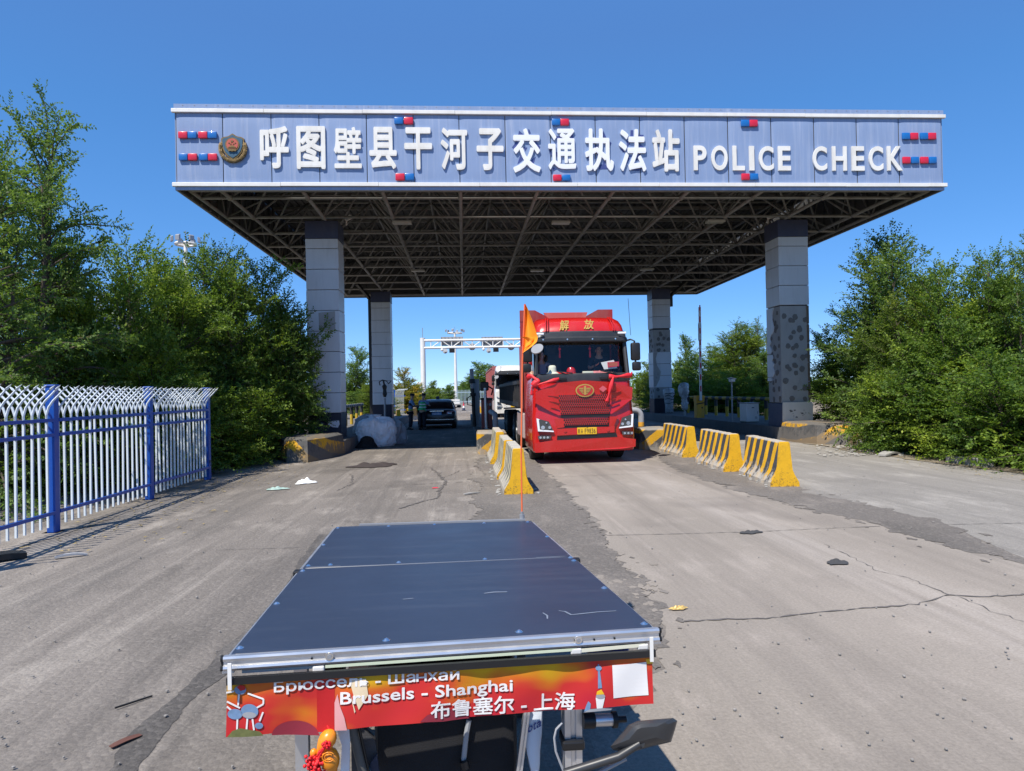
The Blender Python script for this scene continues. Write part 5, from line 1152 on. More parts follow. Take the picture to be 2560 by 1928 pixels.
# beyond the canopy
GB = 'trees beyond the canopy'
far = [('far', 1612, 905, 52, 'yellow green tree between red truck and rear right pillar', .1, .8, 'leaf_yg'), ('far', 1712, 838, 52, 'dark tree just right of the rear right pillar', 1.2, .55, None), ('bushA', 1788, 868, 55, 'rounded tree right of the raised gate arm', 2.2, 1.3, None), ('bushA', 1850, 808, 51, 'pale green tree left of the stripped pillar', 3.0, .9, 'leaf_yg'),
       ('tall', 1893, 798, 53, 'slim tree right beside the stripped pillar', 4.2, .8, None), ('bushB', 1745, 905, 40, 'low dark tree behind the yellow gate machine', 5.1, 1.3, None), ('bushC', 1650, 940, 39, 'shaded tree behind the rear right pillar', .6, 1.2, None), ('bushB', 1835, 925, 36, 'dark bush behind the utility cabinet', 1.6, 1.4, None), ('bushC', 1920, 880, 37, 'dark tree behind the stripped pillar', 2.9, 1.1, None),
       ('far', 885, 868, 50, 'dense green tree between the two left pillars', .4, .75, None), ('bushA', 930, 950, 46, 'yellowing bush between the two left pillars', 1.7, 1.1, 'leaf_yg'), ('far', 1015, 920, 52, 'golden autumn tree right of the rear left pillar', 2.9, .85, 'leaf_y'), ('bushB', 1048, 960, 55, 'green tree below the golden one by the gantry post', 3.9, 1.6, 'leaf_yg'),
       ('far', 1085, 952, 88, 'pale tree right of the gantry post', 4.6, .9, 'leaf_yg'), ('far', 1120, 962, 100, 'low distant tree left of the light mast', 5.4, 1.0, None), ('far', 1190, 905, 118, 'large grey green tree right of the light mast', .9, 1.2, None), ('far', 1227, 912, 121, 'tall grey green tree left of the white truck', 1.9, 1.2, None), ('far', 1160, 955, 106, 'feathery tree at the foot of the light mast', 2.7, .7, None),
       ('far', 1330, 950, 110, 'distant tree behind the white truck', 3.3, 1.2, None), ('bushA', 960, 985, 47, 'yellow green shrub behind the rear left pillar', 5.8, 1.4, 'leaf_yg')]
for key, px, py, y, l, rz, wd, m in far: px_tree(key, px, py, y, l, GB, rz=rz, wide=wd*1.3, m=M[m] if m else None, name='far_tree' if key == 'far' else 'elm_tree')
rnd = random.Random(77)
for k in range(14):
    px = (-200+k*75) if k < 12 else 2200+(k-12)*250; y = rnd.uniform(60, 85)
    p = at(px, 990, y)
    if -12 < p.x < 10: continue
    tree('far', p.x, y, rnd.uniform(5, 7), 'distant tree hidden deep behind the left or right bushes', 'deep background trees', rnd.uniform(0, 6), name='far_tree')
rnd = random.Random(78); V = []
for k in range(26000):
    a = rnd.uniform(-1.0, .75); y = rnd.uniform(150, 230); x = y*math.tan(a); hh = 4.2+1.4*math.sin(x*.05)+.9*math.sin(x*.16)+.5*math.sin(x*.41); z = rnd.uniform(0, 1)*hh; s = rnd.uniform(.6, 1.1)
    v = np.array([x, y, z]); d1 = np.random.normal(0, 1, 3); d1 /= np.linalg.norm(d1); d2 = np.cross(d1, [.3, .5, .8]); d2 /= np.linalg.norm(d2); V.append([v, v+d1*s*.5+d2*s*.4, v+d1*s, v+d1*s*.5-d2*s*.4])
o = bpy.data.objects.new('far_woodland', np_mesh('far_woodland', np.array(V), [M['leaf_b']])); COL.objects.link(o); setp(o, 'distant belt of woodland along the horizon', 'woodland', kind='stuff')
# weeds on the left verge and under the far trees
# ------------------------------------------------------------------ trucks
def paint(name, c, dirt=(.25, .2, .17), damt=.18, rough=.28, coat=.6):
    return mat(name, c, rough, 0, var=.05, scale=2, dirt=dirt, dscale=3, damt=damt, coat=coat)
M['truck_red'] = paint('truck_red', (.50, .010, .008), damt=.07); M['truck_white'] = paint('truck_white', (.74, .73, .69), damt=.35)
M['cargo_red'] = paint('cargo_red', (.30, .018, .018), damt=.4, rough=.5, coat=0); M['cargo_pink'] = paint('faded_red_steel', (.36, .10, .10), damt=.5, rough=.6, coat=0)
M['trim'] = mat('dark_grey_trim', (.028, .03, .034), .42, var=.1, dirt=(.1, .1, .1), damt=.2)
M['gold_paint'] = mat('gold_lettering', (.62, .40, .10), .35, .5, var=.1)
M['lamp_glass'] = mat('lamp_glass', (.05, .055, .06), .08, var=.3, scale=20, coat=1)
M['led'] = mat('white_lamp_strip', (.85, .87, .9), .2, var=.02)
M['plate_y'] = mat('yellow_plate', (.80, .48, .02), .4, var=.04); M['plate_b'] = mat('blue_plate', (.08, .26, .60), .4, var=.05)
M['interior'] = mat('cab_interior', (.03, .032, .036), .8, var=.2)
M['ribbon'] = mat('red_ribbon', (.68, .02, .03), .55, var=.15, bump=.3, bscale=40)
M['dark_bed'] = mat('black_tipper_side', (.018, .018, .02), .6, var=.35, dirt=(.07, .06, .05), damt=.5)
M['skirt'] = mat('dusty_skirt', (.45, .36, .34), .6, var=.2, dirt=(.22, .08, .07), damt=.5)
M['rim'] = mat('steel_rim', (.32, .32, .32), .5, .6, var=.3)
fx = lambda cx: (cx-832)*.00247
fz = lambda cy: .28+(1475-cy)*.00246
def section(z, hw, yf, yr, r=.2, bow=.0, n=6, m=10):
    """rounded cab section, counter-clockwise from the rear left"""
    p = [(-hw, yr, z)]
    for k in range(n+1):
        a = math.pi+math.pi/2*k/n; p.append((-hw+r+r*math.cos(a), yf+r+r*math.sin(a), z))
    for k in range(1, m): u = -1+2*k/m; p.append((u*(hw-r), yf-bow*(1-u*u), z))
    for k in range(n+1):
        a = math.pi*1.5+math.pi/2*k/n; p.append((hw-r+r*math.cos(a), yf+r+r*math.sin(a), z))
    p.append((hw, yr, z)); return p
def wheel(parent, x, y, r, wdt, side):
    mb = MB(); prof = [(-.5, .62), (-.5, .93), (-.42, 1), (.42, 1), (.5, .93), (.5, .62)]
    secs = [[(x+a*wdt, y+r*b*math.cos(t), r+r*b*math.sin(t)) for t in np.linspace(0, 2*math.pi, 29)[:-1]] for a, b in prof]
    wl = thing_part('wheel', parent); mb.loft(secs); mb.build('tyre', M['rubber'], wl, smooth=30)
    m2 = MB(); xo = x+side*wdt*.5
    secs = [[(xo+side*a, y+r*b*math.cos(t), r+r*b*math.sin(t)) for t in np.linspace(0, 2*math.pi, 25)[:-1]] for a, b in ((-.02, .64), (.01, .60), (-.06, .5), (-.04, .25), (.03, .2), (.03, .02))]
    m2.loft(secs); m2.build('rim', M['rim'], wl, smooth=30)
def thing_part(name, parent):
    o = bpy.data.objects.new(name, None); COL.objects.link(o); o.parent = parent; o.empty_display_size = .1; return o
def pan(mb, pts, d=.02):
    """plate from (cx, cy, y) picture-like points"""
    mb.prism([(fx(a), y, fz(b)) for a, b, y in pts], (0, d, 0)); return mb
def truck(label, loc, body_m, cargo_m, low_bed=True, lettering=True, length=13.):
    t = thing('dump_truck', label, 'truck', loc, 0)
    # cab shell
    cab = MB()
    cab.loft([section(z, hw, yf, 2.15, r, bow) for z, hw, yf, r, bow in ((.27, 1.17, .12, .12, .06), (.30, 1.19, .07, .12, .08), (.55, 1.205, .045, .14, .09), (1.08, 1.205, .05, .16, .09), (1.25, 1.19, .07, .18, .09), (1.9, 1.16, .11, .2, .09), (2.02, 1.14, .13, .2, .09), (2.08, 1.12, .15, .2, .09))])
    cab = cab.build('cab', body_m, t, smooth=35)
    top = MB()
    top.loft([section(z, hw, yf, 2.15, r, bow, m=12) for z, hw, yf, r, bow in ((2.88, 1.105, .33, .22, .09), (3.0, 1.10, .33, .22, .09), (3.12, 1.09, .36, .24, .09), (3.26, 1.075, .44, .28, .1), (3.38, 1.04, .58, .32, .1), (3.46, .97, .78, .34, .1), (3.49, .86, 1.0, .3, .08))])
    top.build('roof', body_m, cab, smooth=35)
    for s in (-1, 1):
        MB().tube([(s*1.085, .19, 2.06), (s*1.06, .40, 2.92)], .055, 8).build('screen_pillar', M['trim'], cab, smooth=30)
        MB().box((s*1.125-.03, 1.15, 2.06), (s*1.125+.03, 2.14, 2.9)).build('cab_side', body_m, cab)
    MB().box((-1.08, 2.08, 2.06), (1.08, 2.14, 2.9)).build('cab_back', body_m, cab)
    mb = MB(); mb.box((-1.07, .32, 1.6), (1.07, 2.07, 1.64)); mb.bbox((-1.05, .28, 1.9), (1.05, .85, 2.075), .03); mb.box((-1.06, 2.0, 1.6), (1.06, 2.075, 2.92)); mb.box((-1.06, .4, 2.86), (1.06, 2.0, 2.90))
    for s in (-1, 1): mb.bbox((s*.6-.25, 1.15, 1.95), (s*.6+.25, 1.3, 2.62), .05); mb.bbox((s*.6-.13, 1.15, 2.6), (s*.6+.13, 1.25, 2.8), .04)
    mb.bbox((-.98, 1.45, 1.9), (.98, 2.0, 2.1), .03); mb.build('cab_interior', M['interior'], t)
    # windscreen
    mb = MB(); mb.grid(lambda u, v: ((u*2-1)*(1.07-.03*v), .155+.20*v-.085*(1-(u*2-1)**2)+.1*abs(u*2-1)**8, 2.085+.80*v), 16, 6); mb.build('windscreen', M['glass'], t, smooth='all')
    mb = MB()
    for s in (-1, 1): mb.prism([(s*1.11, .42, 2.09), (s*1.11, 1.14, 2.09), (s*1.10, 1.14, 2.84), (s*1.09, .52, 2.84)], (s*.006, 0, 0))
    mb.build('side_window', M['glass_dark'], t)
    mb = MB()
    for k in range(60):
        x = -1.0+k*.0338; l = .05+.045*(k % 3 == 0); mb.box((x-.012, .46, 2.83-l), (x+.012, .468, 2.86))
    mb.build('curtain_fringe', mat('dark_fringe', (.03, .02, .012), .9, var=.5), t)
    # visor, black strip below the screen
    vz = [section(z, hw, yf, .9, r, bow, m=12) for z, hw, yf, r, bow in ((2.835, 1.135, .24, .2, .1), (2.86, 1.145, .22, .2, .1), (2.93, 1.14, .22, .2, .1), (2.955, 1.13, .27, .2, .1), (2.97, 1.125, .285, .2, .1), (3.07, 1.12, .30, .22, .1), (3.10, 1.11, .33, .22, .1))]
    mb = MB(); mb.loft(vz); v = mb.build('sun_visor', M['trim'], t, smooth=35)
    for cx in (465, 695, 935, 1158):
        MB().cyl((fx(cx), .13 if abs(fx(cx)) < .6 else .16, 2.90), (0, 1, 0), .018, .02, 10).build('visor_bolt', M['chrome'], v)
    for s in (-1, 1): mb = MB(); mb.bbox((s*.98-.10, .19, 3.015), (s*.98+.10, .25, 3.065), .012); mb.build('marker_lamp', M['led'], v)
    mb = MB(); mb.loft([section(z, hw, yf, .5, r, bow, m=12) for z, hw, yf, r, bow in ((1.90, 1.13, .09, .2, .09), (1.93, 1.165, .085, .2, .09), (2.07, 1.15, .105, .2, .09), (2.10, 1.12, .14, .2, .09))]); mb.build('screen_sill', M['trim'], t, smooth=35)
    for x0, x1 in ((590, 790), (1000, 1160)):
        mb = MB(); a = (fx(x0), .05, fz(715)); b = (fx(x1), .03, fz(782 if x0 < 900 else 752)); mb.tube([a, b], .014, 5); mb.beam(b, (b[0]-.10, .02, b[2]+.035), .02, .03); mb.beam((a[0], .055, a[2]+.008), (a[0]+.35, .03, a[2]-.045), .014, .022); mb.build('wiper', M['black'], t)
    for x0, x1 in ((590, 668), (990, 1062)):
        mb = MB(); mb.bbox((fx(x0), -.03, fz(798)), (fx(x1), .06, fz(772)), .01); mb.build('grab_handle', M['black'], t)
    # bonnet plate with grille rows
    mb = MB(); pan(mb, [(380, 900, -.01), (590, 825, -.055), (830, 805, -.06), (1080, 825, -.055), (1300, 880, -.0), (1290, 990, -.0), (1180, 1080, -.02), (1090, 1125, -.05), (585, 1128, -.05), (500, 1085, -.03), (375, 1010, -.005)], .08)
    gp = mb.build('bonnet_panel', body_m, t)
    mb = MB()                                                    # raised body creases beside the grille
    for (a, b, c) in (((490, 938), (1182, 912), 0), ((500, 992), (1175, 975), 0), ((515, 1052), (1168, 1030), 0)):
        for e, xx in ((a, 592), (b, 1082)): mb = MB(); mb.beam((fx(e[0]), -.035, fz(e[1])), (fx(xx), -.062, fz(e[1]+14)), .02, .014); mb.build('body_crease', body_m, gp)
    def grille(x0, x1, y0, y1, sub, dx0=0):
        mb = MB(); pan(mb, [(x0, y0, -.072), (x1, y0, -.072), (x1-dx0, y1, -.072), (x0+dx0, y1, -.072)], .03); g = mb.build('grille', body_m, t)
        mb = MB(); n = int((x1-x0)/19)
        for r in range(sub):
            for k in range(n):
                f = (k+.5+(r % 2)*.5)/n
                if f > .99: continue
                cx = x0+(x1-x0)*f; cy = y0+(y1-y0)*(r+.5)/sub; hw, hh = 7.6, (y1-y0)/sub*.43
                pan(mb, [(cx-hw, cy, -.0745), (cx-hw*.5, cy-hh, -.0745), (cx+hw*.5, cy-hh, -.0745), (cx+hw, cy, -.0745), (cx+hw*.5, cy+hh, -.0745), (cx-hw*.5, cy+hh, -.0745)], .002)
        mb.build('grille_mesh', M['black'], g)
    grille(588, 1062, 938, 996, 3, 4); grille(594, 1070, 1004, 1058, 3, 4); grille(602, 1072, 1064, 1120, 3, 6); grille(630, 1058, 1166, 1224, 3, 4)
    mb = MB(); pan(mb, [(608, 1127, -.055), (1078, 1122, -.055), (1068, 1152, -.055), (612, 1154, -.055)], .03); pan(mb, [(628, 1226, -.055), (1064, 1222, -.055), (1060, 1246, -.055), (634, 1248, -.055)], .03); mb.build('air_slots', M['black'], t)
    # emblem
    mb = MB(); c = (fx(836), fz(900)); mb.prism([(c[0]+.216*math.cos(a), -.10, c[1]+.15*math.sin(a)) for a in np.linspace(0, 2*math.pi, 33)[:-1]], (0, .04, 0)); e = mb.build('emblem', M['gold_paint'], t)
    mb = MB(); mb.prism([(c[0]+.187*math.cos(a), -.105, c[1]+.124*math.sin(a)) for a in np.linspace(0, 2*math.pi, 33)[:-1]], (0, .02, 0)); mb.build('emblem_field', M['truck_red'] if body_m is M['truck_red'] else M['trim'], e)
    mb = MB(); q = lambda pts: mb.prism([(c[0]+x, -.112, c[1]+z) for x, z in pts], (0, .02, 0))
    q([(-.022, -.10), (.028, -.10), (.028, .105), (-.005, .105), (-.035, .075), (-.022, .07)])
    for s in (-1, 1):
        for z0, x1 in ((.035, .155), (-.005, .14), (-.045, .11)): q([(s*.035, z0), (s*.035, z0+.026), (s*x1, z0+.026), (s*(x1-.025), z0)])
        q([(s*.035, -.085), (s*.035, -.06), (s*.07, -.06), (s*.05, -.085)])
    mb.build('emblem_wings', M['gold_paint'], e)
    # bumper
    mb = MB(); pan(mb, [(355, 1385, -.03), (540, 1360, -.055), (600, 1345, -.06), (1090, 1340, -.06), (1160, 1345, -.055), (1316, 1370, -.03), (1312, 1440, -.03), (1180, 1455, -.05), (520, 1470, -.05), (362, 1474, -.03)], .08); bp = mb.build('bumper_lip', body_m, t)
    mb = MB(); pan(mb, [(570, 1330, -.062), (1130, 1308, -.062), (1138, 1342, -.062), (566, 1358, -.062)], .03); mb.build('lower_intake', M['black'], t)
    mb = MB(); pan(mb, [(545, 1160, -.05), (632, 1160, -.06), (640, 1240, -.06), (570, 1250, -.05)], .03); pan(mb, [(1068, 1150, -.06), (1148, 1150, -.05), (1110, 1240, -.05), (1062, 1240, -.06)], .03); pan(mb, [(570, 1256, -.055), (1115, 1240, -.055), (1112, 1300, -.055), (565, 1318, -.055)], .03); mb.build('bumper_panel', body_m, bp)
    for cx in (645, 1052): MB().cyl((fx(cx), -.06, fz(1276)), (0, 1, 0), .035, .02, 18).build('tow_cover', body_m, bp)
    mb = MB(); mb.cyl((fx(852), -.075, fz(1240)), (0, 1, 0), .02, .03, 10); mb.build('bumper_camera', M['black'], bp)
    # headlights
    for pts, led, pr in (([(378, 1152), (494, 1185), (540, 1282), (390, 1272)], [(378, 1152), (410, 1162), (400, 1168), (408, 1258), (535, 1272), (540, 1284), (390, 1274)], [(437, 1240), (500, 1240), (470, 1195)]),
                     ([(1297, 1128), (1190, 1163), (1156, 1262), (1286, 1250)], [(1297, 1128), (1268, 1137), (1278, 1144), (1270, 1238), (1160, 1252), (1156, 1264), (1288, 1252)], [(1245, 1216), (1190, 1222), (1218, 1180)])):
        mb = MB(); pan(mb, [(a, b, -.045) for a, b in pts], .08); h = mb.build('headlight', M['lamp_glass'], t)
        mb = MB(); pan(mb, [(a, b, -.056) for a, b in led], .012); mb.build('light_strip', M['led'], h)
        for k, (a, b) in enumerate(pr): MB().cyl((fx(a), -.05, fz(b)), (0, 1, 0), .045-.012*k, .03, 16).build('projector', M['chrome'], h, smooth=30)
    for x0, x1, y0, y1 in ((388, 515, 1316, 1350), (1185, 1292, 1294, 1326)):
        mb = MB(); pan(mb, [(x0, y0, -.05), (x1, y0+4, -.055), (x1-14, y1, -.055), (x0+4, y1, -.05)], .06); f = mb.build('fog_lamp', M['lamp_glass'], t)
        for k in range(3): MB().cyl((fx(x0+24+k*34), -.06, fz((y0+y1)/2)), (0, 1, 0), .026, .02, 12).build('bulb', M['chrome'], f)
    # plate
    mb = MB(); mb.bbox((fx(758), -.085, fz(1312)), (fx(942), -.06, fz(1248)), .006); pl = mb.build('number_plate', M['plate_y'], t)
    if lettering:
        x = fx(764); zz0, zz1 = fz(1304), fz(1258)
        for ch, w in (('新', .062), ('A', .05), ('·', .022), ('F', .045), ('9', .045), ('8', .045), ('3', .045), ('6', .045)):
            if ch == '·': text_mb('.', lambda u, v, q, x=x: (x+.004+u*.010, -.087+.003*(1-q), (zz0+zz1)/2-.006+v*.012)).build('plate_character', M['black'], pl)
            else: text_mb(ch, lambda u, v, q, x=x, w=w: (x+u*w*.9, -.087+.003*(1-q), zz0+(zz1-zz0)*v), offset=.006 if ch != '新' else .0).build('plate_character', M['black'], pl)
            x += w+.008
        for ch, x0, x1, y0, y1 in (('解', 632, 728, 212, 322), ('放', 868, 972, 206, 312)):
            def f(u, v, q, x0=x0, x1=x1, y0=y0, y1=y1):
                z = fz(y1)+(fz(y0)-fz(y1))*v; tt = (z-3.12)/(3.38-3.12); return (fx(x0)+(fx(x1)-fx(x0))*u+.02*(v-.5), .262+.225*max(tt, -.2)**1.35 if tt > 0 else .262, z+0)
            o = text_mb(ch, lambda u, v, q, f=f: (lambda p: (p[0], p[1]-.012+.02*(1-q), p[2]))(f(u, v, q)), bold=.02, shear=.18); o.build('gold_character', M['gold_paint'], t, label='gold brush style character on the cab roof')
        mb = MB(); cxx, czz = fx(1010), fz(888); mb.prism([(cxx-.095, -.066, czz), (cxx, -.066, czz+.075), (cxx+.095, -.066, czz), (cxx, -.066, czz-.075)], (0, .01, 0)); mb.build('faded_sticker', mat('pink_sticker', (.55, .10, .12), .6), t)
    # roof ribs and wind board
    for s in (-1, 1):
        for d in (0, .05):
            mb = MB(); mb.tube([(s*(.83-d), .265, 3.1), (s*(.82-d), .33, 3.24), (s*(.80-d), .46, 3.37), (s*(.78-d), .66, 3.46)], .016, 6); mb.build('roof_rib', body_m, cab, smooth=True)
    # mirrors
    for s in (-1, 1):
        mm = thing_part('mirror', t); x = s*1.28
        mb = MB(); mb.bbox((x-.11, .10, 2.38), (x+.11, .24, 2.80), .04); mb.build('mirror_head', M['black'], mm, smooth=35)
        mb = MB(); mb.bbox((x-.10+s*.02, .10, 2.14), (x+.10+s*.02, .24, 2.35), .04); mb.build('mirror_head', M['black'], mm, smooth=35)
        mb = MB(); mb.tube([(s*1.08, .35, 2.86), (s*1.18, .2, 2.88), (s*1.26, .17, 2.84), (x, .17, 2.3)], .022, 6); mb.build('mirror_arm', M['black'], mm)
    mm = thing_part('mirror', t); mb = MB(); c = Vector((fx(395), -.12, fz(500))); mb.prism([tuple(c+Vector((.14*math.cos(a), .03*math.sin(a), .105*math.sin(a)+.035*math.cos(a)))) for a in np.linspace(0, 2*math.pi, 25)[:-1]], (0, .05, -.02)); mb.build('mirror_head', M['grey_paint'], mm, smooth=35)
    mb = MB(); mb.tube([c+Vector((0, .05, 0)), (fx(395), .12, fz(430)), (fx(380), .3, fz(400))], .016, 6); mb.build('mirror_arm', M['black'], mm)
    # chassis, wheels, side skirts, cargo bed
    for y in (1.35, 5.2, 6.6, 10.4, 11.7):
        for s in (-1, 1):
            if y < 3: wheel(t, s*1.0, y, .51, .32, s)
            else: wheel(t, s*.93, y, .5, .5, s)
    mb = MB(); mb.box((-.42, .6, .75), (.42, length, 1.0)); mb.box((-.9, .9, .5), (.9, 1.8, .62)); mb.build('chassis', M['trim'], t)
    for s in (-1, 1): mb = MB(); mb.bbox((s*1.19-.045, 2.3, .45), (s*1.19+.045, 4.3, 1.12), .03); mb.build('side_skirt', M['skirt'], t)
    mb = MB()
    for k in range(3): mb.box((-1.2, 1.9, .35+k*.32), (-.95, 2.2, .40+k*.32))
    mb.build('step', M['trim'], t)
    hz0, hz1 = (1.15, 3.86) if low_bed else (1.1, 3.5)
    mb = MB(); mb.box((-1.25, 2.45, hz0), (1.25, 2.53, hz1-.28)); mb.box((-1.23, 2.53, hz1-.42), (1.23, 2.9, hz1-.40))
    hb = mb.build('headboard', cargo_m, t); mb = MB()
    for s in (-1, 1): mb.prism([(s*1.25, 2.44, hz1-.30), (s*1.25, 2.44, hz1-.0), (s*.85, 2.44, hz1), (s*.55, 2.44, hz1-.16), (s*.45, 2.44, hz1-.30)], (0, .1, 0))
    mb.prism([(-.5, 2.46, hz1-.28), (.5, 2.46, hz1-.28), (.6, 2.6, hz1-.05), (-.6, 2.6, hz1-.05)], (0, .05, 0)); mb.build('headboard_wing', cargo_m, hb)
    for k in range(3): mb = MB(); mb.box((-1.275, 2.40+k*.0, hz0+.1), (-1.215, 2.62, 2.9)); 
    mb.build('headboard_post', M['cargo_pink'], hb)
    if low_bed:
        bz0, bz1, bm = 1.30, 1.98, M['dark_bed']
    else: bz0, bz1, bm = 1.25, 3.4, cargo_m
    mb = MB()
    for s in (-1, 1): mb.box((s*1.22-.03, 2.95 if low_bed else 2.6, bz0), (s*1.22+.03, length, bz1))
    mb.box((-1.2, 2.95, bz0), (1.2, length, bz0+.06)); mb.box((-1.2, length-.06, bz0), (1.2, length, bz1)); bed = mb.build('cargo_bed', bm, t)
    mb = MB(); k = 0; y = 3.0
    while y < length:
        for s in (-1, 1): mb.box((s*1.275-.03, y, bz0-.05), (s*1.275+.03, y+.09, bz1-.0))
        y += .62 if low_bed else .85
    for s in (-1, 1): mb.box((s*1.285-.03, 2.96, bz1-.08), (s*1.285+.03, length, bz1+.02)); mb.box((s*1.28-.028, 2.96, bz0-.02), (s*1.28+.028, length, bz0+.1))
    mb.build('bed_ribs', bm, bed)
    if low_bed:
        mb = MB(); mb.grid(lambda u, v: ((u*2-1)*1.2, 2.98+v*(length-3.1), bz1+.2*(1-(u*2-1)**2)**.7+.04*math.sin(v*40)), 10, 40); mb.build('tarpaulin', M['black_matte'], bed, smooth='all')
    return t
TR = truck('red dump truck with red ribbons on its mirrors in the middle lane', (2.77, 15.93, 0), M['truck_red'], M['cargo_red'])
TW = truck('white dump truck with red cargo box queuing behind the red truck', (3.22, 45.6, 0), M['truck_white'], M['cargo_pink'], low_bed=False, lettering=False, length=15.)
mb = MB(); mb.tube([(4.02, 16.4, 3.0), (4.0, 16.5, 3.9)], .006, 5); mb.build('x', M['black']); o = bpy.data.objects['x']; o.name = 'aerial'; o.parent = TR; o.location = -Vector(TR.location)
# red ribbons tied to the truck
def strip_mb(path, wd, seed, sag=.02):
    rnd = random.Random(seed); mb = MB(); secs = []
    pts = [Vector(p) for p in path]; fine = []
    for i in range(len(pts)-1):
        for k in range(6): fine.append(pts[i].lerp(pts[i+1], k/6))
    fine.append(pts[-1])
    for i, p in enumerate(fine):
        d = (fine[min(i+1, len(fine)-1)]-fine[max(i-1, 0)]).normalized(); n = d.cross(Vector((0, 1, 0))).normalized(); ring = []
        for j in range(14):
            a = 2*math.pi*j/14; w = wd*(.8+.35*math.sin(i*.45+seed))*(1+.25*math.sin(5*a+i*.3)); ring.append(p+n*w*math.cos(a)+Vector((0, 1, 0))*w*.45*math.sin(a))
        secs.append(ring)
    mb.loft(secs); return mb
o = Vector(TR.location); P3 = lambda cx, cy, y: (o.x+fx(cx), o.y+y, fz(cy))
m1 = strip_mb([P3(300, 770, .2), P3(345, 755, .05), P3(400, 800, -.06), P3(350, 850, -.04)], .058, 1); m2 = strip_mb([P3(350, 855, -.04), P3(440, 825, -.08), P3(530, 805, -.09), P3(598, 782, -.07)], .036, 2)
m1.add(m2.v, m2.f); m3 = strip_mb([P3(345, 850, -.04), P3(338, 890, -.03), P3(342, 935, -.02)], .03, 3); m1.add(m3.v, m3.f)
single(m1, 'ribbon', M['ribbon'], 'red cloth ribbon tied across the left side of the red truck front', 'ribbon', smooth='all')
m1 = strip_mb([P3(1318, 735, .2), P3(1290, 762, .02), P3(1210, 770, -.06), P3(1130, 778, -.09), P3(1068, 772, -.08)], .045, 4); m2 = strip_mb([P3(1110, 775, -.1), P3(1085, 860, -.12), P3(1062, 940, -.13), P3(1040, 1010, -.12)], .045, 5); m1.add(m2.v, m2.f)
single(m1, 'ribbon', M['ribbon'], 'red cloth ribbon hanging down over the right of the red truck grille', 'ribbon', smooth='all')
# things on the dashboard
M['straw'] = mat('cream_hat', (.72, .70, .55), .8, var=.08)
def dash(name, mb, m, label, cat): mb.v = [(x+o.x, y+o.y, z) for x, y, z in mb.v]; return single(mb, name, m, label, cat, smooth=35)
mb = MB(); mb.lathe((fx(555), .30, 2.085), [(.01, .0), (.165, .0), (.17, .012), (.10, .06), (.092, .15), (.085, .19), (.06, .215), (.005, .22)], 22); dash('sun_hat', mb, M['straw'], 'cream sun hat on the dashboard of the red truck', 'hat')
mb = MB(); mb.lathe((fx(735), .30, 2.085), [(.01, .0), (.125, .0), (.13, .015), (.112, .03), (.105, .1), (.07, .155), (.005, .175)], 22); dash('safety_helmet', mb, M['truck_red'], 'red safety helmet on the dashboard of the red truck', 'helmet')
mb = MB(); mb.prism([(fx(1030), .36, fz(632)), (fx(1155), .36, fz(610)), (fx(1190), .36, fz(690)), (fx(1060), .36, fz(700))], (0, .01, 0)); dash('paper_sheet', mb, M['white_paint'], 'white paper propped behind the red truck windscreen', 'paper')
mb = MB(); mb.prism([(fx(1092), .34, fz(632)), (fx(1204), .34, fz(626)), (fx(1204), .34, fz(672)), (fx(1096), .34, fz(682))], (0, .01, 0)); c = dash('red_card', mb, M['red_lamp'], 'red card with gold lines behind the red truck windscreen', 'card')
mb = MB()
for k in range(4): mb.box((fx(1105)-c.location.x+o.x, .338+o.y-c.location.y, fz(640+k*9)-c.location.z), (fx(1190)-c.location.x+o.x, .3395+o.y-c.location.y, fz(637+k*9)-c.location.z))
mb.build('card_lines', M['gold_paint'], c)
mb = MB(); mb.bbox((fx(850), .34, 2.085), (fx(955), .40, 2.15), .01); dash('ticket_board', mb, M['straw'], 'cream ticket board lying on the red truck dashboard', 'board')
wm = wrap_mb([(.3, 0), (.28, .03), (.2, .06), (.05, .075)], (fx(1000), .45, 2.08), 12, .2, 24, ell=(1.2, .4)); dash('red_cloth', wm, mat('red_white_cloth', (.6, .2, .2), .8, var=.6, scale=30), 'red and white cloth heaped on the red truck dashboard', 'cloth')
wm = wrap_mb([(.24, 0), (.22, .03), (.15, .06), (.05, .075)], (fx(640), .5, 2.08), 13, .2, 24, ell=(1.4, .4)); dash('red_cloth', wm, M['ribbon'], 'bright red cloth between hat and helmet on the dashboard', 'cloth')
for cx, l in ((640, 'red tassel charm hanging at the left of the truck windscreen'), (935, 'red tassel charm hanging at the right of the truck windscreen')):
    mb = MB(); x = fx(cx); mb.tube([(x, .5, 2.86), (x, .5, 2.72)], .006, 4); mb.ball((x, .5, 2.70), (.035, .02, .035), 10, 6); mb.lathe((x, .5, 2.48), [(.012, 0), (.022, .03), (.018, .16), (.008, .19)], 8); dash('tassel', mb, M['ribbon'], l, 'tassel')

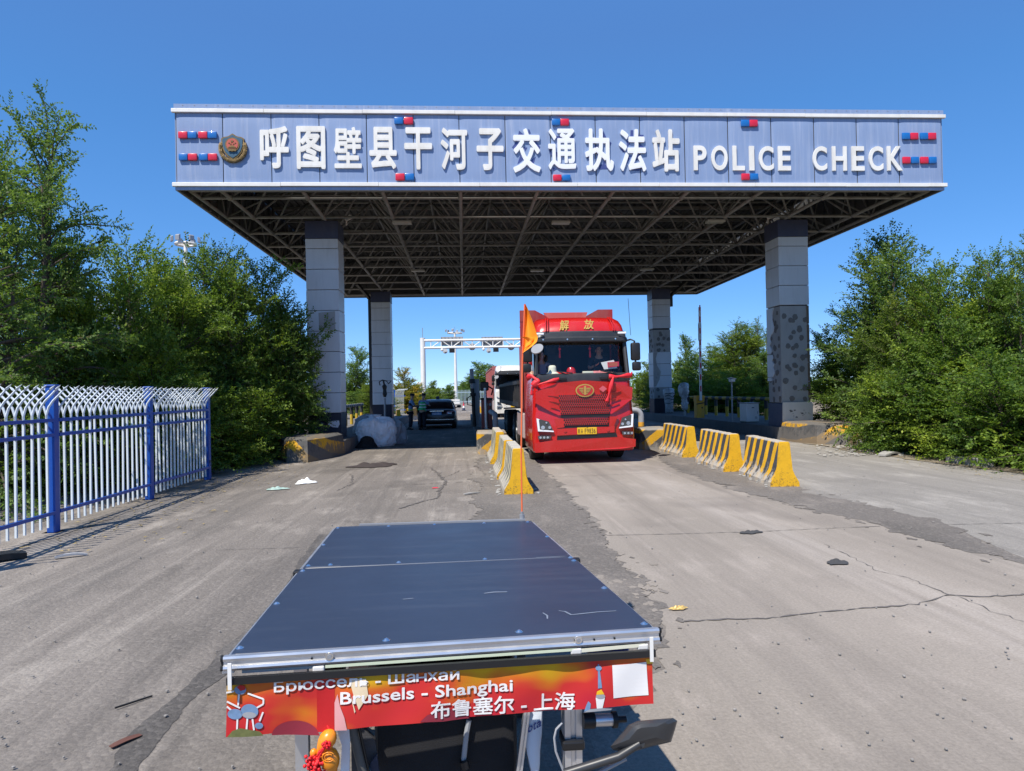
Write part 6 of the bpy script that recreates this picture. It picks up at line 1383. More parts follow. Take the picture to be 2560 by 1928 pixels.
# ------------------------------------------------------------------ people: skinned bodies
def skin_mesh(name, joints, bones, m, parent=None, sub=2, root=0):
    """joints: name -> (x, y, z, rx, ry); one continuous skinned surface"""
    names = list(joints); me = bpy.data.meshes.new(name); idx = {k: i for i, k in enumerate(names)}
    me.from_pydata([joints[k][:3] for k in names], [(idx[a], idx[b]) for a, b in bones], [])
    ob = bpy.data.objects.new(name, me); COL.objects.link(ob)
    md = ob.modifiers.new('s', 'SKIN'); md.use_smooth_shade = True; md.branch_smoothing = .4
    for k in names:
        sv = me.skin_vertices[0].data[idx[k]]; sv.radius = joints[k][3:5]; sv.use_root = (idx[k] == root)
    ob.modifiers.new('u', 'SUBSURF').levels = sub
    bpy.context.view_layer.update()
    m2 = bpy.data.meshes.new_from_object(ob.evaluated_get(bpy.context.evaluated_depsgraph_get())); ob.modifiers.clear(); ob.data = m2; bpy.data.meshes.remove(me)
    m2.name = name; m2.materials.clear(); m2.materials.append(m); m2.polygons.foreach_set('use_smooth', [True]*len(m2.polygons)); ob.parent = parent
    return ob
def hand(j, b, wrist, tip_dir, side_dir, pre, s=1.0):
    """palm, four unequal fingers and a thumb from the wrist joint"""
    w = Vector(j[wrist][:3]); d = Vector(tip_dir).normalized(); sd = Vector(side_dir).normalized(); pal = w+d*.055*s
    j[pre+'palm'] = (*pal, .020*s, .013*s); b.append((wrist, pre+'palm'))
    dn = d.cross(sd)
    for k, (o2, L) in enumerate(((.027, .075), (.009, .085), (-.009, .078), (-.026, .062))):
        a = pal+d*.03*s+sd*o2*s; q = a+d*L*.5*s+dn*.012*s; r = a+d*L*.85*s+dn*.035*s
        j[pre+f'k{k}'] = (*a, .0095*s, .0095*s); j[pre+f'm{k}'] = (*q, .0085*s, .0085*s); j[pre+f't{k}'] = (*r, .007*s, .007*s); b += [(pre+'palm', pre+f'k{k}'), (pre+f'k{k}', pre+f'm{k}'), (pre+f'm{k}', pre+f't{k}')]
    a = w+d*.025*s+sd*.03*s; r = a+d*.045*s+sd*.028*s; j[pre+'th'] = (*a, .011*s, .011*s); j[pre+'tt'] = (*r, .008*s, .008*s); b += [(wrist, pre+'th'), (pre+'th', pre+'tt')]
def body(j, arms, seated=False):
    """adds torso, head and limbs; arms: list of (shoulder, elbow, wrist, tip dir, side dir)"""
    b = []
    return b
def officer(label, loc, rz, lean, arms, vest, group):
    """standing man seen from behind; local frame: +y is where he faces"""
    t = thing('person', label, 'person', loc, rz, group)
    L = lambda z: lean*max(0, z-.9)
    j = {'pelvis': (0, 0, .95, .155, .115), 'belly': (0, L(1.08), 1.10, .15, .11), 'chest': (0, L(1.3), 1.30, .165, .115), 'neckb': (0, L(1.46), 1.45, .10, .08), 'neck': (0, L(1.52)+.015, 1.52, .055, .055), 'head0': (0, L(1.6)+.03, 1.60, .072, .088), 'head1': (0, L(1.68)+.03, 1.68, .078, .095), 'head2': (0, L(1.74)+.02, 1.745, .055, .07)}
    b = [('pelvis', 'belly'), ('belly', 'chest'), ('chest', 'neckb'), ('neckb', 'neck'), ('neck', 'head0'), ('head0', 'head1'), ('head1', 'head2')]
    for s, sn in ((-1, 'l'), (1, 'r')):
        for k, p in (('hip', (s*.10, 0, .86, .095, .10)), ('knee', (s*.115, .03, .49, .062, .068)), ('ank', (s*.12, -.03, .10, .042, .05)), ('toe', (s*.135, .13, .04, .04, .03))): j[sn+k] = p
        b += [('pelvis', sn+'hip'), (sn+'hip', sn+'knee'), (sn+'knee', sn+'ank'), (sn+'ank', sn+'toe')]
        sh, el, wr = arms[sn]; j[sn+'sh'] = (s*.185, L(1.42), 1.415, .068, .065); j[sn+'el'] = (*el, .046, .046); j[sn+'wr'] = (*wr, .03, .027)
        b += [('neckb', sn+'sh'), (sn+'sh', sn+'el'), (sn+'el', sn+'wr')]
        hand(j, b, sn+'wr', Vector(wr)-Vector(el), (-s*.6, .2, .6), sn)
    nz = (0, L(1.64)+.125, 1.635, .012, .016); j['nose'] = nz; b.append(('head0', 'nose'))
    bd = skin_mesh('body', j, b, M['skin'], t)
    for s in (-1, 1): mb = MB(); mb.ball((s*.083, L(1.64)+.02, 1.635), (.014, .03, .042), 8, 6); mb.build('ear', M['skin'], bd, smooth='all')
    for s in (-1, 1): mb = MB(); mb.ball((s*.032, L(1.66)+.112, 1.665), (.012, .008, .007), 8, 5); mb.build('eye', M['hair'], bd, smooth='all')
    mb = MB(); mb.ball((0, L(1.6)+.113, 1.585), (.024, .008, .007), 8, 5); mb.build('mouth', mat('lips', (.3, .12, .1), .6), bd, smooth='all')
    def sel(keys, gx, m, nm, bones): return skin_mesh(nm, {k: (*j[k][:3], j[k][3]+gx, j[k][4]+gx) for k in keys}, bones, m, t)
    sh = {k: (*j[k][:3], j[k][3]+.016, j[k][4]+.016) for k in ('pelvis', 'belly', 'chest', 'neckb', 'lsh', 'rsh')}
    bones = [('pelvis', 'belly'), ('belly', 'chest'), ('chest', 'neckb'), ('neckb', 'lsh'), ('neckb', 'rsh')]
    for sn in 'lr':
        a, e = Vector(j[sn+'sh'][:3]), Vector(j[sn+'el'][:3]); q = a.lerp(e, .85); sh[sn+'c'] = (*q, .068, .066); bones.append((sn+'sh', sn+'c'))
    sh['neckb'] = (*j['neckb'][:3], .085, .075); skin_mesh('shirt', sh, bones, M['police_blue'], t)
    tr = {'pelvis': (0, 0, .97, .172, .13)}; bones = []
    for sn in 'lr':
        s = -1 if sn == 'l' else 1
        tr[sn+'hip'] = (*j[sn+'hip'][:3], .112, .115); tr[sn+'knee'] = (*j[sn+'knee'][:3], .088, .09); tr[sn+'ank'] = (j[sn+'ank'][0], j[sn+'ank'][1], .11, .078, .082); bones += [('pelvis', sn+'hip'), (sn+'hip', sn+'knee'), (sn+'knee', sn+'ank')]
    skin_mesh('trousers', tr, bones, M['police_navy'], t)
    for sn in 'lr':
        mb = MB(); x, y = j[sn+'ank'][:2]; mb.loft([[(x+a*.052*q, y-.06+.12*(b2+.6)*q2, z) for a, b2 in [(math.cos(k*.5236), math.sin(k*.5236)*1.15) for k in range(12)]] for z, q, q2 in ((0.0, 1, 1), (.035, 1.02, 1.0), (.07, .85, .75), (.13, .75, .5))]); mb.build('shoe', M['black'], t, smooth=40)
    hy = L(1.7)+.03
    mb = MB(); mb.lathe((0, hy, 1.70), [(.01, .0), (.095, .0), (.1, .02), (.098, .05), (.115, .085), (.10, .115), (.01, .12)], 20); mb.v = [(x, hy+(y-hy)*1.12, z) for x, y, z in mb.v]; c = mb.build('cap', M['police_cap'], t, smooth=40)
    mb = MB(); mb.prism([(-.08, hy+.09, 1.705), (0, hy+.175, 1.69), (.08, hy+.09, 1.705), (0, hy+.1, 1.71)], (0, 0, .008)); mb.build('cap_peak', M['black'], c)
    if vest == 'green':
        vj = {k: (*j[k][:3], j[k][3]+.03, j[k][4]+.03) for k in ('belly', 'chest')}; vj['top'] = (0, L(1.43), 1.42, .155, .10); vj['waist'] = (0, 0, 1.0, .175, .135)
        skin_mesh('vest', vj, [('waist', 'belly'), ('belly', 'chest'), ('chest', 'top')], M['vest_green'], t)
        for z in (1.12, 1.27): 
            mb = MB(); rr = .20 if z > 1.2 else .195; mb.lathe((0, L(z), z), [(rr, -.025), (rr+.004, 0), (rr, .025)], 28); mb.v = [(x, L(z)+(y-L(z))*.76, q) for x, y, q in mb.v]; mb.build('reflective_band', M['led'], t, smooth='all')
    else:
        mb = MB(); mb.lathe((0, .0, 1.0), [(.188, -.03), (.192, 0), (.188, .03)], 28); mb.v = [(x, y*.78, q) for x, y, q in mb.v]; mb.build('belt', mat('lime_belt', (.45, .62, .03), .5), t, smooth='all')
        vj = {'belly': (0, L(1.1), 1.12, .17, .132), 'chest': (0, L(1.3), 1.3, .182, .135), 'top': (0, L(1.43), 1.40, .15, .10)}; skin_mesh('vest', vj, [('belly', 'chest'), ('chest', 'top')], M['police_navy'], t)
    return t
M['police_blue'] = mat('light_blue_shirt', (.14, .24, .42), .8, var=.12); M['police_navy'] = mat('dark_trousers', (.010, .011, .018), .85, var=.2); M['police_cap'] = mat('dark_cap', (.012, .013, .022), .8, var=.2); M['vest_green'] = mat('green_vest', (.03, .42, .13), .6, var=.12)
officer('officer with green reflective vest and cap leaning to the dark car window', (-1.98, 32.6, 0), R(-30), .18, {'l': (0, (-.27, .20, 1.20), (-.10, .42, 1.22)), 'r': (0, (.29, .20, 1.20), (.16, .44, 1.18))}, 'green', 'police officers at the car').scale = (.95, .95, .94)
officer('officer in dark vest with lime belt writing beside the other officer', (-2.55, 32.9, 0), R(-75), .10, {'l': (0, (-.25, .14, 1.17), (-.04, .32, 1.2)), 'r': (0, (.25, .16, 1.16), (.06, .34, 1.18))}, 'navy', 'police officers at the car').scale = (.95, .95, .94)
def sitter(label, x, y, z, shirt, hands):
    """seated man facing the camera (-y); z is the seat height"""
    t = thing('person', label, 'person', (o.x+x, o.y+y, z), 0)
    j = {'pelvis': (0, .05, .08, .16, .12), 'belly': (0, .06, .25, .15, .11), 'chest': (0, .06, .42, .165, .115), 'neckb': (0, .04, .56, .10, .08), 'neck': (0, .03, .63, .055, .055), 'head0': (0, .01, .70, .07, .085), 'head1': (0, .01, .78, .076, .093), 'head2': (0, .02, .845, .055, .07), 'nose': (0, -.088, .735, .012, .016)}
    b = [('pelvis', 'belly'), ('belly', 'chest'), ('chest', 'neckb'), ('neckb', 'neck'), ('neck', 'head0'), ('head0', 'head1'), ('head1', 'head2'), ('head0', 'nose')]
    for s, sn in ((-1, 'l'), (1, 'r')):
        j[sn+'hip'] = (s*.11, -.08, .06, .09, .09); j[sn+'knee'] = (s*.14, -.42, .04, .065, .065); j[sn+'ank'] = (s*.14, -.46, -.30, .045, .045)
        j[sn+'sh'] = (s*.19, .05, .52, .065, .062); j[sn+'el'] = (s*.27, -.12, .30, .045, .045); j[sn+'wr'] = (*hands[sn], .03, .027); b += [('pelvis', sn+'hip'), (sn+'hip', sn+'knee'), (sn+'knee', sn+'ank'), ('neckb', sn+'sh'), (sn+'sh', sn+'el'), (sn+'el', sn+'wr')]
        hand(j, b, sn+'wr', Vector(hands[sn])-Vector(j[sn+'el'][:3]), (-s*.8, 0, .5), sn)
    bd = skin_mesh('body', j, b, M['skin'], t)
    mb = MB(); mb.ball((0, .03, .81), (.085, .098, .075), 16, 10); mb.v = [(x2, y2+(.035 if y2 < -.02 else 0), z2) for x2, y2, z2 in mb.v]; mb.build('hair', M['hair'], t, smooth='all')
    for s in (-1, 1): mb = MB(); mb.ball((s*.03, -.078, .765), (.012, .008, .007), 8, 5); mb.build('eye', M['hair'], bd, smooth='all'); mb = MB(); mb.ball((s*.08, .01, .74), (.014, .03, .04), 8, 6); mb.build('ear', M['skin'], bd, smooth='all')
    mb = MB(); mb.ball((0, -.08, .685), (.024, .008, .007), 8, 5); mb.build('mouth', mat('lips', (.3, .12, .1), .6), bd, smooth='all')
    sh = {k: (*j[k][:3], j[k][3]+.016, j[k][4]+.016) for k in ('pelvis', 'belly', 'chest', 'lsh', 'rsh')}; sh['neckb'] = (*j['neckb'][:3], .085, .075); bones = [('pelvis', 'belly'), ('belly', 'chest'), ('chest', 'neckb'), ('neckb', 'lsh'), ('neckb', 'rsh')]
    for sn in 'lr': q = Vector(j[sn+'sh'][:3]).lerp(Vector(j[sn+'el'][:3]), .9); sh[sn+'c'] = (*q, .062, .06); bones.append((sn+'sh', sn+'c'))
    skin_mesh('shirt', sh, bones, shirt, t)
    tr = {k: (*j[k][:3], j[k][3]+.015, j[k][4]+.015) for k in ('pelvis', 'lhip', 'rhip', 'lknee', 'rknee', 'lank', 'rank')}; skin_mesh('trousers', tr, [('pelvis', 'lhip'), ('lhip', 'lknee'), ('lknee', 'lank'), ('pelvis', 'rhip'), ('rhip', 'rknee'), ('rknee', 'rank')], M['police_navy'], t)
    return t
sitter('driver in dark shirt with hand on the wheel behind the windscreen', fx(1062), .98, 1.93, mat('driver_shirt', (.03, .032, .045), .8), {'l': (-.16, -.34, .36), 'r': (.2, -.34, .36)})
sitter('passenger in pale shirt seated at the left of the truck cab', fx(480), 1.0, 1.82, mat('passenger_shirt', (.22, .24, .30), .8), {'l': (-.1, -.3, .12), 'r': (.12, -.3, .12)})
st = MB(); st.tube([(fx(1062)+.2*math.cos(a), .60+.06*math.sin(a), 2.24+.17*math.sin(a)) for a in np.linspace(0, 2*math.pi, 25)], .014, 6, caps=False); st.tube([(fx(1062), .6, 2.24), (fx(1062), .45, 2.1)], .03, 6); st.beam((fx(1062)-.19, .6, 2.24), (fx(1062)+.19, .6, 2.24), .03, .02); st.build('steering_wheel', M['black'], TR)

# ------------------------------------------------------------------ dark saloon car seen from behind
def car(label, loc):
    t = thing('saloon_car', label, 'car', loc); m = M['car_paint']
    def sec(y, hw, zb, zt, tum, r=.1): # one section across the car at y
        p = []
        for a, bz in ((-1, 0), (-1, .5), (-.985, .85), (-.9, 1), (-.5, 1.03), (0, 1.04), (.5, 1.03), (.9, 1), (.985, .85), (1, .5), (1, 0)): p.append((a*hw, y, zb+(zt-zb)*bz))
        return p
    mb = MB(); mb.loft([sec(y, hw, zb, zt, 0) for y, hw, zb, zt in ((0, .74, .42, .70), (.03, .80, .30, .80), (.10, .84, .26, .92), (.35, .865, .22, .97), (.9, .875, .2, .97), (2.0, .88, .2, .95), (3.2, .875, .2, .93), (4.0, .84, .22, .86), (4.35, .76, .28, .72), (4.42, .68, .36, .6))], closed=True); bd = mb.build('body', m, t, smooth=35)
    def cs(y, hw, hw2, z0, z1): return [(-hw, y, z0), (-(hw+hw2)/2-.02, y, z0+(z1-z0)*.5), (-hw2, y, z1-.03), (-hw2*.8, y, z1), (0, y, z1+.015), (hw2*.8, y, z1), (hw2, y, z1-.03), ((hw+hw2)/2+.02, y, z0+(z1-z0)*.5), (hw, y, z0)]
    mb = MB(); mb.loft([cs(.62, .80, .78, .93, .98), cs(.95, .82, .68, .93, 1.30), cs(1.25, .82, .62, .93, 1.43), cs(2.0, .83, .63, .93, 1.46), cs(2.7, .83, .62, .93, 1.40), cs(3.4, .82, .76, .90, .95)]); mb.build('roof', m, bd, smooth=35)
    mb = MB(); mb.grid(lambda u, v: ((u*2-1)*(.70-.10*v), .685+.46*v-.02-.0*u, 1.0+.385*v+.0), 8, 4); mb.build('rear_window', M['car_glass'], t, smooth='all')
    for s in (-1, 1): mb = MB(); mb.prism([(s*.835, 1.15, .98), (s*.835, 3.1, .96), (s*.68, 2.6, 1.36), (s*.68, 1.35, 1.39)], (s*.015, 0, 0)); mb.build('side_window', M['glass_dark'], t)
    for s in (-1, 1):
        mb = MB(); mb.prism([(s*.44, -.004, .72), (s*.76, .03, .72), (s*.80, .08, .80), (s*.78, .07, .88), (s*.46, .02, .86)], (0, .05, 0)); l = mb.build('tail_light', M['tail'], t); MB().box((s*.58-.09, .0, .75), (s*.58+.09, .03, .81)).build('reverse_lamp', M['led'], l)
    mb = MB(); mb.bbox((-.22, -.03, .70), (.22, .0, .84), .006); p = mb.build('number_plate', M['plate_b'], t)
    mb = MB()
    for k in range(6): mb.box((-.18+k*.062, -.034, .73), (-.145+k*.062, -.0305, .81))
    mb.build('plate_marks', M['led'], p)
    mb = MB(); mb.bbox((-.80, -.06, .30), (.80, .12, .55), .05); b = mb.build('bumper', m, t, smooth=35); MB().box((-.74, -.068, .475), (.74, -.058, .49)).build('chrome_strip', M['chrome'], b)
    MB().box((-.3, .0, .88), (.3, .03, .91)).build('boot_trim', M['chrome'], t)
    for s in (-1, 1):
        mm = thing_part('mirror', t); mb = MB(); mb.bbox((s*.98-.10, 2.75, .98), (s*.98+.10, 2.9, 1.13), .04); mb.build('mirror_head', m, mm, smooth=35); mb = MB(); mb.beam((s*.84, 2.85, .99), (s*.92, 2.83, 1.02), .06, .04); mb.build('mirror_arm', M['black'], mm)
        for y in (.85, 3.45): wheel(t, s*.76, y, .31, .2, s)
    mb = MB(); mb.box((-.45, .95, .95), (-.25, 1.0, 1.15)); mb.box((.25, .95, .95), (.45, 1.0, 1.15)); mb.build('headrest', M['black'], t)
    mb = MB(); mb.bbox((-.09, 2.2, 1.475), (.09, 2.4, 1.49), .005); mb.build('lamp_foot', M['black'], t); mb = MB(); mb.bbox((-.1, 2.22, 1.49), (.06, 2.36, 1.62), .02); mb.build('roof_lamp', M['navy'], t)
    return t
M['car_paint'] = paint('dark_maroon_paint', (.014, .004, .006), damt=.05, coat=.25, rough=.35); M['car_glass'] = mat('pale_rear_window', (.15, .155, .155), .12, var=.3, scale=10); M['tail'] = mat('tail_light', (.42, .05, .06), .12, var=.2, coat=.8)  # rear window paler: the bright view through the cabin put into its colour
car('dark maroon saloon car seen from behind, stopped by two officers', (-1.32, 32.9, 0)).scale = (1.06, 1, .95)
# ------------------------------------------------------------------ solar roofed tricycle in the foreground
TNL, TNR, TFL, TFR = Vector((-.655, 1.94, .995)), Vector((.548, 2.01, .995)), Vector((-.80, 4.31, .90)), Vector((.40, 4.30, .90))
TN = (TNR-TNL).cross(TFL-TNL).normalized()
def TP(s, t, h=0): return (TNL*(1-s)+TNR*s)*(1-t)+(TFL*(1-s)+TFR*s)*t+TN*h
TK = thing('solar_tricycle', 'tricycle with a flat dark blue solar roof in the foreground', 'tricycle', (-.12, 3.1, 0))
def solar_mat():
    n = NT('solar_panel_film'); c = (.026, .039, .072)
    col = n.mix(n.noise((2, 2, 2), 5), mul(c, .85), mul(c, 1.2))
    col = n.mix(n.math('MULTIPLY', n.ramp(n.noise((1.2, 9, 1), 6, .7), [(.52, 0.), (.8, 1.)]), .30), col, (.10, .12, .16))
    col = n.mix(n.math('MULTIPLY', n.ramp(n.noise((2.5, 22, 1), 5, .75, loc=(4, 4, 0)), [(.62, 0.), (.78, 1.)]), .22), col, (.20, .22, .25))
    n.col(col); n.L(n.math('MULTIPLY_ADD', n.noise(3, 5), .25, .26), n.b.inputs['Roughness']); n.bump(n.noise((3, 10, 3), 4), .04, .01); n.setb(Specular_IOR_Level=.55); return n.m
M['solar'] = solar_mat()
TS = .478
def panel(s0, s1, t0, t1, nm):
    mb = MB(); r = .02; pts = []
    for cs, ct, a0 in ((s1, t1, 0), (s0, t1, 90), (s0, t0, 180), (s1, t0, 270)):
        for k in range(5):
            a = R(a0+k*22.5); pts.append((cs+(r*.9*math.cos(a) if 1 else 0)-(r*.9 if cs == s1 else -r*.9), ct+r*.45*math.sin(a)-(r*.45 if ct == t1 else -r*.45)))
    top = [TP(s, t, .0) for s, t in pts]; bot = [TP(s, t, -.022) for s, t in pts]
    secs = [bot, [TP(s, t, -.003) for s, t in pts], [TP(.5*(s0+s1)+(s-.5*(s0+s1))*.996, .5*(t0+t1)+(t-.5*(t0+t1))*.996, .0) for s, t in pts]]
    mb.loft(secs); return mb.build(nm, M['solar'], TK, world=True)
pn = panel(0, 1, .006, TS-.003, 'solar_panel'); pf = panel(.005, .995, TS+.003, .985, 'solar_panel')
def dome(s, t, r=.008, par=pn):
    mb = MB(); c = TP(s, t, 0); mb.lathe((c.x, c.y, c.z-.001), [(r*1.5, 0), (r*1.5, .002), (r, .004), (r*.6, .007), (.0005, .008)], 12); return mb.build('screw', M['chrome'], par, smooth=True, world=True)
for s, t in ((.012, .028), (.35, .022), (.67, .022), (.985, .022), (.015, .23), (.985, .22), (.985, .44), (.015, .455), (.985, .47)): dome(s, t)
for s, t in ((.02, .96), (.5, .97), (.27, .965), (.75, .965), (.97, .96), (.015, .72), (.985, .72), (.02, .5), (.1, .5), (.35, .495), (.67, .492)): dome(s, t, par=pf)
M['scuff'] = mat('pale_scuff', (.20, .23, .28), .5, var=.2)
def scuff(pts, wd, par):
    mb = MB(); ps = [TP(s, t, .0012) for s, t in pts]; L = []; Rr = []
    for i, p in enumerate(ps):
        d = (ps[min(i+1, len(ps)-1)]-ps[max(i-1, 0)]).normalized(); nn = d.cross(TN); ww = wd*(.4+.6*math.sin(math.pi*(i+.5)/len(ps))); L.append(p+nn*ww); Rr.append(p-nn*ww)
    n = len(L); mb.add(L+Rr, [(i, i+1, n+i+1, n+i) for i in range(n-1)]); mb.build('scuff_mark', M['scuff'], par, world=True)
scuff([(.80, .105), (.815, .10), (.825, .082), (.85, .084), (.90, .088), (.95, .088)], .004, pn); scuff([(.755, .1), (.762, .085), (.757, .07)], .003, pn); scuff([(.62, .225), (.65, .23), (.69, .227)], .006, pn); scuff([(.38, .215), (.41, .218)], .004, pn)
scuff([(.03, TS+.008), (.14, TS+.006)], .004, pf); scuff([(.86, TS+.006), (.97, TS+.008)], .004, pf); scuff([(.15, TS), (.5, TS), (.95, TS)], .003, pf)
# aluminium edge profiles
def bar(a, b, w, h, m, nm, par=TK, up=TN, r=None):
    mb = MB(); mb.beam(a, b, w, h, up=up); return mb.build(nm, m, par, world=True)
fwd = (TFL-TNL).normalized(); rgt = (TNR-TNL).normalized()
mb = MB(); prof = [(-.012, .003), (-.014, -.003), (-.012, -.010), (-.006, -.013), (-.006, -.019), (-.013, -.023), (-.015, -.029), (-.012, -.035), (.004, -.037), (.004, .003)]
mb.loft([[TP(s, 0, 0)+fwd*a+TN*h for a, h in prof] for s in (-.008, 1.006)]); al = mb.build('edge_profile', M['alu'], TK, world=True)
for s in (-.0105, 1.0085):
    mb = MB(); mb.prism([TP(s, 0, 0)+fwd*a+TN*h for a, h in prof], rgt*.004*(-1 if s < 0 else 1)); mb.build('profile_cap', M['black'], al, world=True)
for s in (.225, .805): 
    c = TP(s, 0, -.014)-fwd*.013; mb = MB(); mb.cyl(c, fwd, .011, .006, 18); k = mb.build('profile_bolt', M['chrome'], al, smooth=35, world=True); mb = MB(); mb.cyl(c-fwd*.0035, fwd, .006, .003, 12); mb.build('bolt_socket', M['grey_metal'], k, world=True)
for s in (.185, .845, .895): mb = MB(); mb.cyl(TP(s, 0, -.018)-fwd*.0075, fwd, .003, .003, 8); mb.build('drill_hole', M['black'], al, world=True)
bar(TP(0, 0, -.03), TP(0, 1, -.03), .03, .03, M['alu'], 'side_rail'); bar(TP(1, 0, -.03), TP(1, 1, -.03), .03, .03, M['alu'], 'side_rail'); bar(TP(0, TS, -.03), TP(1, TS, -.03), .03, .03, M['alu'], 'cross_rail')
fr = bar(TP(.12, 1.003, -.004), TP(.97, 1.003, -.004), .03, .02, M['grey_metal'], 'front_rail')
for s in (.005, .995): mb = MB(); mb.bbox(tuple(TP(s, TS, -.02)-Vector((.035, .02, .012))), tuple(TP(s, TS, -.02)+Vector((.035, .02, .014))), .006); mb.build('hinge', M['black'], TK, world=True)
M['strip_lamp'] = mat('pale_green_tube', (.62, .68, .50), .3, var=.04)
bar(TP(.215, 0, -.0415)-fwd*.004, TP(.80, 0, -.0415)-fwd*.004, .014, .008, M['strip_lamp'], 'light_strip')
bar(TP(.03, 0, -.044)+fwd*.01, TP(.215, 0, -.044)+fwd*.01, .02, .008, mat('translucent_sleeve', (.5, .48, .44), .4), 'strip_sleeve'); bar(TP(.81, 0, -.046)-fwd*.002, TP(.97, 0, -.042)-fwd*.002, .018, .010, M['straw'], 'foam_strip')
for s in (.20, .80, .965): mb = MB(); c = TP(s, 0, -.046); mb.bbox(tuple(c-Vector((.016, .012, .010))), tuple(c+Vector((.016, .012, .008))), .004); mb.build('strip_clip', M['white_paint'], TK, world=True)
mb = MB(); mb.bbox(tuple(TP(.84, .03, -.085)), tuple(TP(.84, .03, -.062)+Vector((.13, .08, 0))), .006); mb.build('blue_box', M['blue_paint'], TK, world=True)
# tricycle under the roof
def tp(s, t, z): p = TP(s, t); return Vector((p.x, p.y, z))
for s, t, zz in ((.12, .12, .2), (.12, .9, .3), (.82, .92, .3)): bar(tp(s, t, zz), TP(s, t, -.045), .04, .04, M['alu'], 'upright')
mb = MB(); mb.tube([tp(.5, .06, .33), tp(.5, .5, .30), tp(.5, .97, .42)], .03, 10); mb.tube([tp(.12, .12, .32), tp(.82, .12, .32)], .022, 8); mb.tube([tp(.15, .72, .34), tp(.85, .72, .34)], .022, 8); mb.build('frame', M['trim'], TK, smooth=True, world=True)
def bike_wheel(c, ax, r):
    w = bpy.data.objects.new('wheel', None); COL.objects.link(w); w.parent = TK; w.location = c-TK.location; ax = Vector(ax).normalized(); u = ax.cross(Vector((0, 0, 1))).normalized(); v = ax.cross(u)
    pt = lambda a, rr: u*rr*math.cos(a)+v*rr*math.sin(a)
    MB().tube([pt(a, r-.022) for a in np.linspace(0, 2*math.pi, 33)], .022, 8, caps=False).build('tyre', M['rubber'], w, smooth='all'); MB().tube([pt(a, r-.055) for a in np.linspace(0, 2*math.pi, 33)], .012, 6, caps=False).build('rim', M['black'], w, smooth='all')
    mb = MB(); mb.cyl((0, 0, 0), ax, .03, .10, 12)
    for k in range(20): mb.tube([pt(k*.314, .03), pt(k*.314+.15, r-.06)], .0015, 3)
    mb.build('hub', M['grey_metal'], w)
bike_wheel(tp(.5, .12, .30), rgt, .30); bike_wheel(tp(.16, .72, .25), rgt, .25); bike_wheel(tp(.84, .72, .25), rgt, .25)
# the plane of the rear edge, where banner and bags hang
HB = Vector((rgt.x, rgt.y, 0)).normalized(); NB = Vector((-HB.y, HB.x, 0)); P0 = at(567, 1700, 1.915)
def bp(px, py, dy=0.):
    """point on the hanging plane (dy metres further away from the camera) seen at a pixel"""
    d = ray(px, py); c = Vector((0, 0, EYE)); t = (P0+NB*dy-c).dot(NB)/d.dot(NB); return c+d*t
k1 = lambda x, y: (540+.2532*x, 1560+.2532*y); k2 = lambda x, y: (1050+.3029*x, 1560+.3029*y)
# banner with its rod
BN = thing('banner', 'torn red and orange route banner hanging from a black rod on the solar roof', 'banner', tuple(bp(1100, 1800)))
mb = MB(); ra, rb = bp(567, 1703, -.006), bp(1638, 1633, -.006); mb.beam(ra, rb, .012, .019, up=(0, 0, 1)); mb.build('rod', M['black'], BN, world=True)
for q, a in ((rb, 1), (ra, -1)):
    mb = MB(); mb.box(tuple(q+Vector((-.006-.012*a, -.012, -.02))), tuple(q+Vector((.004-.012*a, -.008, .05)))); mb.build('rod_clip', M['white_paint'], BN, world=True)
cTL, cTR, cBL, cBR = bp(567, 1700), bp(1631, 1636), bp(563, 1846), bp(1632, 1757)
def wave(p):
    s = (p-cTL).dot(HB); zr = (cTL.z-p.z); return NB*(.006*math.sin(s*9+1)*zr/.15+.003*math.sin(s*27+zr*20)+.0006*math.sin(s*50-zr*30))
def BF(u, v): p = (cTL*(1-u)+cTR*u)*(1-v)+(cBL*(1-u)+cBR*u)*v; return p+wave(p)
def ban_mat():
    n = NT('printed_banner'); x, y, z = n.xyz()[0:3]
    v = n.math('ADD', n.math('MULTIPLY_ADD', n.noise((5.5, 1, 9), 2, .4, loc=(.9, 0, .3)), 1.0, .0), n.math('MULTIPLY', z, -1.7))
    col = n.ramp(v, [(.12, (.62, .36, .01)), (.27, (.62, .15, .015)), (.40, (.56, .03, .025)), (.75, (.50, .018, .035))])
    n.col(col); n.setb(Roughness=.6, Specular_IOR_Level=.3); return n.m
M['banner'] = ban_mat()
mb = MB(); mb.grid(lambda u, v: tuple(BF(u, v)), 90, 12); mb.grid(lambda u, v: tuple(BF(u, v)+NB*.0012), 90, 12); cl = mb.build('cloth', M['banner'], BN, world=True, smooth='all', fix=False)
def pr(pts, m, nm, off=.0012, f=k1):
    """a printed patch on the banner"""
    bm = bmesh.new(); bm.faces.new([bm.verts.new((*f(a, b), 0)) for a, b in pts]); bmesh.ops.triangulate(bm, faces=bm.faces[:])
    for _ in range(3): bmesh.ops.subdivide_edges(bm, edges=bm.edges[:], cuts=1, use_grid_fill=True)
    mb = MB(); bm.verts.index_update(); q = [bp(v.co.x, v.co.y) for v in bm.verts]
    mb.add([p+wave(p)-NB*off for p in q], [[v.index for v in fc.verts] for fc in bm.faces]); bm.free(); return mb.build(nm, m, BN, world=True)
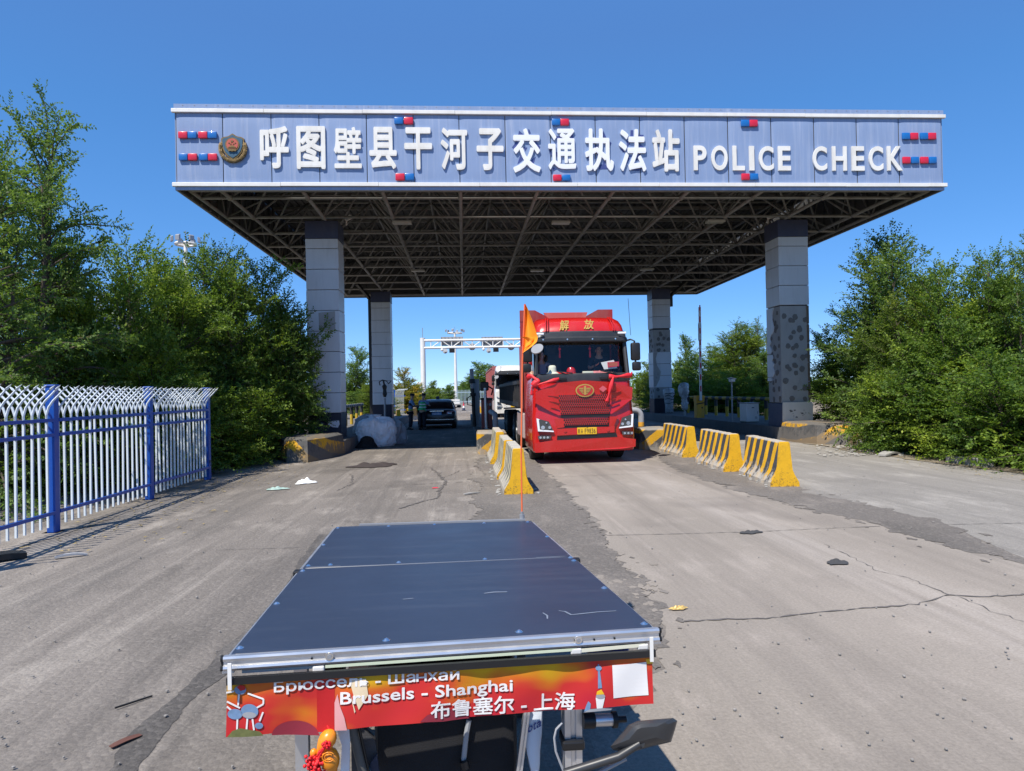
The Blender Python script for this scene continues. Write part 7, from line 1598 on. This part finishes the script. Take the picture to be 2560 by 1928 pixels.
M['p_white'] = mat('print_white', (.80, .78, .76), .6, var=.05); M['p_maroon'] = mat('print_maroon', (.26, .022, .04), .6, var=.1); M['p_blue'] = mat('print_blue', (.16, .26, .42), .6, var=.3, scale=60); M['p_pale'] = mat('print_pale', (.74, .60, .40), .7, var=.1); M['p_pink'] = mat('print_pink', (.70, .34, .34), .7, var=.1); M['p_green'] = mat('print_green', (.14, .15, .05), .6, var=.4, scale=80); M['p_deep'] = mat('print_deep_red', (.48, .010, .012), .6, var=.08)
el = lambda cx, cy, rx, ry, a0=0, a1=360, n=22: [(cx+rx*math.cos(R(a0+(a1-a0)*k/n)), cy-ry*math.sin(R(a0+(a1-a0)*k/n))) for k in range(n+(1 if a1-a0 < 360 else 0))]
pr([(992, 570), (1172, 560), (1172, 1055), (998, 1068)], M['p_deep'], 'banner_panel', .0006); pr(el(785, 1120, 240, 160, 8, 176), M['p_maroon'], 'printed_hill'); pr(el(300, 800, 330, 180, 8, 172), M['p_maroon'], 'printed_hill', f=k2) if 0 else None
pr([(0, 800), (60, 745), (200, 690), (330, 720), (410, 785), (200, 802)], M['p_maroon'], 'printed_hill', f=k2); pr([(1200, 735), (1230, 640), (1300, 600), (1345, 650), (1345, 735)], M['p_maroon'], 'printed_hill', f=k2) if 0 else None
# pictures printed at both ends: pale struts with bluish rounds, and a slim spire
st = MB()
def strut(a, b, w, f): 
    p, q = bp(*f(*a)), bp(*f(*b)); st.beam(p+wave(p)-NB*.0022, q+wave(q)-NB*.0022, w, .0006, up=tuple(NB))
for a, b in (((100, 680), (175, 668)), ((310, 690), (470, 740)), ((470, 740), (468, 790)), ((468, 790), (400, 830)), ((225, 690), (215, 810)), ((105, 770), (235, 835)), ((105, 820), (150, 860)), ((210, 930), (205, 1050)), ((310, 930), (300, 1050)), ((360, 940), (375, 1050)), ((430, 960), (465, 870))): strut(a, b, .0045, k1)
st.build('printed_strut', M['p_white'], BN, world=True)
for c, r in (((330, 865), (88, 72)), ((185, 895), (75, 52)), ((425, 1005), (40, 32)), ((238, 655), (58, 46))): pr(el(*c, *r), M['p_blue'], 'printed_round', .0028)
pr(el(330, 900, 70, 30), M['grey_paint'], 'printed_shade', .0034); pr([(205, 625), (235, 605), (285, 612), (290, 650), (240, 665)], M['p_deep'], 'printed_flower', .0034)
pr([(105, 1125), (160, 1060), (240, 1030), (340, 1045), (430, 1060), (470, 1105)], M['p_green'], 'printed_grass', .0034)
pr([(1466, 330), (1476, 330), (1497, 520), (1464, 525)], M['p_blue'], 'printed_spire', .0016, k2); pr(el(1472, 362, 25, 20), M['p_blue'], 'printed_spire', .002, k2)
pr([(1445, 600), (1520, 598), (1500, 690), (1455, 695)], M['p_white'], 'printed_spire', .0016, k2); pr(el(1484, 588, 38, 22), M['grey_paint'], 'printed_spire', .002, k2); pr([(1455, 548), (1490, 530), (1515, 570), (1450, 575)], M['plate_y'], 'printed_flower', .0024, k2)
pr([(1370, 660), (1385, 630), (1405, 650), (1400, 700), (1350, 715)], M['p_blue'], 'printed_skyline', .0016, k2); pr([(1345, 722), (1400, 695), (1500, 685), (1580, 690), (1570, 702)], M['grey_paint'], 'printed_skyline', .0018, k2)
pr([(1583, 336), (1868, 314), (1882, 582), (1592, 606)], M['p_white'], 'white_patch', .0014, k2)
pr([(1862, 292), (1920, 286), (1922, 330), (1875, 330)], M['plate_y'], 'printed_corner', .0010, k2)
def btext(body, xl, xr, yl, yr, h, off, nm):
    def f(u, v, w): p = bp(xl+(xr-xl)*u, yl+(yr-yl)*u-h*v); return p+wave(p)-NB*(.0028+.0006*w)
    text_mb(body, f, bold=off).build(nm, M['p_white'], BN, world=True, label='white lettering '+body)
btext('Брюссель - Шанхай', 685.6, 1148, 1737, 1704, 36, .016, 'printed_text'); btext('Brussels - Shanghai', 851, 1281.7, 1769, 1737, 39.5, .016, 'printed_text'); btext('布鲁塞尔 - 上海', 1076.6, 1437, 1797, 1773, 45, .014, 'printed_text')
pr([(1315, 540), (1482, 532), (1505, 690), (1412, 838), (1385, 760), (1358, 690)], M['p_pale'], 'frayed_patch', .0026); pr([(1172, 770), (1200, 690), (1225, 800), (1270, 910), (1298, 1034), (1175, 1040)], M['p_pink'], 'frayed_patch', .0026); pr([(1325, 690), (1345, 735), (1380, 850), (1370, 870), (1355, 800)], M['p_pale'], 'frayed_patch', .0026)
# bags, posts and mirror below the roof
def solid(pts, dy, th, m, nm, par=TK, f=k2, sm=False):
    mb = MB(); mb.prism([bp(*f(a, b), dy) for a, b in pts], NB*th); return mb.build(nm, m, par, world=True, smooth=sm)
a = bp(935, 1960, .16); b = bp(1290, 1700, .16); mb = MB(); mb.bbox((a.x, a.y, .30), (b.x, b.y+.55, .90), .04); mb.build('black_box', M['black_matte'], TK, world=True, smooth=35)
def extr(pa, pb, w, dy, nm):
    a, b = bp(*pa, dy), bp(*pb, dy); d = (b-a).normalized(); b = b+d*.35; mb = MB(); s = d.cross(NB).normalized()
    pf = [(-w/2, 0), (-w*.16, 0), (-w*.10, .006), (w*.10, .006), (w*.16, 0), (w/2, 0), (w/2, w), (-w/2, w)]
    mb.loft([[p+s*x+NB*y for x, y in pf] for p in (a, b)]); return mb.build(nm, M['alu'], TK, world=True)
extr(k2(1265, 690), k2(1270, 1215), .052, .06, 'rear_post'); extr(k2(888, 700), k2(822, 1215), .018, .10, 'strut')
mb = MB(); c = bp(*k2(1275, 995), .05); mb.bbox(tuple(c+Vector((-.036, -.008, -.016))), tuple(c+Vector((.03, .075, .012))), .006); mb.build('hook_band', M['black'], TK, world=True)
for (xa, xb, r, m) in ((1345, 1440, .022, 'black'), (1430, 1590, .0175, 'alu'), (1585, 1622, .023, 'black'), (1632, 1700, .009, 'black')):
    a, b = bp(*k2(xa, 800-.04*(xa-1345)), .05), bp(*k2(xb, 800-.04*(xb-1345)), .05); MB().tube([a, b], r, 16).build('motor_tube', M[m], TK, smooth=35, world=True)
mr = bpy.data.objects.new('mirror', None); COL.objects.link(mr); mr.parent = TK
out = [(1572, 1012), (1640, 930), (1722, 832), (1800, 800), (1950, 786), (2088, 776), (2124, 800), (2105, 870), (2072, 975), (1900, 1015), (1740, 1060), (1642, 1050), (1592, 1040)]
cc = (1850, 905); secs = []
for k, (sc, dy) in enumerate(((.90, -.012), (1.0, .004), (1.0, .016), (.82, .03), (.5, .038))): secs.append([bp(*k2(cc[0]+(a-cc[0])*sc, cc[1]+(b-cc[1])*sc), dy-.06) for a, b in out])
mb = MB(); secs2 = [[bp(*k2(cc[0]+(a-cc[0])*sc, cc[1]+(b-cc[1])*sc), dy-.06) for a, b in out] for sc, dy in ((.45, -.030), (.72, -.024), (.93, -.012), (1.0, .0), (1.0, .012), (.95, .02))]
mb.loft(secs2); mb.build('mirror_shell', mat('mirror_shell', (.035, .037, .04), .38, var=.1), mr, smooth=20, world=True)
mb = MB(); mb.prism([bp(*k2(cc[0]+(a-cc[0])*.9, cc[1]+(b-cc[1])*.9), -.038) for a, b in out], NB*.002); mb.build('mirror_glass', M['chrome'], mr, world=True)
mr.location = (0, 0, 0)
for ch in mr.children: ch.location = -Vector(TK.location) if 0 else ch.location
mb = MB(); a, b, c2_ = bp(*k2(1190, 1235), -.07), bp(*k2(1640, 1095), -.08), bp(*k2(1815, 985), -.085); mb.tube([a, b, c2_], [.0125, .012, .010], 10); mb.tube([c2_, bp(*k2(1800, 960), -.06)], .014, 10); mb.build('mirror_arm', M['trim'], mr, smooth=True, world=True)
mb = MB(); mb.tube([bp(*k2(1420, 1260), -.06), bp(*k2(1700, 1110), -.07)], .006, 8); mb.build('mirror_brace', M['grey_metal'], mr, smooth=True, world=True)
mb = MB(); mb.tube([bp(*k2(*q), .03) for q in ((1175, 815), (1125, 870), (1108, 940), (1120, 1050), (1150, 1130), (1195, 1240))], .0035, 6); mb.build('cable', M['grey_paint'], TK, smooth=True, world=True)
mb = MB(); mb.tube([bp(*k2(*q), .13) for q in ((405, 790), (385, 900), (368, 1050), (360, 1130))], .008, 8); mb.build('grey_hose', M['grey_paint'], TK, smooth=True, world=True)
mb = MB(); mb.tube([bp(*k2(360, 1130), .12), bp(*k2(375, 1190), .12)], .014, 8); mb.build('hose_end', M['black'], TK, world=True)
# white printed bag
WB = thing('white_bag', 'white printed bag hanging behind the silver strut of the tricycle', 'bag', tuple(bp(*k2(940, 1000), .12)))
mb = MB(); wb = [(905, 700), (1012, 700), (1006, 900), (992, 1040), (990, 1150), (975, 1300), (930, 1300), (888, 1120), (862, 1000), (878, 880)]
c = (935, 950); mb.loft([[bp(*k2(c[0]+(a-c[0])*s, c[1]+(b-c[1])*s), .12+d) for a, b in wb] for s, d in ((.55, -.012), (.9, -.007), (1, .004), (.8, .03))]); mb.build('bag_body', mat('white_bag_cloth', (.62, .68, .76), .55, var=.06, bump=.2, bscale=30), WB, smooth=35, world=True)
def f(u, v, w): q = bp(*k2(888+112*u+8*v, 905-62*u-72*v+(8*v*u)), .104-.0006*w); return q
BP = mat('bag_print', (.015, .05, .24), .6)
for ch, u0, u1, v1 in (('o', 0, .34, .8), ('t', .38, .6, 1.0), ('a', .65, 1, .8)): text_mb(ch, lambda u, v, w, a=u0, b=u1, t=v1: f(a+(b-a)*u, v*t, w), offset=.012).build('printed_letter', BP, WB, world=True)
# left side: straps, tube, folded cloth
solid([(1178, 1000), (1305, 1000), (1322, 1150), (1315, 1480), (1228, 1480), (1242, 1200)], .045, .012, mat('white_strap_cloth', (.72, .74, .78), .7, var=.05, bump=.2, bscale=25), 'white_strap', f=k1)
a, b = bp(*k1(1335, 1000), .07), bp(*k1(1455, 1480), .07); MB().tube([a, b], .0125, 14).build('grey_tube', mat('grey_tube', (.085, .085, .08), .6, var=.15), TK, smooth=True, world=True)
a, b = bp(*k1(1405, 1000), .085), bp(*k1(1510, 1480), .085); MB().tube([a, b], .0045, 8).build('black_tube', M['black'], TK, smooth=True, world=True)
solid([(1330, 1000), (1420, 1000), (1570, 1150), (1592, 1300), (1510, 1480), (1340, 1480)], .12, .02, mat('grey_bag_cloth', (.05, .05, .055), .8, var=.2, bump=.3, bscale=60), 'grey_cloth', f=k1)
solid([(1590, 1290), (1610, 1480), (1500, 1480), (1530, 1370)], .10, .015, mat('dark_denim', (.03, .035, .06), .85, var=.4, scale=60), 'denim_strap', f=k1); solid([(1440, 1430), (1500, 1400), (1540, 1480), (1420, 1480)], .095, .01, mat('teal_cloth', (.07, .16, .21), .8), 'teal_cloth', f=k1)
solid([(1298, 456), (1330, 400), (1370, 376), (1500, 374), (1505, 420), (1490, 470), (1300, 470)], .12, .06, M['white_plastic'], 'white_flap', f=k1); solid([(1505, 376), (1560, 385), (1590, 435), (1500, 465)], .13, .05, M['grey_paint'], 'grey_flap', f=k1)
solid([(985, 405), (1240, 398), (1275, 470), (985, 490)], .06, .03, M['black'], 'bracket', f=k1)
# gourd ornament
GO = thing('gourd_ornament', 'orange gourd ornament with red cord hanging under the banner left end', 'ornament', tuple(bp(*k1(1090, 1200), .0)))
M['gourd'] = mat('orange_gourd', (.80, .27, .015), .35, var=.12, scale=18, coat=.3); M['cord'] = mat('red_cord', (.70, .012, .018), .55, var=.15)
def gourd(c, ax, prof, nm):
    p = bp(*k1(*c), -.01); d = (bp(*k1(c[0]+ax[0], c[1]+ax[1]), -.01)-p).normalized(); u = d.cross(NB).normalized(); secs = []
    for r, t in prof: secs.append([p+d*t+(u*math.cos(x)+NB*math.sin(x))*r for x in np.linspace(0, 2*math.pi, 25)[:-1]])
    mb = MB(); mb.loft(secs); return mb.build(nm, M['gourd'], GO, smooth='all', world=True)
gourd((1150, 1060), (-80, 130), [(.001, -.004), (.012, 0), (.02, .01), (.0235, .022), (.022, .036), (.016, .052), (.0105, .062), (.009, .07)], 'gourd'); g2 = gourd((1090, 1215), (30, 100), [(.001, -.004), (.007, .0), (.011, .004), (.0225, .016), (.0255, .03), (.025, .042), (.02, .055), (.012, .066), (.006, .08)], 'gourd')
for r in (.010, .016): p = bp(*k1(1110, 1315), -.036); MB().tube([p+HB*r*math.cos(x)+Vector((0, 0, r*math.sin(x)*.8)) for x in np.linspace(.3, 5.6, 16)], .0014, 5).build('carved_ring', M['gourd'], GO, smooth='all', world=True)
gourd((968, 1235), (-8, 60), [(.001, -.002), (.008, .003), (.010, .010), (.008, .017), (.003, .023)], 'small_gourd')
rnd = random.Random(6); mb = MB()
for k in range(120):
    u = rnd.gauss(0, 1); v = rnd.random(); p = bp(*k1(975+u*38+v*10, 1300+v*190), -.02+rnd.uniform(-.012, .012)); mb.ball(p, rnd.uniform(.003, .006), 6, 4)
mb.build('cord_tassel', M['cord'], GO, smooth='all', world=True); mb = MB()
for (a, b) in (((1120, 1170), (1000, 1290)), ((1090, 1180), (1010, 1330)), ((1060, 1200), (1120, 1230))):
    p, q = bp(*k1(*a), -.034), bp(*k1(*b), -.034); mb.tube([p.lerp(q, t)+Vector((0, 0, .003*math.sin(t*25))) for t in np.linspace(0, 1, 14)], .004, 6)
for k in range(14): p = bp(*k1(1085+rnd.uniform(-40, 40), 1190+rnd.uniform(-30, 40)), -.038); mb.ball(p, .0045, 6, 4)
mb.build('cord', M['cord'], GO, smooth='all', world=True); p, q = bp(*k1(1100, 1000), .0), bp(*k1(1130, 1065), -.01); MB().tube([p, q], .003, 6).build('hanging_cord', M['cord'], GO, world=True)
# flag on its thin pole at the front corner
fb = TP(.97, 1.0, .02); fb = fb if 0 else Vector((0, 0, 0)); fy = 4.33; p0 = at(1305, 1292, fy); p1 = at(1312, 762, fy)
FL = thing('pennant_flag', 'orange pennant on a thin orange pole at the roof front corner', 'flag', tuple(p0))
MB().tube([p0-Vector((0, 0, .05)), at(1303, 1130, fy), at(1306, 900, fy), p1], .0052, 8).build('pole', M['cord_o'] if 'cord_o' in M else mat('orange_pole', (.85, .16, .05), .4), FL, smooth=True, world=True)
mb = MB(); mb.cyl(p0, (0, 0, 1), .016, .03, 14); mb.cyl(p0+Vector((0, 0, .018)), (0, 0, 1), .009, .03, 10); mb.build('pole_socket', M['grey_metal'], FL, smooth=35, world=True)
k6 = lambda x, y: (1240+.264*x, 740+.264*y)
FE = [(0, 275), (.12, 300), (.33, 335), (.54, 365), (.69, 386), (.78, 376), (.86, 342), (.93, 295), (1, 252)]; FYY = [75, 130, 230, 330, 400, 440, 475, 510, 540]
def flg(u, v):
    i = max(k for k in range(9) if FE[k][0] <= v or k == 0); i = min(i, 7); f = (v-FE[i][0])/(FE[i+1][0]-FE[i][0]); xr = FE[i][1]+(FE[i+1][1]-FE[i][1])*f; yr = FYY[i]+(FYY[i+1]-FYY[i])*f
    xl = 264-16*v**3; yl = 75+470*v; p = at(*k6(xl+(xr-xl)*u, yl+(yr-yl)*u), fy)
    return tuple(p+Vector((0, .05*math.sin(u*3.4+v*1.5)*u-.03*u*v, 0)))
mb = MB(); mb.grid(flg, 14, 26); mb.grid(lambda u, v: tuple(at(*k6(300+80*u-8*(v-.5)**2*40*(1-u), 385+30*v+70*v*(1-u)+8*u), fy-.03-.02*math.sin(u*3.14))), 8, 8); mb.build('flag_cloth', M['orange'], FL, smooth='all', world=True, fix=False)
bpy.data.objects.remove(TXO)
